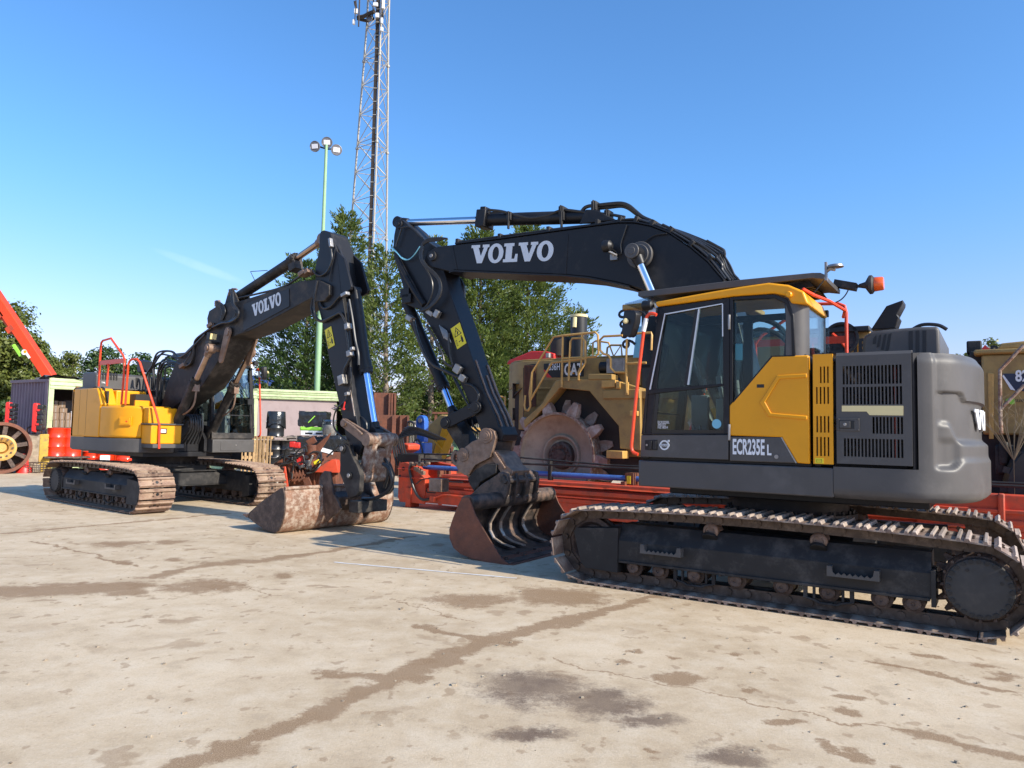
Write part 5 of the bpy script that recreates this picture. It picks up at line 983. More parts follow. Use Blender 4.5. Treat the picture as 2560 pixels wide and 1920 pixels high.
b.prism(d2((930,750),(1120,750),(1120,795),(930,795)), -4.9, -4.6); b.bx(2.4, 4.3, -7.3, -4.7, 2.35, 2.5); b.bx(2.3, 4.2, -7.0, -4.8, 1.2, 2.4)
b.put(CPT, 'fender', 'old_yellow', org=O, bevel=.012)
b = Part(); b.bx(3.0, 7.0, -7.2, -5.0, .75, 2.55); b.put(CPT, 'chassis', 'inside_dark', org=O)
b = Part(); b.prism(d2((1045,805),(1148,798),(1148,855),(1045,862)), -4.75, -4.55); b.prism(d2((1160,812),(1185,810),(1185,868),(1160,870)), -4.75, -4.55); p = s3(NF, -4.55, 'D', (1100,1370),(1225,1415),(1295,1065)); b.obx((p[0]+p[1])/2, .35, .3, .15); b.obx(p[2], .16, .08, .1); b.put(CPT, 'step', 'rail_yellow', org=O, bevel=.01)
RR = lambda y, *q: s3(NF, y, 'D', *q)
b = Part(); r_ = .024
b.tube(RR(-4.6,(470,950),(460,900),(478,740),(650,455),(725,443),(880,428),(985,418),(1005,440),(1008,590),(985,612),(720,625)), r_, 8); b.tube(RR(-4.6,(445,1040),(425,1035),(418,1000),(425,920)), r_, 8); b.tube(RR(-4.6,(470,950),(640,655)), r_, 8); b.tube(RR(-4.6,(460,900),(465,1010),(445,1045)), r_, 8)
b.tube(RR(-4.6,(725,445),(715,855)), r_, 8); b.tube(RR(-4.6,(770,805),(785,490),(800,465),(880,462),(905,490),(905,660),(850,745),(848,800)), r_, 8); b.tube(RR(-4.6,(880,430),(870,690),(845,745)), r_, 8); b.tube(RR(-4.6,(635,660),(910,625)), r_, 8); b.tube(RR(-4.6,(480,735),(470,960)), r_, 8)
b.tube(RR(-4.55,(1200,442),(1050,450),(1020,480),(1022,560),(1050,590),(1090,600),(1108,630),(1108,700),(1140,735),(1235,735)), r_, 8); b.tube(RR(-4.55,(1235,900),(1230,700),(1235,470)), r_, 8); b.tube(RR(-4.55,(1235,665),(1390,660)), r_, 8); b.tube(RR(-4.55,(1240,430),(1430,420),(1435,440),(1430,560)), r_, 8); b.bx(*sorted(q.x for q in RR(-4.55,(1225,815),(1245,815))), -4.6, -4.54, *sorted(q.z for q in RR(-4.55,(1235,815),(1235,915))))
b.tube(RR(-6.6,(965,610),(965,500),(990,485),(1090,500),(1130,610),(1190,520),(1200,640)), r_, 8); b.tube(RR(-6.6,(1075,600),(1080,540),(1110,520),(1190,520)), r_, 8); b.tube(RR(-4.9,(215,930),(265,935),(262,1000),(245,1045)), r_, 8)
b.put(CPT, 'handrail', 'rail_yellow', org=O)
b = Part(); p = s3(NF, -5.9, 'D', (852,615),(852,300)); b.cyl(p[0], p[1], .19, n=28); b.put(CPT, 'exhaust_stack', 'black', org=O)
b = Part(); b.cyl(p[1], p[1]+V((0,0,.06)), .2, n=28); b.tube([p[1]+V((-.0,.18,-.02)), p[1]+V((-.0,.2,-.25))], .05, 8); b.put(CPT, 'stack_rim', 'cream', org=O)
b = Part(); p = s3(NF, -5.9, 'D', (710,610),(710,450)); b.cyl(p[0], p[1]-V((0,0,.1)), .24, n=24); b.lathe([(.24,0),(.2,.08),(.1,.1),(0,.1)], p[1]-V((0,0,.1)), (0,0,1), 24); b.cyl(s3(NF,-5.3,'D',(610,620))[0], s3(NF,-5.3,'D',(610,585))[0], .06, n=16, mi=1); b.put(CPT, 'air_intake', ['inside_dark', 'steel'], org=O)
b = Part(); p = s3(NF, -5.6, 'D', (275,640),(470,580),(590,590),(655,600),(655,622)); b.prism([(p[0].x,3.24),(p[0].x-.05,3.33),(p[1].x,3.52),(p[2].x,3.50),(p[3].x,3.44),(p[4].x,3.24)], -6.4, -5.6); b.put(CPT, 'engine_cowl', 'red', org=O, bevel=.02)
b = Part(); p = s3(NF, -5.0, 'D', (1030,700),(1120,650),(1215,730),(1130,745),(1190,850)); b.cyl(p[0], p[0]+V((-.45,0,0)), .13, n=20); b.obx((p[1]+p[2])/2, .4, .3, .3, mi=1); b.cyl(p[3], p[4], .1, n=16); b.put(CPT, 'deck_fitting', ['black', 'steel'], org=O, bevel=.01)
b = Part(); b.bx(2.2, 3.95, -6.6, -4.9, 2.5, 4.15); b.put(CPT, 'cab', 'black_gloss', org=O, bevel=.03); b = Part(); b.bx(2.0, 4.3, -6.8, -4.75, 4.15, 4.26); b.put(CPT, 'cab_roof', 'old_yellow', org=O, bevel=.02)
b = Part(); q = s3(NF, -4.88, 'Q', (225,940),(330,940),(160,1480),(310,1480)); b.prism([(q[0].x,q[0].z),(q[1].x,q[1].z),(q[3].x,q[3].z),(q[2].x,q[2].z)], -4.9, -4.87); sg_ = b.put(CPT, 'number_sticker', 'cyan_tag', org=O)
p = s3(NF, -4.86, 'Q', (205,1300)); t1 = text('9800', p[0], (.15,0,1), (1,0,-.15), .30, 'black', CPT, bold=.02); t1.location = V((-O[0], -O[1], 0))
# wheel with dished face and cleats; rear wheel as its copy
def steel_wheel(root, cx, cz, ya, R, wd, org, name='wheel'):
    o = V(org); c = V((cx, ya, cz))-o
    b = MB(); b.lathe([(R,-wd),(R,0),(R-.045,0),(R-.06,-.10),(R-.10,-.14),(.46,-.27),(.43,-.22),(.40,-.22),(.34,-.30),(0,-.31)], c, (0,1,0), 64)
    w = b.build(name, 'wheel_steel', root)
    b = MB(); b.lathe([(.30,-.31),(.28,-.20),(.24,-.17),(.14,-.19),(.12,-.15),(0,-.15)], c, (0,1,0), 40)
    for k in range(12): a = 2*PI*k/12; b.cyl(c+V((.21*math.cos(a),-.20,.21*math.sin(a))), c+V((.21*math.cos(a),-.145,.21*math.sin(a))), .024, n=8)
    b.build('wheel_hub', 'rust_dark', w, each=False)
    b = MB(); b.lathe([(R+.004,-wd+.01),(R+.004,-.02)], c, (0,1,0), 64); b.lathe([(R+.006,-.03),(R+.006,.004),(R-.035,.004)], c, (0,1,0), 64); b.build('drum_rim', 'rust_light', w)
    for row in range(4):
        for k in range(10):
            a = 2*PI*(k+row*.5+.12)/10; d = V((math.cos(a), 0, math.sin(a))); tt = V((-d.z, 0, d.x)); m = MB(); p0 = c+d*R+V((0,-.11-row*.31,0)); vs = []
            for h, s1, s2 in ((-.03,.12,.10),(.12,.105,.095),(.28,.055,.07)):
                vs += [p0+d*h+tt*(i*s1)+V((0, j*s2, 0)) for i, j in ((-1,-1),(1,-1),(1,1),(-1,1))]
            m.add(vs, [(0,1,2,3)[::-1],(8,9,10,11)]+[(q*4+i, q*4+(i+1)%4, q*4+4+(i+1)%4, q*4+4+i) for q in (0,1) for i in range(4)]); m.build('wheel_cleat', 'cleat', w, flat=True)
    return w
mat('wheel_steel', (.34, .285, .205), .65, .0, var=.22, vs=2.2, dirt=(.16,.10,.065), da=.34, ds=2.8, bump=.15, bs=30)
mat('cleat', (.30, .19, .14), .5, .2, var=.3, vs=6, dirt=(.50,.43,.37), da=.5, ds=5)
steel_wheel(CPT, 5.72, 1.17, -4.62, .90, 1.25, O); steel_wheel(CPT, 2.0, 1.17, -4.75, .90, 1.25, O)
# --- second yellow machine at the right edge, behind the counterweight
O = (-3.2, -6.0, 0); t = rowthing('landfill_compactor', 'weathered yellow machine with a dark blue number panel at the right edge, behind the counterweight', 'compactor', O[0], O[1])
RX = lambda y, *q: s3(NF, y, 'C2', *q)
b = Part(); b.bx(-6.0, -1.80, -6.8, -4.7, 1.75, 2.98); b.bx(-6.0, -1.7, -6.9, -4.65, 2.98, 3.06); b.prism([(-2.3,3.06),(-2.0,3.06),(-2.05,3.16),(-2.6,3.2),(-5,3.2),(-5,3.06)], -6.6, -4.8); b.put(t, 'body', 'old_yellow', org=O, bevel=.03)
b = Part(); q = [(p.x, p.z) for p in RX(-4.68, (1130,750),(1172,755),(1172,1210),(1140,1210))]; b.prism(q, -4.72, -4.68); b.put(t, 'door', 'rail_yellow', org=O, bevel=.01)
b = Part(); q = [(p.x, p.z) for p in RX(-4.68, (1232,757),(1500,757),(1500,880),(1318,876))]; b.prism(q, -4.70, -4.685); q = [(p.x, p.z) for p in RX(-4.68, (1232,775),(1240,765),(1322,874),(1290,868))]; b.prism(q, -4.7, -4.683, mi=1); b.put(t, 'number_panel', ['loader_navy', 'white'], org=O)
p = RX(-4.675, (1322,810)); t1 = text('826H', p[0], (-1,0,0), (0,0,1), .17, 'white', t, bold=.03, xs=.72); t1.location = V((-O[0], -O[1], 0))
p = RX(-4.675, (1312,955)); t1 = text('suez', p[0], (-1,0,0), (0,0,1), .07, 'inside_dark', t, bold=.0); t1.location = V((-O[0], -O[1], 0))
b = Part(); p = RX(-4.69, (1275,945),(1298,950)); b.cyl(p[0]+V((0,.0,0)), p[0]+V((0,.006,0)), .035, n=16); b.cyl(p[1], p[1]+V((0,.008,0)), .045, n=16); b.put(t, 'logo_leaf', 'lime', org=O)
b = Part(); b.tube(RX(-4.45,(1380,560),(1215,735),(1218,1000),(1225,1170)), .026, 8); b.tube(RX(-4.45,(1218,1005),(1385,835)), .024, 8); b.put(t, 'handrail', 'rust_light', org=O)
b = Part(); b.bx(-2.2, -1.95, -4.85, -4.6, 1.15, 1.60); b.bx(-2.12, -2.0, -4.75, -4.55, 1.3, 1.65); p = RX(-4.8,(1270,620)); b.cyl(p[0]-V((0,0,.2)), p[0]+V((0,0,.03)), .07, n=16); b.put(t, 'bracket', 'dusty_dark', org=O, bevel=.03)
b = Part(); b.bx(-5.5, -1.7, -6.6, -4.9, .35, 1.75); b.put(t, 'chassis', 'inside_dark', org=O)
b = Part(); b.lathe([(.5,-1.0),(.85,-1.0),(.92,-.9),(.92,-.1),(.85,0),(.5,0),(.45,-.15),(0,-.15)], V((-2.95,-4.35,.95)), (0,1,0), 40)
for k in range(20): a = 2*PI*k/20; c = V((-2.95+.9*math.cos(a), -4.85, .95+.9*math.sin(a))); b.obx(c, .1, .95, .09, (math.cos(a),0,math.sin(a)), (-math.sin(a),0,math.cos(a)))
b.put(t, 'wheel', 'rubber', org=O)
b = Part(); b.bx(*sorted(p.x for p in RX(-5.2,(985,535),(1090,535))), -5.5, -5.1, *sorted(p.z for p in RX(-5.2,(1030,535),(1030,620)))); p = RX(-5.1,(1085,650)); b.obx(p[0], .3, .3, .2); b.bx(-2.0,-.9,-6.5,-5.0,2.8,3.0); b.put(t, 'air_box', 'frame_dark', org=O, bevel=.02)
b = Part(); p = RX(-5.0,(1108,612)); b.lathe([(.06,0),(.06,.05),(.03,.07),(0,.07)], p[0]-V((0,0,.04)), (0,0,1), 16); b.put(t, 'red_lamp', 'red', org=O)
# dry weed beside it
b = MB(); r_ = random.Random(5); base = s3(NF, -4.15, 'C2', (1310,1260))[0]
for k in range(26):
    a = r_.uniform(-.5,.5); h = r_.uniform(.35,.75); p1 = base+V((a*.5+.05, r_.uniform(-.2,.1), h*.5)); p2 = p1+V((a*.4+r_.uniform(-.08,.08), r_.uniform(-.1,.1), h*.5)); b.tube([(base.x,base.y,.25), (base.x,base.y,base.z-.2), p1, p2], [.007,.006,.005,.002], 4)
    for j in range(3): q = p1.lerp(p2, .3+.3*j); b.tube([q, q+V((r_.uniform(-.1,.1), r_.uniform(-.05,.05), r_.uniform(.04,.12)))], .002, 3)
base_ = NF.l2w((base.x, base.y, 0)); b.v = [tuple(NF.l2w(v)-base_) for v in b.v]; o = b.build('dry_weed', 'dry_twig', None); o.location = base_; tag(o, 'dry straw coloured weed standing in front of the dark wheel at the right edge', 'plant'); b2 = MB(); z0 = base.z-.2
b2.lathe([(.25,0),(.16,.15),(.05,.28),(0,.28)], (0,0,0), (0,0,1), 10); b2.build('soil_clump', 'concrete', o)
# --- machine with a pale cream cover (BOMAG) and a brown machine (LIEBHERR) further back
O = (-3.0, -10.0, 0); t = rowthing('road_roller', 'machine with pale cream lettered roof panel, behind the yellow machine at the right edge', 'roller', O[0], O[1])
RX9 = lambda *q: s3(NF, -9.0, 'C2', *q); p = RX9((1100,575),(1600,560),(1100,668))
b = Part(); b.bx(-5.2, p[0].x, -11, -9.0, p[2].z, p[0].z); b.put(t, 'roof_panel', 'bomag_cream', org=O, bevel=.02)
b = Part(); b.bx(-5.0, p[0].x-.1, -10.8, -9.2, .5, p[2].z); b.bx(-.9, p[0].x-.2, -10.6, -9.3, .5, 3.35); b.put(t, 'body', 'inside_dark', org=O, bevel=.03)
b = Part(); b.lathe([(0,-1.4),(.6,-1.4),(.6,0),(0,0)], (-2.0,-9.3,.6), (0,1,0), 32); b.lathe([(0,-1.4),(.6,-1.4),(.6,0),(0,0)], (-4.5,-9.3,.6), (0,1,0), 32); b.put(t, 'drum', 'steel', org=O)
q = RX9((1148,628),(1148,648)); t1 = text('BOMAG', q[0]+V((0,.01,0)), (-1,0,0), (0,0,1), .19, 'black', t, bold=.04, xs=1.05); t2 = text('FAYAT GROUP', q[1]+V((0,.01,-.02)), (-1,0,0), (0,0,1), .085, 'black', t, bold=.02, xs=1.0)
for k in (t1, t2): k.location = V((-O[0], -O[1], 0))
b = Part(); c = RX9((1115,612))[0]; b.prism([(c.x-.13,c.z),(c.x,c.z-.16),(c.x+.13,c.z),(c.x,c.z+.16)], -9.0, -8.99); b.put(t, 'red_lozenge', 'red', org=O)
O = (1.0, -8.0, 0); t = rowthing('crawler_loader', 'brown yellow machine with black lettering, seen between the near cab and engine hood', 'crawler', O[0], O[1])
LH = lambda *q: s3(NF, -7.0, 'H', *q); p = LH((1240,1200),(880,1200),(1240,1150))
b = Part(); b.bx(p[0].x, p[0].x+2.6, -8.8, -7.0, .9, p[0].z+.03); b.bx(p[0].x-.25, p[0].x+2.7, -8.9, -6.95, p[0].z+.03, p[0].z+.14, 1); b.bx(p[0].x-.25, p[0].x, -8.8, -7.1, .9, p[0].z+.05); b.put(t, 'body', ['old_yellow', 'black'], org=O, bevel=.02)
b = Part()
for yy in (-8.7, -7.5): capsule(b, (p[0].x+.3,.45), (p[0].x+2.4,.45), .45, yy, yy+.5)
b.put(t, 'track', 'rust_dark', org=O)
q = LH((680,1535)); t1 = text('LIEBHERR', V((LH((430,1530))[0].x, -6.98, LH((880,1532))[0].z)), (-1,0,0), (0,0,1), .26, 'black', t, bold=.035, xs=1.0); t1.location = V((-O[0], -O[1], 0))
b = Part(); c = LH((990,1290))[0]; b.lathe([(.30,0),(.33,.02),(.33,.05),(.28,.05),(.25,.01),(0,.0)], (c.x, -7.0, c.z), (0,1,0), 32); b.tube([(c.x+.15,-6.94,c.z+.1),(c.x,-6.92,c.z-.05),(c.x-.1,-6.94,c.z-.2)], .03, 6, mi=1); b.put(t, 'fan_guard', ['frame_dark', 'rail_orange'], org=O)
# ---------------------------------------------------------------- containers, stores and clutter behind the left excavator
def at(w, x, y, Y): return dep(*W(w, x, y), Y)
def wbox(name, label, cat, c, sx, sy, sz, yaw, m, bevel=.01, group=None):   # a box-shaped thing standing at c
    t = thing(name, label, cat, c, yaw, group); b = MB(); b.bx(-sx/2, sx/2, -sy/2, sy/2, 0, sz); b.build('body', m, t, bevel=bevel); return t
ZC = 3.16
C0 = dep(126, 943, 24.7); C0.z = 0; C1 = dep(645, 973, 29.4); C1.z = 0; uA = (C1-C0); LA = uA.length; yA = math.atan2(uA.y, uA.x)
E1 = dep(30, 945, 26.2); E1.z = 0
CA = thing('shipping_container', 'purple corrugated container with pale green frame, its open side showing cardboard boxes and drums', 'container', C0, yA, 'open stores containers')
loc = lambda p: Matrix.Rotation(-yA, 3, 'Z') @ (p-C0)
e1 = loc(E1); dpt = 2.44
b = MB(); n = 13                                                 # end wall, trapezoid corrugations
ed = V((e1.x, e1.y, 0)); el = ed.length; eu = ed.normalized(); en = V((eu.y, -eu.x, 0)); en = en if en.x < 0 else -en
prof = []
for k in range(n):
    s0 = el*(k+.0)/n; w = el/n
    prof += [(s0+.0*w, .0), (s0+.24*w, .0), (s0+.46*w, -.07), (s0+.76*w, -.07), (s0+.98*w, 0)]
prof.append((el, 0)); vs = []
for z in (.12, 3.02): vs += [eu*a+en*o+V((0,0,z)) for a, o in prof]
k = len(prof); b.add(vs, [(i, i+1, k+i+1, k+i) for i in range(k-1)]); vs2 = [v-en*.04 for v in vs]; b.add(vs2, [(i+1, i, k+i, k+i+1) for i in range(k-1)])
b.build('end_wall', 'purple_steel', CA, flat=True)
b = MB(); b.obx(eu*(el/2)+V((0,0,.07)), el, .1, .14, eu); b.obx(eu*(el/2)+V((0,0,3.07)), el, .1, .10, eu); b.obx(eu*.14+V((0,0,1.55))+en*.0, .20, .09, 2.95, eu); b.build('end_rail', 'purple_steel', CA, bevel=.01)
b = MB(); b.bx(-.03, .13, -.05, .10, 0, ZC); b.bx(LA-.15, LA, -.05, .10, 0, ZC); b.bx(0, LA, -.04, .08, .0, .16)
for k in range(3): b.prism([(-.06-.02*(k%2),2.78+.125*k),(-.07,2.82+.125*k),(-.05,2.905+.125*k),(.06,2.905+.125*k),(.06,2.78+.125*k)], 0, LA, 'x')
b.build('frame', 'green_steel', CA, bevel=.012)
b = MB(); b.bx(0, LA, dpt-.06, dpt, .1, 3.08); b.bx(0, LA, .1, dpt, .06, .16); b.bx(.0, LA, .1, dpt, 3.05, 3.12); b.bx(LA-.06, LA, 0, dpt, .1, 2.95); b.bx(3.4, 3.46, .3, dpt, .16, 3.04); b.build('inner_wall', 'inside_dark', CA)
b = MB(); r_ = random.Random(8); nx, ny = 26, 8; vs = [(-.15+(LA+.2)*i/nx, -.10+(dpt+.1)*j/ny, 3.19+.06*math.sin(i*.9+j)+r_.uniform(-.025,.04)) for j in range(ny+1) for i in range(nx+1)]
b.add(vs, [(j*(nx+1)+i, j*(nx+1)+i+1, (j+1)*(nx+1)+i+1, (j+1)*(nx+1)+i) for j in range(ny) for i in range(nx)]); b.add([(a,c,z-.05) for a,c,z in vs], [(j*(nx+1)+i, (j+1)*(nx+1)+i, (j+1)*(nx+1)+i+1, j*(nx+1)+i+1) for j in range(ny) for i in range(nx)]); b.build('roof_sheet', 'tarp', CA)
# shelf with cardboard boxes just inside the opening
def inC(px, py, d): r = ray(px, py); o = V((0,0,CH)); nrm = V((-math.sin(yA), math.cos(yA), 0)); p0 = C0+nrm*d; return r*((p0-o).dot(nrm)/r.dot(nrm))+o
q0 = inC(130, 1068, .55); q1 = inC(186, 1068, .55)
wbox('storage_shelf', 'dark shelf inside the purple container carrying the cardboard boxes', 'shelf', (*((q0+q1)/2).xy, .16), (q1-q0).length*1.5, .55, q0.z-.16, yA, 'inside_dark')
rows = [((727,820,935),(815,892),(897,975)), ((727,730,812),(818,890),(900,975)), ((825,665,925),), ((727,640,808),), ((812,575,905),), ((735,560,805),)]
spec = [(727,830,812,935,'lower left'),(817,830,892,935,'middle'),(898,830,975,935,'lower right'),(720,730,812,828,''),(818,730,892,828,''),(900,730,975,828,''),(720,628,815,728,''),(822,665,930,728,''),(812,572,905,660,''),(735,560,806,626,'')]
words = ['plain brown cardboard box at the foot of the stack beside the green post', 'cardboard box at the foot of the stack between two others in the container', 'cardboard box at the foot of the stack nearest the yellow excavator', 'cardboard box on the second layer beside the green container post', 'cardboard box in the middle of the second layer in the container', 'cardboard box on the second layer, its top bare, nearest the yellow excavator', 'larger cardboard box on the third layer beside the green post', 'wide cardboard box on the third layer with a lit top face', 'dim cardboard box standing behind and above the wide one', 'small dim cardboard box topmost beside the green post']
for k, (xa, ya, xb, yb_, _) in enumerate(spec):
    dd = .38 if k < 8 else .75
    p0 = inC(xa*.18083, 900+yb_*.18083, dd); p1 = inC(xb*.18083, 900+yb_*.18083, dd); p2 = inC(xa*.18083, 900+ya*.18083, dd); w = (p1-p0).length
    b = MB(); h = p2.z-p0.z; b.bx(-w/2+.004, w/2-.004, 0, .30, 0, h-.003); b.bx(-.02, .02, -.002, .0, .02, h-.01, 1); o = b.build('cardboard_box', ['card', 'grey_wood'], None, bevel=.006); o.location = (p0+p1)/2; o.rotation_euler = (0, 0, yA+rnd.uniform(-.04,.04)); tag(o, words[k], 'box', 'cardboard boxes in the container')
p = inC(181, 1068, .5); wbox('white_carton', 'narrow white carton standing beside the cardboard boxes in the container', 'carton', (*p.xy, p.z), .16, .25, .55, yA, 'white')
p = inC(180, 1045, 1.6); wbox('black_cabinet', 'tall black cabinet at the back of the container behind the boxes', 'cabinet', (*p.xy, .16), .6, .5, 2.3, yA, 'black')
def drum(name, label, m, c, r=.29, h=.88, tilt=None, group='drums'):
    b = MB(); b.lathe([(0,0),(r-.02,0),(r,.01),(r,.02),(r-.008,.03),(r-.006,h*.33-.02),(r+.008,h*.33),(r-.006,h*.33+.02),(r-.006,h*.66-.02),(r+.008,h*.66),(r-.006,h*.66+.02),(r-.008,h-.03),(r+.002,h-.02),(r+.002,h-.005),(r-.015,h),(r-.025,h-.02),(0,h-.022)], (0,0,0), (0,0,1), 36)
    b.cyl((r*.55,0,h-.022),(r*.55,0,h-.008),.035,n=12); o = b.build(name, m, None, ang=50); o.location = c
    if tilt: o.rotation_euler = tilt
    return tag(o, label, 'drum', group)
pz = .67; dA = [inC(*W('B2', x, 1330), -.25) for x in (768, 985)]
for k, (p, l) in enumerate(zip(dA, ('bright orange red steel drum standing next to the green container post', 'bright orange red steel drum half hidden by the yellow excavator'))): drum('oil_drum', l, 'drum_red', p, .29, .95, group='orange red drums')
m_ = (dA[0]+dA[1])/2; b = MB(); b.bx(-.60, .75, -.30, .36, -.06, -.002)
for x in (-.1, .68): b.bx(x-.05, x+.05, -.34, .34, -m_.z, -.10)
o = b.build('drum_stand', 'rust_dark', None, bevel=.01); o.location = m_; o.rotation_euler = (0,0,yA); tag(o, 'low dark steel stand carrying the two orange red drums', 'stand')
for k, (x, y, l) in enumerate(((1265,1340,'orange red drum seen low under the yellow counterweight'),(1450,1350,'orange red drum bearing a white label under the excavator'),(1735,1370,'orange red drum rightmost of those glimpsed under the excavator'))):
    p = gnd(*W('B2', x, 1452)); p = inC(*W('B2', x, y+30), .1-.25*k); o = drum('oil_drum', l, 'drum_red', (p.x, p.y, .05), .30, max(.5, p.z+.22), group='orange red drums')
    if k == 1: q = MB(); d = V((-p.x, -p.y, 0)).normalized(); tt = V((-d.y, d.x, 0)); q.obx(d*.305+V((0,0,.42)), .30, .012, .17, tt); q.build('paper_label', 'white', o)
# concrete block and things propped on it
p0 = gnd(78, 1181); s_ = p0.y/FOC
bw = 55*s_; bl = thing('concrete_block', 'grimy concrete block with its right part painted yellow, in front of the purple container', 'concrete block', p0+V((0,.35,0)), .35)
b = MB(); b.bx(-bw/2, bw/2, -.35, .35, 0, 95*s_); b.build('block', 'concrete', bl, bevel=.04); b = MB(); b.bx(bw*.08, bw/2+.012, -.362, .35, .0, 95*s_+.004); b.build('painted_end', 'block_yellow', bl, bevel=.03)
b = MB(); c = V((-bw*.3, -.2, 95*s_+.12)); b.tube([c+V((.13*math.cos(a*PI/8),0,.13*math.sin(a*PI/8))) for a in range(17)], .028, 8); b.build('lifting_ring', 'rust_dark', bl)
def fork(label, xa, ya, xb, yb_, nb, base):                       # red bar holding black rubber blocks
    t = gnd(*W('B2', xa, base)); Y = t.y+.15; s = Y/FOC*.18083; zt = dep(*W('B2', xa, ya), Y); zb = dep(*W('B2', xa, yb_), Y)
    o = thing('fender_bar', label, 'rubber fender', zb, .2, 'red bars with black rubber blocks'); h = zt.z-zb.z; w = (xb-xa)*s*.42
    b = MB(); b.prism([(0,0),(w,-.04),(w,h-.05),(w-.03,h),(.03,h),(0,h-.04)], -.12, .12)
    b.build('bar', 'red', o, bevel=.02); b = MB()
    for k in range(nb): z = h*(.04+.92*k/nb); b.bx(w+.002, w*2.1, -.14, .14, z+.01, z+h*.92/nb-.015)
    b.build('rubber_block', 'drum_black', o, bevel=.015)
    if zb.z > .05: b = MB(); b.bx(.02, w*1.8, -.1, .1, -zb.z if xa < 300 else -.04, 0); b.build('foot', 'rust_dark', o)
    b = MB()
    for k in (1, 3): b.bx(w*.9, w*1.5, -.15, .15, h*(.25*k)-.03, h*(.25*k)+.03)
    b.build('bracket', 'red', o)
fork('red upright bar with black rubber blocks, leftmost, behind the steel wheel', 80, 580, 215, 895, 5, 1560); fork('red upright bar with black rubber blocks and brackets standing on the concrete block', 450, 595, 600, 985, 5, 1560)
p = gnd(*W('B2', 330, 1560)); s = p.y/FOC*.18083
b = MB(); b.lathe([(0,0),(100*s,0),(90*s,.02+60*s),(80*s,.02+75*s),(55*s,85*s),(45*s,170*s),(40*s,195*s),(70*s,245*s),(70*s,262*s),(0,262*s)], (0,0,0), (0,0,1), 28); o = b.build('red_stand', 'red', None, ang=40); o.location = p; tag(o, 'small red hourglass shaped stand on the ground beside the steel wheel', 'stand')
p = gnd(*W('B2', 480, 1560)); s = p.y/FOC*.18083; o = thing('wire_basket', 'low rusty wire basket with scraps beside the red stand', 'basket', p, .3); b = MB()
for k in range(5):
    z = .03+.30*k/4; b.tube([(-.30,-.2,z),(.30,-.2,z),(.30,.2,z),(-.30,.2,z),(-.30,-.2,z)], .010, 5)
for k in range(7): x = -.30+.1*k; b.tube([(x,-.2,0),(x,-.2,.33)], .008, 5); b.tube([(x,.2,0),(x,.2,.33)], .008, 5)
b.build('wire_cage', 'rust_dark', o); b = MB(); b.bx(-.05,.12,-.1,.1,.02,.28); b.bx(-.25,-.1,-.15,.1,.02,.12); b.build('scrap_piece', 'concrete', o, bevel=.02)
# big steel wheel at the left edge
p = gnd(-3, 1183); s = p.y/FOC; R = 63.5*s; WH = thing('spoked_wheel', 'large rusty spoked steel wheel with yellow hub ring at the left edge', 'wheel', p+V((0,0,0)), .68)
b = MB(); c = V((0,0,R)); b.lathe([(R,.45),(R,-.45),(R-.10,-.45),(R-.12,.0),(R-.12,.45)], c, (0,1,0), 56); b.build('rim', 'rust', WH)
b = MB(); r1, r2 = R*.46, R-.1
for k in range(10): a = 2*PI*k/10+.2; d = V((math.cos(a),0,math.sin(a))); b.obx(c+d*(r1+r2)/2+V((0,-.22,0)), r2-r1, .34, .13, d)
b.lathe([(r2+.02,.1),(r2+.02,.06),(r1-.05,.06)], c, (0,1,0), 40); b.build('spoke', 'rust_dark', WH, bevel=.01)
b = MB(); b.lathe([(r1+.03,.0),(r1+.03,-.40),(r1-.04,-.42),(R*.24,-.32),(R*.22,-.2),(R*.16,-.3),(0,-.3)], c, (0,1,0), 40)
for k in range(12): a = 2*PI*k/12; q = c+V((math.cos(a)*R*.36,-.38,math.sin(a)*R*.36)); b.cyl(q, q-V((0,.05,0)), .03, n=8, mi=1)
b.build('hub', ['rail_yellow', 'rust_dark'], WH)
# orange boom rising from behind the purple container
Y = 29.; P1, P2, P3 = at('B3', 745, 1335, Y), at('B3', 380, 790, Y), at('B3', -300, -240, Y); gb = P1+(P1-P2)*(P1.z/(P2.z-P1.z)); gb.z = 0
t = thing('crane_arm', 'bright orange boxed crane arm slanting up from behind the purple container', 'crane', (gb.x, gb.y, 0)); T0 = V((gb.x, gb.y, 0)); d = (P2-P1).normalized(); wv = V((-d.z, 0, d.x)); wv = wv if wv.z > 0 else -wv
h_ = .19; mid = (gb+P3)/2; b = MB(); b.obx(mid-T0, (P3-gb).length, .40, h_*2, d, wv); b.build('arm_box', 'orange', t, bevel=.03)
b = MB(); b.bx(-1.0, 1.0, -1.0, 1.0, 0, .6); b.build('arm_base', 'orange', t, bevel=.05)
b = MB(); f = -V((0,.205,0)); q = [at('B3', x, y, Y)-T0 for x, y in ((30,420),(200,640),(300,740))]; b.tube([q[0]+f*.2, q[1]+f*.2], .10, 10); b.tube([q[1]+f*.3+V((0,0,.05)), q[2]+f*.3+V((0,0,.03))], .05, 8); b.obx(q[1]+f*.3, .25, .3, .3, d, wv); b.obx(q[0], .3, .4, .25, d, wv); b.build('arm_ram', 'rig_orange', t)
b = MB(); q = at('B3', 425, 995, Y)-T0+f*1.0; b.cyl(q, q-V((0,.01,0)), .11, n=20); b.cyl(q-V((-.04,.011,-.02)), q-V((-.04,.016,-.02)), .06, n=16, mi=1); q2 = at('B3', 480, 1045, Y)-T0+f*1.0; b.obx(q2, .26, .012, .09, d, wv, mi=0); b.build('badge', ['white', 'yellow'], t)
b = MB(); q = at('B3', 275, 975, Y)-T0; b.obx(q+V((.06,-.05,.03)), .55, .25, .10, d, wv); b.build('green_guard', 'lime', t)
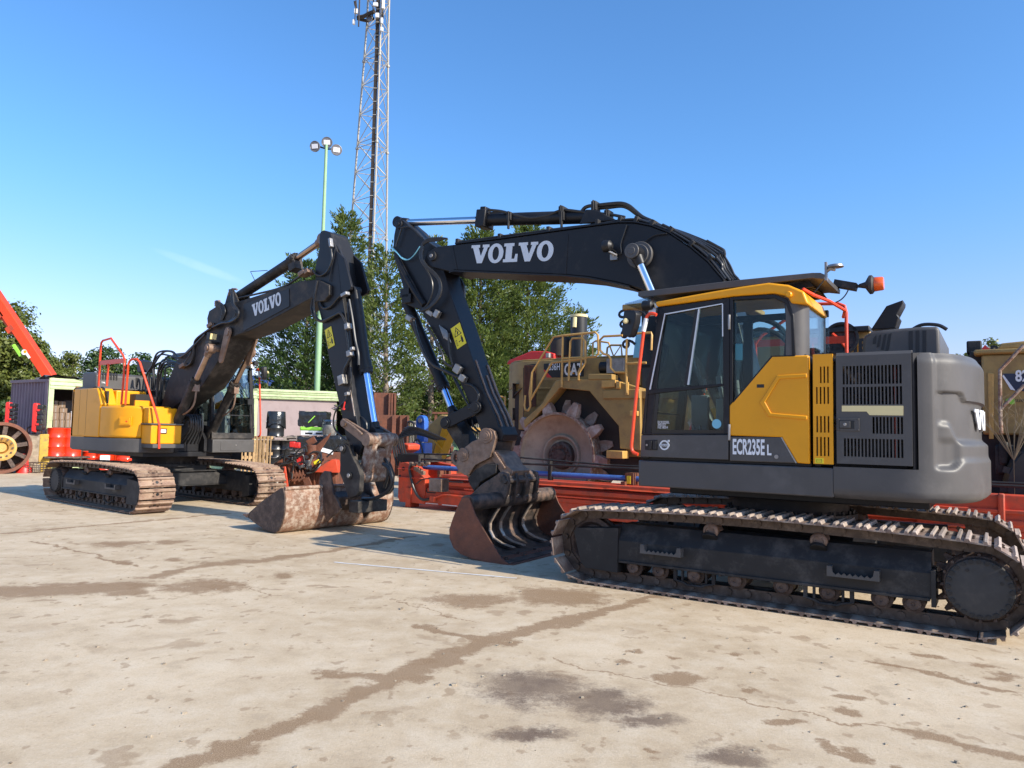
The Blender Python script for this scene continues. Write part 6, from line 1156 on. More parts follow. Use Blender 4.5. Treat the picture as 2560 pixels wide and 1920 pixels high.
# second store: pink door, dark opening, pale green layered roof edge
B0 = V((C1.x, C1.y, 0)); B1_ = dep(900, 987, 30.8); B1_.z = 0; B0 = dep(640, 973, 29.4); B0.z = 0; uB = B1_-B0; LB_ = uB.length; yB_ = math.atan2(uB.y, uB.x)
CB = thing('shipping_container', 'container with faded pink door panel, dark opening and pale green layered roof edge', 'container', B0, yB_, 'open stores containers')
ZB = 3.06; xd = (dep(748, 1000, 30.0)-B0).length*.98; b = MB(); b.bx(0, xd, .0, .06, .1, 2.80); b.build('door_panel', 'pink_steel', CB, bevel=.01)
b = MB()
for k in range(4): b.prism([(-.10-.03*(k%2),2.78+.10*k),(-.12,2.84+.10*k),(-.08,2.885+.10*k),(.1,2.885+.10*k),(.1,2.78+.10*k)], -.1, LB_, 'x')
b.bx(0, LB_, -.04, .08, 0, .14); b.build('roof_edge', 'green_steel', CB, bevel=.012)
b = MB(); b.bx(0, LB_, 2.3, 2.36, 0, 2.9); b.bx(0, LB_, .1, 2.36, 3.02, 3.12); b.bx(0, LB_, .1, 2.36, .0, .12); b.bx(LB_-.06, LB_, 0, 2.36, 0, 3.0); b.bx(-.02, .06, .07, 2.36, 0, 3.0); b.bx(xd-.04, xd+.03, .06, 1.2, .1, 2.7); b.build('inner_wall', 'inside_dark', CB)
b = MB(); b.obx((xd*.18,-.006,1.75), .22, .004, .35, (1,0,.2)); b.obx((xd-.05,-.006,1.5), .08, .004, .3); b.build('paint_scrape', 'white', CB)
# drums, pallets and wrapped loads in front of it
def pallet(name, label, c, yaw, m, w=1.2, d=.8, h=.13, upright=False):
    t = thing(name, label, 'pallet', c, yaw, 'timber pallets'); b = MB()
    for k in range(7): x = -w/2+w*k/6.0; b.bx(max(-w/2, x-.036), min(w/2, x+.036), -d/2, d/2, h-.022, h)
    b.build('deck_board', m, t, bevel=.003); b = MB()
    for y in (-d/2+.05, 0, d/2-.05):
        b.bx(-w/2, w/2, y-.05, y+.05, h-.045, h-.024); b.bx(-w/2, w/2, y-.05, y+.05, 0, .02)
        for x in (-w/2+.06, 0, w/2-.06): b.bx(x-.06, x+.06, y-.05, y+.05, .021, h-.046)
    b.build('stringer', m, t, bevel=.003)
    if upright: t.rotation_euler = (PI/2, 0, yaw)
    return t
YD = 26.6; yy = .18
zs_ = at('B1', 440, 1112, YD).z; cD = [gnd(*W('B1', x, 1590)) for x in (300, 500)]
for k, (x, l) in enumerate(((300,'black steel drum with silver rings under the pallet, beside the upright pallets'),(497,'black steel drum with silver rings under the pallet, half behind the hoses'))):
    p = at('B1', x, 1300, YD); o = drum('oil_drum', l, 'drum_black', (p.x, p.y, zs_-.92-.0), .29, .92, group='black drums'); rg_ = MB()
    for q in (.33, .66): rg_.lathe([(.2985,.92*q-.008),(.3015,.92*q),(.2985,.92*q+.008)], (0,0,0), (0,0,1), 36)
    rg_.build('ring', 'steel', o); f_ = MB(); f_.bx(-.3,.3,-.3,.3,-(zs_-.92),-.001); f_.build('plinth', 'grey_wood', o)
p = at('B1', 440, 1112, YD); pallet('pallet', 'grey pallet lying across the two black drums', (p.x+.05, p.y, zs_), yy, 'grey_wood', 1.15, .8, .14)
p = at('B1', 300, 1052, YD); o = drum('oil_drum', 'black drum with a plastic bag over its top standing on the grey pallet', 'drum_black', (p.x, p.y, zs_+.145), .30, .88, group='black drums')
b = MB(); r_ = random.Random(4); n = 40; vs = []
for j, (z, rr) in enumerate(((.89,.0),(.895,.30),(.87,.318),(.6,.325),(.42,.335),(.36,.34))):
    for i in range(n): a = 2*PI*i/n; q = rr*(1+.045*math.sin(i*2.3+j*.7)*(j > 2)) if rr else .0; vs.append((q*math.cos(a), q*math.sin(a), z-(.10*math.sin(a*2+1) if j > 3 else 0)))
b.add(vs, [(j*n+i, j*n+(i+1) % n, (j+1)*n+(i+1) % n, (j+1)*n+i)[::-1] for j in range(5) for i in range(n)]); b.build('plastic_bag', 'wrap', o, ang=60)
for k, (x, lean, l) in enumerate(((90, .0, 'bare wooden pallet standing on edge beside the black drums, rightmost'), (-30, .0, 'bare wooden pallet standing on edge seen under the cab'))):
    p = at('B1', x, 1300, 25.4); t = pallet('pallet', l, (p.x, p.y, .6), yy-.35+.5*k, 'pallet_wood', .8, 1.2, .14, upright=1); t.location.z = at('B1', x, 1045, 25.4).z-.6 if k == 0 else .6
def wrapped(label, w, q0, q1, Y, sink, bag=1.0, depth=1.0, m='wrap', name='wrapped_load'):
    a, c = at(w, *q0, Y), at(w, *q1, Y); h = a.z-c.z; L_ = abs(c.x-a.x); o = thing(name, label, 'wrapped load', (( a.x+c.x)/2, Y+depth/2, c.z), .08, 'wrapped loads'); nn = 14; b = MB(); r_ = random.Random(int(q0[0]))
    ring = [(-1,-1),(0,-1),(1,-1),(1,0),(1,1),(0,1),(-1,1),(-1,0)]; ring = [V((*p, 0)) for p in ring]; vs = []; per = []
    for i in range(len(ring)):
        for j in range(6): per.append(ring[i].lerp(ring[(i+1) % 8], j/6))
    for j in range(9):
        z = h*(1-bag)+h*bag*j/8
        for i, p in enumerate(per): k = 1+.035*math.sin(i*1.9+j*.8)+r_.uniform(-.015,.015)-(.05 if j == 8 else 0); vs.append((p.x*L_/2*k, p.y*depth/2*k, z+(.03*math.sin(i*1.1) if j in (0, 8) else 0)))
    m_ = len(per); b.add(vs, [(j*m_+i, j*m_+(i+1) % m_, (j+1)*m_+(i+1) % m_, (j+1)*m_+i) for j in range(8) for i in range(m_)]+[tuple(8*m_+i for i in range(m_))]); b.build('black_wrap', m, o, ang=60); return o, L_, h
zt = 0
o, L_, h = wrapped('load in black plastic over lime green bags on a white crate, on the upper pallet', 'B1', (640,668), (1050,1040), 26.4, 0, .62)
b = MB(); b.bx(-L_*.44, L_*.48, -.49, .49, h*.20, h*.37); b.build('lime_bag', 'lime', o, bevel=.05, seg=3); b = MB(); b.bx(-L_*.40, L_*.47, -.47, .47, .0, h*.20); b.build('white_crate', 'white', o, bevel=.01)
b = MB(); b.bx(-L_*.24, L_*.02, -.475, -.44, .04, h*.12); b.bx(L_*.14, L_*.38, -.475, -.44, .04, h*.12); b.build('fork_slot', 'black', o)
b = MB(); b.obx((-.02,-.53,h*.68), .34, .01, .03, (1,0,1.1)); b.build('lime_streak', 'lime', o)
p = at('B1', 830, 1045, 26.4); pallet('pallet', 'grey pallet under the white crate and lime bags', (p.x, 26.9, p.z-.13), .08, 'grey_wood', 1.7, 1.0, .13)
o2, L2_, h2 = wrapped('low flat load in dull black plastic under the lime and white load', 'B1', (615,1062), (1010,1245), 26.3, 0, .9); b = MB(); b.bx(-L2_*.42, L2_*.45, -.4, .45, -o2.location.z, .05); b.build('timber_base', 'grey_wood', o2)
o3, L3_, h3 = wrapped('square load in black plastic with a torn white corner beside the left excavator bucket arm', 'B1', (1010,1040), (1370,1290), 25.6, 0, 1.0); b = MB(); b.bx(-L3_*.5, L3_*.5, -.52, .5, -.30, -.01); b.build('rusty_tray', 'rust', o3, bevel=.01); b = MB(); b.obx((-L3_*.28,-.535,.02), .42, .012, .14, (1,0,-.25)); b.build('torn_corner', 'white', o3)
b = MB(); b.bx(-L3_*.45, L3_*.45, -.45, .45, -o3.location.z, -.30); b.build('dark_base', 'inside_dark', o3)
p = at('B1', 1120, 1035, 26.2); o = thing('clear_bag', 'clear plastic sack standing on the pallet beside the lime bags', 'bag', p); b = MB(); b.lathe([(0,0),(.25,0),(.28,.15),(.26,.42),(.22,.50),(.28,.56),(.05,.55)], (0,0,0), (0,0,1), 14); b.build('sack', 'clear_plastic', o); b = MB(); b.lathe([(0,.02),(.22,.02),(.24,.2),(.2,.35),(0,.38)], (0,0,0), (0,0,1), 10); b.build('contents', 'grey_wood', o)
# ground attachments piled in front of the loads
Y = 18.2; A_ = lambda *q: [at('L3', x, y, Y) for x, y in q]; base = gnd(745, 1208); AT = thing('sweeper_attachment', 'rusty drum attachment with a tangle of black hoses, lying behind the left bucket', 'attachment', (base.x, Y, 0)); o0 = V((base.x, Y, 0))
def pa(name, m, b, **k): b.v = [tuple(V(v)-o0) for v in b.v]; return b.build(name, m, AT, **k)
q = A_((360,760),(560,760),(540,860),(960,880),(960,960)); b = MB(); a, c = A_((450,800),(960,880)); b.cyl(V((a.x,Y+.2,.42)), V((c.x+.4,Y+.2,.42)), .42, n=32)
for k in range(9): t_ = k/8; x = a.x+(c.x-a.x)*t_; b.lathe([(.42,-.02),(.47,-.02),(.47,.02),(.42,.02)], V((x,Y+.2,.42)), (1,0,0), 28)
b.prism([(q[0].x, .75),(q[0].x+.5,1.02),(q[0].x+.95,1.0),(q[1].x+.2,.7),(q[0].x+.3,.6)], Y-.25, Y+.5); pa('drum', 'rust', b, bevel=.01)
b = MB()
for z in ((830,460,930,400,60),(800,880,850,1000,50),(610,700,650,860,40),(1000,640,960,800,40)): p, e = A_((z[0],z[1]),(z[2],z[3])); b.obx((p+e)/2+V((0,-.4,0)), (e-p).length, .06, .16, e-p)
for k in range(4): p = A_((640+40*k,840))[0]; b.prism([(p.x-.08,p.z-.2),(p.x+.1,p.z-.1),(p.x+.04,p.z+.1)], Y-.5, Y-.46)
p = A_((880,540))[0]; b.cyl(p+V((0,-.35,-.12)), p+V((0,-.35,.12)), .16, n=16); p = A_((860,600),(940,540)); b.prism([(p[0].x-.1,p[0].z),(p[0].x+.5,p[0].z+.55),(p[1].x+.3,p[1].z+.3),(p[1].x,p[1].z-.2)], Y-.45, Y-.40); pa('bracket', 'rust', b, bevel=.01)
b = MB(); p, e = A_((560,850),(575,960)); b.obx((p+e)/2+V((0,-.5,0)), .6, .05, .09, e-p); c = A_((1080,760))[0]; b.prism([(c.x-.38,c.z-.12),(c.x+.12,c.z+.20),(c.x+.22,c.z+.18),(c.x+.28,c.z-.12)], Y-.45, Y-.1); pa('orange_bracket', 'rig_orange', b, bevel=.01)
b = MB(); r_ = random.Random(11)
def hose(*z): b.tube([v+V((0,-.45-.12*r_.random(),0)) for v in A_(*z)], .022, 6, smooth=5)
hose((540,720),(560,600),(590,520),(620,560)); hose((450,650),(540,600),(640,590),(720,610),(800,560)); hose((380,740),(480,650),(600,640),(700,700),(760,780)); hose((650,900),(655,760),(680,640),(740,540),(820,490),(840,560)); hose((590,980),(620,900),(640,820)); hose((860,800),(960,760),(1015,680),(1000,580),(930,560),(860,600)); hose((1090,630),(1180,540),(1250,480)); hose((470,850),(500,800),(560,700),(640,650)); hose((440,800),(520,720),(620,700),(700,640),(780,600),(800,680)); hose((700,720),(760,690),(840,720),(880,790)); hose((550,760),(530,860),(520,950)); hose((980,700),(1010,620),(960,560)); hose((840,830),(900,820),(960,790),(1010,720))
pa('hose', 'rubber', b)
b = MB()
for x, y in ((750,640),(730,690),(640,470),(700,480)): p = A_((x,y))[0]; b.obx(p+V((0,-.4,0)), .14, .1, .14)
pa('red_valve', 'red', b, bevel=.02); b = MB()
for k in range(12): p = A_((620+int(20*k), 520+(k*67) % 250))[0]; b.obx(p+V((0,-.35,0)), .13, .1, .10)
p, e = A_((860,740),(910,600)); b.cyl(p+V((0,-.5,0)), e+V((0,-.5,0)), .03, n=10); pa('valve_block', 'steel', b, bevel=.015)
b = MB(); p, e = A_((960,690),(935,590)); b.obx(p+V((0,-.5,0)), .16, .06, .09, (1,0,.5)); pa('yellow_tag', 'decal_yellow', b, bevel=.02)
# steel sheet piles standing behind, stack of bars, fence
def pile(label, w, q0, q1, Y, ribs):
    a, c = at(w, *q0, Y), at(w, *q1, Y); o = thing('steel_sheet', label, 'steel beam', ((a.x+c.x)/2, Y, 0), .1, 'rusty steel plates'); L_ = abs(c.x-a.x); b = MB(); b.bx(-L_/2, L_/2, 0, .02, 0, a.z); b.build('plate', 'rust', o, bevel=.004); b = MB()
    for r in ribs: b.bx(-L_/2+L_*r-.035, -L_/2+L_*r+.035, -.16, 0, 0, a.z-.01)
    b.build('flange', 'rust', o, bevel=.004)
pile('tall dark rusty steel plate with flanges, the highest behind the left bucket arm', 'B1', (1830,378), (2122,1200), 27.5, (.02,.72,.84,.98)); pile('rusty steel plate with three upright flanges, shorter, beside the blue ram', 'C', (30,315), (437,900), 26.5, (.0,.5,.56,.75,.98)); pile('low rusty steel plate half hidden behind the left bucket arm', 'B1', (1700,720), (1900,1200), 26.8, (.1,.95))
Y = 22.; o = thing('bar_stack', 'stack of rusty steel bars lying behind the yellow machine arm', 'steel bars', (*at('C', 1080, 700, Y).xy, 0)); zc = at('C', 1080, 760, Y).z
for k in range(6):
    b = MB(); b.bx(-.9+.05*(k%2), .8, -.5, .5, zc-.62+.16*k-.3, zc-.62+.16*k-.17); b.build('bar', 'rust', o, bevel=.01)
b = MB(); b.bx(-.8,.8,-.4,.4,0,zc-.95); b.build('bearer', 'grey_wood', o)
p = at('C', 985, 780, 21.); o = thing('coiled_strap', 'bright green coiled lifting strap on the bars behind the yellow arm', 'strap', p); b = MB()
for k in range(6): b.lathe([(.2+.012*k,-.02),(.23+.012*k,-.02),(.23+.012*k,.02),(.2+.012*k,.02)], (.02*k,0,.02*(k%3)), (.2,1,.2*k-.3), 20)
b.build('coil', 'pole_green', o); MATS['pole_green']; b = MB(); b.cyl((0,.1,-p.z),(0,.1,0),.12,n=10); b.build('post', 'rust', o)
Y = 30.; F0, F1 = at('C', 480, 400, Y), at('C', 1900, 470, Y); o = thing('mesh_fence', 'low metal mesh fence in front of the trees, behind the yellow arm', 'fence', (F0.x, Y, 0)); b = MB()
for k in range(60): x = (F1.x-F0.x)*k/59; b.bx(x-.012, x+.012, -.012, .012, 0, F0.z)
for z in (.1, F0.z*.5, F0.z-.03): b.bx(0, F1.x-F0.x, -.015, .015, z-.02, z+.02)
b.build('mesh', 'galv', o); b = MB(); b.bx(1.0, 3.6, -.25, -.1, F0.z-.35, F0.z-.22); b.build('yellow_rail', 'rail_yellow', o); b = MB(); b.bx(.9, 4.4, -.35, -.2, F0.z+.30, F0.z+.38); b.bx(1.0,1.1,-.3,-.2,0,F0.z+.3); b.bx(4.2,4.3,-.3,-.2,0,F0.z+.3); b.build('rusty_rail', 'rust', o)
# blue roofed building beyond
Y = 46.; a, c, d = at('B1', 40, 225, Y), at('B1', 690, 260, Y), at('B1', 480, 350, Y); o = thing('blue_roof_shed', 'shed with a dark blue pitched roof behind the pale green roof edge', 'shed', (a.x, Y, 0)); ze = at('B1', 40, 345, Y).z
b = MB(); W_ = c.x-a.x; zr = at('B1', 300, 183, Y).z; b.add([(-6,0,ze),(d.x-a.x+.4,0,ze),(W_+.6,5,zr+.6),(-6,5,zr+.6),(-6,10,ze),(d.x-a.x+.4,10,ze)], [(0,1,2,3),(3,2,5,4)]); b.add([(-6,0,ze-.12),(d.x-a.x+.4,0,ze-.12),(W_+.6,5,zr+.48),(-6,5,zr+.48)], [(3,2,1,0)]); b.build('roof', 'blue_roof', o)
b = MB(); b.add([(-5.8,.3,0),(d.x-a.x,.3,0),(d.x-a.x,.3,ze),(-5.8,.3,ze),(d.x-a.x,9.7,0),(d.x-a.x,9.7,ze),(W_,5,zr+.4)], [(0,1,2,3),(1,4,5,6,2)]); b.build('wall', 'pink_steel', o); b = MB(); b.tube([(d.x-a.x+.4,-.02,ze),(W_+.62,5,zr+.62)], .10, 6); b.build('roof_verge', 'grey_wood', o)
# ---------------------------------------------------------------- floodlight pole and lattice mast
Y = 31.; q = at('P', 816, 362, Y); qb = at('P', 799, 980, Y); base = V((q.x, Y, 0)); o = thing('floodlight_pole', 'tall slim pale green pole with three round floodlights on top', 'floodlight', base)
b = MB(); b.cyl((0,0,0), (0,0,6.4), .13, .12, n=12); b.cyl((0,0,6.4), (0,0,q.z), .095, .065, n=12); b.build('pole', 'pole_green', o)
b = MB(); hd = [at('M1', *z, Y)-V((q.x, Y, 0)) for z in ((198,1518),(322,1477),(420,1555))]; b.tube([hd[0]+V((0,.15,.1)), (0,.12,hd[1].z-.25), hd[2]+V((0,.15,.12))], .035, 8); b.tube([(0,0,q.z-.3), hd[1]+V((0,.15,0))], .05, 8); b.build('cross_arm', 'frame_dark', o)
for k, p in enumerate(hd):
    n = V((-.25+.3*k, -1, -.18)).normalized(); b = MB(); b.lathe([(0,-.10),(.14,-.10),(.235,-.02),(.235,.04),(.215,.045),(.20,.03),(0,.03)], p, n, 28); b.build('floodlight', 'lamp_face', o); b = MB(); u = n.cross(V((0,0,1))).normalized(); b.obx(p+n*.04, .27, .19, .02, u, n); b.build('lamp_window', 'led_white', o.children[-1])
Y = 52.; mB = at('P', 935, 560, Y); M0 = V((mB.x, Y, 0)); MST = thing('lattice_mast', 'tall galvanised three legged lattice radio mast with antennas at the top', 'mast', M0)
zA, zB = at('P', 0, 545, Y).z, at('P', 0, 20, Y).z
def side_len(z): return 2.67+(1.62-2.67)*(z-zA)/(zB-zA) if z < zB+1 else 1.55
drift = lambda z: V((.0, 0, 0))
def legs(z): s = side_len(z); c = V((0,0,z)); return [c, c+V((-.766*s,.643*s,0)), c+V((.174*s,.985*s,0))]
zmax = zB+6; 
for k, nm in enumerate(range(3)):
    b = MB(); zz = [0, 8, 16, 24, zB, zmax]; b.tube([legs(z)[k] for z in zz], [.085,.082,.078,.075,.072,.07], 10); 
    for j in range(8):
        z = zB-2.9-j*at('P', 0, 0, Y).z*0-j*6.55
        if z > 0: p = legs(z)[k]; b.cyl(p-V((0,0,.07)), p+V((0,0,.07)), .13, n=12)
    b.build('mast_leg', 'galv', MST)
b = MB(); z = zB+4.; nb = 0
while z > 1:
    L0 = legs(z); step = 2.18; L1 = legs(z-step)
    for i in range(3):
        j = (i+1) % 3; b.tube([L0[i], L0[j]], .028, 6); b.tube([L0[i], L1[j]], .030, 6); b.tube([L0[j], L1[i]], .030, 6)
    if nb % 3 == 0:
        L2 = legs(z-.35)
        for i in range(3): b.tube([L2[i], L2[(i+1) % 3]], .026, 6)
    z -= step; nb += 1
b.build('bracing', 'galv', MST)
b = MB(); zz = [.5+i*1.0 for i in range(int(zmax))]
b.prism([(-.36,.14),(-.12,.05),(-.12,.10),(-.36,.2)], .5, zmax-3, 'z')
for z in zz: b.bx(-.38, -.08, .0, .09, z, z+.05, 1)
for k in range(4): b.tube([(-.36+.07*k,.06,.5),(-.36+.07*k,.04,zmax-3)], .022, 6)
b.build('cable_ladder', ['inside_dark', 'galv'], MST)
AN = lambda x, y, dy=0: at('M1', x, y, Y+dy)-M0
b = MB()
for x, y, w, h in ((825,48,.34,.26),(842,160,.26,.32),(905,30,.20,.9),(622,118,.26,.36),(890,305,.2,.28),(890,215,.16,.4),(600,230,.18,.34)): p = AN(x, y, -.25 if x > 700 else .9); b.obx(p, w, .18, h)
b.build('antenna_box', 'white', MST, bevel=.02); b = MB()
for x in (630, 812, 870): p = AN(x, 60, 0); b.tube([p+V((.12,.3,-1.4)), p+V((.12,.3,1.6))], .06, 6); b.tube([p+V((-.15,.2,-1.0)), p+V((-.12,.3,1.6))], .04, 6)
b.tube([AN(640,180,.8), AN(700,170,.5), AN(760,140,.2), AN(812,120,0)], .14, 8, smooth=4); b.tube([AN(640,195,1.2), AN(740,215,.8), AN(800,190,.3)], .12, 8, smooth=4)
for k in range(7): b.tube([AN(880+5*k,20+30*k,-.1), AN(905,110+10*k,-.2), AN(870,150+20*k,0)], .02, 5, smooth=4)
for k in range(7): b.tube([AN(600+4*k,10,1.0), AN(612+3*k,70,1.1), AN(640,100+10*k,.9)], .025, 5, smooth=4)
b.build('antenna_cable', 'inside_dark', MST); b = MB(); p = AN(765,195,.3); b.lathe([(0,0),(.22,.0),(.25,.1),(.2,.14)], p, (0,-1,0), 18); b.build('dish_antenna', 'lamp_face', MST)
# ---------------------------------------------------------------- trees
def conifer(label, apex, Y, hw, yb=1080, m='conifer', seed=1, n=150, lean=0, bare=0, name='conifer_tree', group='conifers behind the machines', k=1.0):
    top = dep(apex[0], apex[1], Y); H_ = top.z; r0 = hw*Y/FOC; rr = random.Random(seed); t = thing(name, label, 'tree', (top.x, Y, 0), 0, group)
    b = MB(); b.tube([(lean*.5,0,0),(lean*.3,.02,H_*.3),(lean*.1,0,H_*.65),(0,0,H_*.98)], [.17,.13,.08,.015], 8, smooth=0)
    br = []
    for i in range(n):
        f = (i+rr.random())/n; z = H_*(bare+(1-bare)*f**.92)*.985; a = i*2.399+rr.uniform(-.5,.5); tz = z/H_
        prof = (1-tz)**.62*min(1, .45+tz*2.4); L_ = r0*prof*rr.uniform(.55,1.25)*(1+.22*math.sin(2*a+z*1.1+seed)+.16*math.sin(5*a-z*2.3+seed*2))+.10
        br.append((z, a, L_, .30+.75*tz+rr.uniform(-.15,.2)))
    for z, a, L_, up in br[::3]: b.tube([(0,0,z-.1),(math.cos(a)*L_*.5, math.sin(a)*L_*.5, z+L_*.5*up*.4),(math.cos(a)*L_*.9, math.sin(a)*L_*.9, z+L_*up*.75)], [.035*(1-z/H_)+.012,.018,.006], 4)
    b.build('trunk', 'bark' if bare < .1 else 'pale_bark', t)
    vs, fs = [], []
    def leaf(p, d, l, w):
        s = d.cross(V((rr.uniform(-1,1), rr.uniform(-1,1), rr.uniform(-.6,1)))).normalized()*w; q = len(vs); vs.extend((p, p+d*l*.45+s, p+d*l, p+d*l*.45-s)); fs.append((q, q+1, q+2, q+3))
    for z, a, L_, up in br:
        o = V((math.cos(a), math.sin(a), 0)); side = V((-math.sin(a), math.cos(a), 0)); npl = max(2, int(round(L_*2.6*k+rr.random())))
        for j in range(npl):                                      # feathery plumes towards the branch end
            s = min(1, .30+.70*((j+rr.random())/npl)**.75); c = V((0,0,z))+o*L_*s+V((0,0,L_*s*s*up*.75))+side*rr.gauss(0,.22)*L_*s+V((0,0,rr.gauss(0,.10)))
            d0 = (o*rr.uniform(.35,1)+side*rr.uniform(-.7,.7)+V((0,0,rr.uniform(.15,1.0)))).normalized(); ln = rr.uniform(.35,.95)*min(1.2, .55+L_*.35); rad = rr.uniform(.10,.20)*min(1.3, .5+L_*.4)
            for q in range(int(rr.uniform(20,36))):
                e = rr.random()**.85; f = V((rr.gauss(0,1), rr.gauss(0,1), rr.gauss(0,1)))*rad*(1.05-e*.85); p = c+d0*ln*e+f
                leaf(p, (d0*1.0+f*2.2+V((rr.uniform(-.35,.35), rr.uniform(-.35,.35), rr.uniform(-.2,.4)))).normalized(), rr.uniform(.10,.24), rr.uniform(.020,.046))
    me = MB(); me.v = [tuple(v) for v in vs]; me.f = fs; me.m = [0]*len(fs); me.build('crown', m, t, flat=True); return t
conifer('dark spreading conifer behind the green light pole, left of the far bucket arm', (772,668), 34, 118, m='conifer_dark', seed=3, n=300, lean=.2)
conifer('tallest slim conifer, its tip in front of the lattice mast', (868,540), 36, 92, seed=4, n=270)
conifer('open conifer with a bare pale trunk between the two bucket arms', (968,628), 32.5, 88, seed=5, n=180, bare=.14, lean=.5, k=.95)
conifer('thin conifer behind the near bucket arm, its trunk showing low down', (1085,600), 34, 88, seed=6, n=180, bare=.16, lean=.2, k=.95)
conifer('broad dense conifer under the near boom, left one of the pair behind the compactor', (1205,585), 35, 108, seed=7, n=400)
conifer('broad dense conifer under the near boom, right one of the pair behind the compactor', (1322,572), 36.5, 128, seed=8, n=460)
conifer('small conifer whose tip shows beside the black exhaust stack', (1446,790), 33, 62, seed=9, n=140)
def leafy(label, px, top, hw, Y, m='leaf', seed=1, ls=.16, name='broadleaf_tree', dens=1.0, group='trees behind the yard', low=.12):
    tp = dep(px, top, Y); H_ = tp.z; r0 = hw*Y/FOC; rr = random.Random(seed); t = thing(name, label, 'tree' if 'tree' in name else 'bush', (tp.x, Y, 0), 0, group)
    b = MB(); b.tube([(0,0,0),(.1,0,H_*.3),(0,.1,H_*.62)], [.22,.17,.07], 7); cs = []
    nc = int(70*dens)
    for i in range(nc):
        u = rr.uniform(-1,1); a = rr.uniform(0,2*PI); q = rr.random()**.38; s = math.sqrt(1-u*u); cz = H_*(.5+low*.5); hz = H_*(.5-low*.5)
        w = 1-.25*max(0, u); c = V((math.cos(a)*s*r0*q*w, math.sin(a)*s*r0*q*w*.8, cz+u*hz*q*.93)); cs.append((c, rr.uniform(.26,.46)*min(r0, 2.2)))
    for c, r in cs[::6]: b.tube([(0,0,min(c.z*.6,H_*.5)), (c.x*.5,c.y*.5,c.z*.8), c], [.06,.035,.012], 5)
    b.build('trunk', 'bark', t); vs, fs = [], []
    for c, r in cs:
        for j in range(int(105*dens**.5)):
            d = V((rr.gauss(0,1), rr.gauss(0,1), rr.gauss(0,1))).normalized(); p = c+V((d.x, d.y, d.z*.75))*r*rr.random()**.4
            n = (d+V((rr.uniform(-.9,.9), rr.uniform(-.9,.9), rr.uniform(-.2,1.0)))).normalized(); x = n.orthogonal().normalized(); x = (x*math.cos(j)+n.cross(x)*math.sin(j)); y = n.cross(x); l = ls*rr.uniform(.6,1.25); q = len(vs)
            vs.extend((p-x*l*.5, p+y*l*.30, p+x*l*.5, p-y*l*.30)); fs.append((q,q+1,q+2,q+3))
    me = MB(); me.v = [tuple(v) for v in vs]; me.f = fs; me.m = [0]*len(fs); me.build('crown', m, t, flat=True); return t
leafy('big broadleaf tree at the left edge behind the orange crane arm', 5, 735, 108, 38, seed=21, ls=.20, dens=2.4)
leafy('rounded broadleaf tree right of the biggest one, behind the orange crane arm', 92, 822, 54, 37, seed=22, ls=.19, dens=1.3)
leafy('hazy greyish tree far off behind the purple container', 172, 868, 52, 62, 'leaf', seed=23, ls=.26, dens=1.1)
leafy('low yellow green bushy tree just above the purple container roof', 175, 918, 62, 40, 'leaf_yellow', seed=24, ls=.16, dens=1.0)
leafy('dark green tree behind the orange walkway rail of the left excavator', 268, 862, 66, 52, 'leaf_dark', seed=25, ls=.24, dens=1.4)
leafy('dark green tree right of the orange rail, above the left excavator deck', 352, 878, 52, 54, 'leaf_dark', seed=26, ls=.24, dens=1.2)
leafy('small green tree seen through the hoses of the left excavator', 425, 892, 50, 46, 'leaf_dark', seed=27, ls=.2, dens=1.0)
leafy('olive green bush low at the left edge beside the purple container', 8, 1000, 45, 33, 'leaf_dark', seed=28, ls=.17, dens=.9, name='leafy_bush', low=0)
leafy('yellow green bush between the orange rail and the purple container', 262, 915, 50, 39, 'leaf_yellow', seed=34, ls=.16, dens=.8, name='leafy_bush')
leafy('thin light green tree right of the left cab, above the blue roof', 668, 884, 40, 44, 'leaf', seed=29, ls=.16, dens=.55)
for k, (px, tp, hw, l) in enumerate(((905,975,60,'dark bush at the foot of the conifers behind the rusty steel plates'),(1040,935,62,'dark bush behind the bare pale conifer trunk'),(1135,925,60,'dark bush in the middle, seen past the near bucket arm'),(1225,930,55,'dark bush beside the front of the compactor'))): leafy(l, px, tp, hw, 40, 'leaf_dark', seed=30+k, ls=.2, dens=1.0, name='leafy_bush', low=0)
for k, (px, tp, hw, l) in enumerate(((2120,898,60,'low distant tree behind the engine hood of the near excavator'),(2405,852,34,'distant tree showing left of the dark box at the right edge'),(2480,843,42,'distant tree above the pale cream lettered panel'),(2545,856,40,'distant tree at the right edge above the yellow machine'))): leafy(l, px, tp, hw, 62, 'leaf', seed=40+k, ls=.3, dens=.9)
# ---------------------------------------------------------------- ground
g = MB(); n_ = 24; ys = [-60, -20, -6, 0, 3, 6, 10, 15, 20, 26, 34, 45, 60, 90, 150, 300, 700]; xs = [-700,-300,-120,-60,-30,-18,-10,-5,0,5,10,18,30,60,120,300,700]
vs = [(x, y, 0) for y in ys for x in xs]; k = len(xs); g.add(vs, [(j*k+i, j*k+i+1, (j+1)*k+i+1, (j+1)*k+i) for j in range(len(ys)-1) for i in range(k-1)])
m = bpy.data.materials.new('yard_concrete'); MATS['yard_concrete'] = m; m.use_nodes = True; NT = m.node_tree; N = NT.nodes; L = NT.links; BS = N['Principled BSDF']
geo = N.new('ShaderNodeNewGeometry'); POS = geo.outputs['Position']
def nd(t, **kw):
    o = N.new(t)
    for a, v in kw.items(): setattr(o, a, v)
    return o
def inp(o, i, v):
    if hasattr(v, 'links') or isinstance(v, bpy.types.NodeSocket): L.new(v, o.inputs[i])
    else: o.inputs[i].default_value = v
def mth(op, a, b=None, c=None):
    o = nd('ShaderNodeMath', operation=op); inp(o, 0, a)
    if b is not None: inp(o, 1, b)
    if c is not None: inp(o, 2, c)
    return o.outputs[0]
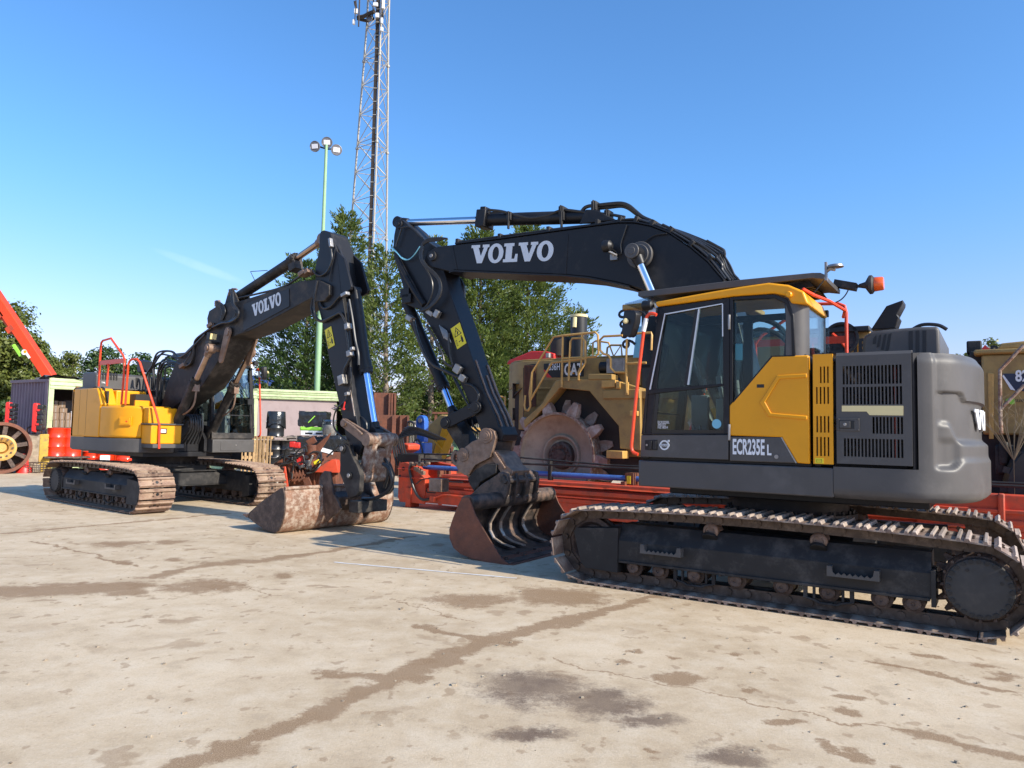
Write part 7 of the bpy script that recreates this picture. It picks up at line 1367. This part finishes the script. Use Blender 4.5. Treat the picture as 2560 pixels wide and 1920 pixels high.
def vec(op, a, b=None, out=0):
    o = nd('ShaderNodeVectorMath', operation=op); inp(o, 0, a)
    if b is not None: inp(o, 1, b)
    return o.outputs[out]
def noise(sc, det=4, ro=.55, v=None, dist=0):
    o = nd('ShaderNodeTexNoise'); L.new(v or POS, o.inputs['Vector']); o.inputs['Scale'].default_value = sc; o.inputs['Detail'].default_value = det; o.inputs['Roughness'].default_value = ro; o.inputs['Distortion'].default_value = dist; return o
def ramp(v, a, b, lo=0., hi=1.):
    o = nd('ShaderNodeMapRange', interpolation_type='SMOOTHSTEP'); inp(o, 0, v)
    for i, q in ((1, a), (2, b), (3, lo), (4, hi)): o.inputs[i].default_value = q
    return o.outputs[0]
def mixc(f, a, b):
    o = nd('ShaderNodeMix', data_type='RGBA'); inp(o, 0, f)
    for i, q in ((6, a), (7, b)):
        if isinstance(q, tuple): o.inputs[i].default_value = (*q, 1)
        else: L.new(q, o.inputs[i])
    return o.outputs[2]
wob = vec('SCALE', vec('SUBTRACT', noise(2.2, 5, .65).outputs['Color'], (.5, .5, .5))); wob.node.inputs['Scale'].default_value = .55; PW = vec('ADD', POS, wob)
def seg(a, b, w):
    A_, B_ = gnd(*a), gnd(*b); d = B_-A_; pa = vec('SUBTRACT', PW, tuple(A_)); h = nd('ShaderNodeMath', operation='MULTIPLY', use_clamp=True); L.new(vec('DOT_PRODUCT', pa, tuple(d), 1), h.inputs[0]); h.inputs[1].default_value = 1/d.length_squared
    s = nd('ShaderNodeVectorMath', operation='SCALE'); s.inputs[0].default_value = d; L.new(h.outputs[0], s.inputs['Scale']); q = vec('SUBTRACT', pa, s.outputs[0]); return mth('MULTIPLY', vec('LENGTH', vec('MULTIPLY', q, (1, 1, 0)), None, 1), 1/w)
def chain_(pts, w): return [seg(pts[i], pts[i+1], w[i] if isinstance(w, list) else w) for i in range(len(pts)-1)]
ds_ = chain_([(430,1918),(640,1850),(830,1772),(1010,1680),(1230,1600),(1500,1530),(1640,1492)], [.10,.11,.13,.13,.12,.10])+chain_([(820,1684),(1060,1690)], .09)+chain_([(1055,1568),(1290,1612)], .07)+chain_([(-30,1482),(330,1466)], .30)+chain_([(385,1442),(520,1412),(640,1402),(770,1385),(900,1365),(1030,1340)], [.10,.20,.16,.10,.08])+chain_([(-20,1337),(330,1306),(570,1284)], .07)+chain_([(80,1352),(340,1415)], .035)+chain_([(2185,1652),(2350,1690),(2510,1732)], .05)+chain_([(2250,1832),(2570,1908)], .07)
thin = chain_([(1380,1642),(1560,1690),(1900,1760),(2260,1832)], .014)+chain_([(1000,1500),(1180,1560)], .012)+chain_([(0,1395),(330,1375)], .012)+chain_([(560,1450),(690,1492)], .014)
def blob(px, py, hx, hy):
    c = gnd(px, py); dx = hx*c.y/FOC; dy = hy*c.y/(py-1082-.0208*(px-1280)); q = vec('MULTIPLY', vec('SUBTRACT', PW, tuple(c)), (1/dx, 1/dy, 0)); return vec('LENGTH', q, None, 1)
bl = [blob(*q) for q in ((1330,1720,150,50),(1500,1760,130,40),(1620,1800,90,22),(1300,1835,120,22),(1830,1892,85,28))]
bs_ = [blob(*q) for q in ((1180,1500,130,18),(1400,1490,140,26),(1700,1700,55,14),(2130,1745,42,10),(2105,1775,32,9),(1585,1627,22,7),(1845,1634,26,7),(1690,1646,20,5),(2290,1838,60,18),(1960,1805,60,8),(1880,1723,22,7),(2500,1690,50,9),(2460,1665,45,9),(2330,1640,35,7),(510,1464,110,22),(700,1440,30,6),(430,1400,30,6),(330,1480,60,10),(1560,1660,26,8),(1650,1870,30,9),(2090,1870,40,12),(2200,1905,40,10),(300,1360,70,9),(430,1355,40,6))]
def mn(l):
    o = l[0]
    for q in l[1:]: o = mth('MINIMUM', o, q)
    return o
edge = mth('ADD', mth('MULTIPLY', mth('SUBTRACT', noise(6, 8, .78).outputs[0], .5), 2.2), mth('MULTIPLY', mth('SUBTRACT', noise(55, 4, .7).outputs[0], .5), .9))
m1 = ramp(mth('ADD', mn(ds_+bs_), edge), .55, 1.15, 1, 0); m2 = ramp(mth('ADD', mn(bl), edge), .35, 1.25, 1, 0); m3 = ramp(mn(thin), .4, 1.1, 1, 0)
sp = noise(2.3, 5, .55, None, .3).outputs[0]; spots = mth('MULTIPLY', ramp(sp, .605, .655), ramp(noise(.35, 2).outputs[0], .35, .62)); spots2 = ramp(noise(6.5, 3, .5, vec('MULTIPLY', POS, (1, .8, 1))).outputs[0], .625, .67)
grain = noise(70, 6, .8).outputs[0]; fine = noise(260, 3, .7).outputs[0]; big = noise(.5, 6, .6).outputs[0]; mid = noise(3.4, 7, .68).outputs[0]
c = mixc(ramp(big, .35, .66), (.44, .335, .215), (.56, .445, .305)); c = mixc(ramp(mid, .38, .70, 0, .55), c, (.62, .525, .395)); c = mixc(ramp(mid, .47, .30, 0, .5), c, (.37, .29, .20))
g2 = noise(150, 4, .75).outputs[0]; g3 = noise(28, 6, .75).outputs[0]; c = mixc(ramp(g3, .52, .70, 0, .45), c, (.33, .255, .175)); c = mixc(ramp(grain, .52, .70, 0, .55), c, (.27, .21, .15)); c = mixc(ramp(grain, .46, .30, 0, .5), c, (.76, .665, .54)); c = mixc(ramp(g2, .60, .74, 0, .55), c, (.20, .155, .11))
brown = mixc(ramp(g2, .46, .64), (.20, .120, .062), (.40, .285, .175)); dark = mixc(ramp(g2, .5, .68), (.105, .068, .048), (.27, .19, .13))
tiny = ramp(noise(24, 3, .6).outputs[0], .70, .745); wash = ramp(noise(1.1, 7, .7, None, .6).outputs[0], .52, .66, 0, .38); scr = ramp(noise(1.0, 6, .75, vec('MULTIPLY', vec('ADD', POS, vec('SCALE', wob)), (.9, 9, 1))).outputs[0], .60, .72, 0, .30); c = mixc(wash, c, (.40, .305, .205)); c = mixc(scr, c, (.34, .26, .175)); c = mixc(mth('MULTIPLY', tiny, .55), c, brown); c = mixc(mth('MULTIPLY', mth('MAXIMUM', spots, mth('MULTIPLY', spots2, .7)), .70), c, brown); c = mixc(mth('MULTIPLY', m1, .85), c, brown); c = mixc(mth('MULTIPLY', m2, mth('MULTIPLY_ADD', mid, .9, .35)), c, dark); c = mixc(mth('MULTIPLY', m3, .8), c, brown)
L.new(c, BS.inputs['Base Color']); BS.inputs['Roughness'].default_value = .86; BS.inputs['Specular IOR Level'].default_value = .3
bp = nd('ShaderNodeBump'); bp.inputs['Strength'].default_value = .5; bp.inputs['Distance'].default_value = .012; L.new(mth('ADD', mth('MULTIPLY', grain, .6), mth('MULTIPLY', mid, 1.2)), bp.inputs['Height']); L.new(bp.outputs[0], BS.inputs['Normal'])
go = g.build('ground', 'yard_concrete', None); go['kind'] = 'structure'
A_, B_ = gnd(835,1406), gnd(1292,1446); d = (B_-A_).normalized(); nn = V((-d.y, d.x, 0)); b = MB(); r_ = random.Random(2); pts = [A_.lerp(B_, i/30) for i in range(31)]
b.add([p+nn*(.018+.008*r_.uniform(-1,1))+V((0,0,.004)) for p in pts]+[p-nn*(.018+.008*r_.uniform(-1,1))+V((0,0,.004)) for p in pts], [(i+1, i, 31+i, 32+i) for i in range(30)]); o = b.build('painted_line', 'white', None); o['kind'] = 'structure'
b = MB(); r_ = random.Random(6)
for k in range(520):
    y = 2.6+r_.random()**1.6*14; p = V((r_.uniform(-.75,.8)*y, y, 0)); s = r_.uniform(.003,.010)*(1.8 if r_.random() < .06 else 1); b.add([p+V((r_.uniform(-1,1)*s, r_.uniform(-1,1)*s, -s*.3 if j < 4 else s*r_.uniform(.6,1.2))) if False else p+V((cx*s*r_.uniform(.6,1.3), cy*s*r_.uniform(.6,1.3), -.002 if cz < 0 else s*r_.uniform(.6,1.3))) for j, (cx, cy, cz) in enumerate([(x,y_,z) for z in (-1,1) for y_ in (-1,1) for x in (-1,1)])], [(0,2,3,1),(4,5,7,6),(0,1,5,4),(2,6,7,3),(0,4,6,2),(1,3,7,5)])
o = b.build('gravel', 'concrete', None); o['kind'] = 'stuff'; o['label'] = 'loose grit and small stones scattered over the concrete'; o['category'] = 'gravel'
# ---------------------------------------------------------------- sky, sun, camera
SUN_AZ, SUN_EL = math.radians(-34.0), math.radians(31.5)
w = bpy.data.worlds.new('World'); S.world = w; w.use_nodes = True; NT = w.node_tree; N = NT.nodes; L = NT.links; N.clear()
o = N.new('ShaderNodeOutputWorld'); bg = N.new('ShaderNodeBackground'); sky = N.new('ShaderNodeTexSky'); sky.sky_type = 'NISHITA'; sky.sun_disc = False
sky.sun_elevation = SUN_EL; sky.sun_rotation = PI/2-SUN_AZ; sky.air_density = 1.0; sky.dust_density = 1.0; sky.ozone_density = 2.2; sky.altitude = 50
hs = N.new('ShaderNodeHueSaturation'); hs.inputs['Saturation'].default_value = 1.06; hs.inputs['Value'].default_value = 1.0; tcs = N.new('ShaderNodeTexCoord'); sx = N.new('ShaderNodeSeparateXYZ'); L.new(tcs.outputs['Generated'], sx.inputs[0]); tn = N.new('ShaderNodeMix'); tn.data_type = 'RGBA'; L.new(ramp(sx.outputs[2], .0, .34), tn.inputs[0]); tn.inputs[6].default_value = (.90, .76, .96, 1); tn.inputs[7].default_value = (.70, .94, 1.16, 1); L.new(vec('MULTIPLY', sky.outputs[0], tn.outputs[2]), hs.inputs['Color'])
tc = N.new('ShaderNodeTexCoord'); cd = ray(505,668).normalized(); t1 = (ray(590,700).normalized()-cd); t1 = (t1-cd*t1.dot(cd)).normalized(); t2 = cd.cross(t1)
da = vec('DOT_PRODUCT', tc.outputs['Generated'], tuple(t1/.065), 1); db = vec('DOT_PRODUCT', tc.outputs['Generated'], tuple(t2/.007), 1); fr = vec('DOT_PRODUCT', tc.outputs['Generated'], tuple(cd), 1)
rad = mth('ADD', mth('MULTIPLY', da, da), mth('MULTIPLY', db, db)); cm = mth('MULTIPLY', ramp(rad, 0., 1., .11, 0.), mth('GREATER_THAN', fr, 0.)); cn = noise(30, 5, .6, tc.outputs['Generated']).outputs[0]; cm = mth('MULTIPLY', cm, ramp(cn, .3, .6, .4, 1.))
mx = N.new('ShaderNodeMix'); mx.data_type = 'RGBA'; L.new(cm, mx.inputs[0]); L.new(hs.outputs[0], mx.inputs[6]); mx.inputs[7].default_value = (5.5, 6.4, 7.2, 1)
L.new(mx.outputs[2], bg.inputs['Color']); bg.inputs['Strength'].default_value = .148; L.new(bg.outputs[0], o.inputs[0])
sl = bpy.data.lights.new('sun', 'SUN'); sl.energy = 4.5; sl.angle = math.radians(.53); sl.color = (1.0, .91, .77); so = bpy.data.objects.new('sun', sl); COL.objects.link(so)
sv = V((math.cos(SUN_EL)*math.cos(SUN_AZ), math.cos(SUN_EL)*math.sin(SUN_AZ), math.sin(SUN_EL))); so.rotation_euler = sv.to_track_quat('Z', 'Y').to_euler(); so.location = (20, -20, 30)
cam = bpy.data.cameras.new('camera'); co = bpy.data.objects.new('camera', cam); COL.objects.link(co); cam.sensor_width = 36; cam.lens = 36*FOC/2560; cam.clip_start = .05; cam.clip_end = 3000
cr, sr, cp_, sp_ = math.cos(ROL), math.sin(ROL), math.cos(PIT), math.sin(PIT)
co.matrix_world = Matrix(((cr, -sr, 0, 0), (-sr*sp_, -cr*sp_, -cp_, 0), (sr*cp_, cr*cp_, -sp_, CH), (0, 0, 0, 1))); S.camera = co
S.view_settings.view_transform = 'Standard'; S.view_settings.look = 'None'; S.view_settings.gamma = 1; S.view_settings.exposure = .64
S.cycles.max_bounces = 6; S.cycles.transparent_max_bounces = 12; S.cycles.diffuse_bounces = 3; S.cycles.glossy_bounces = 3
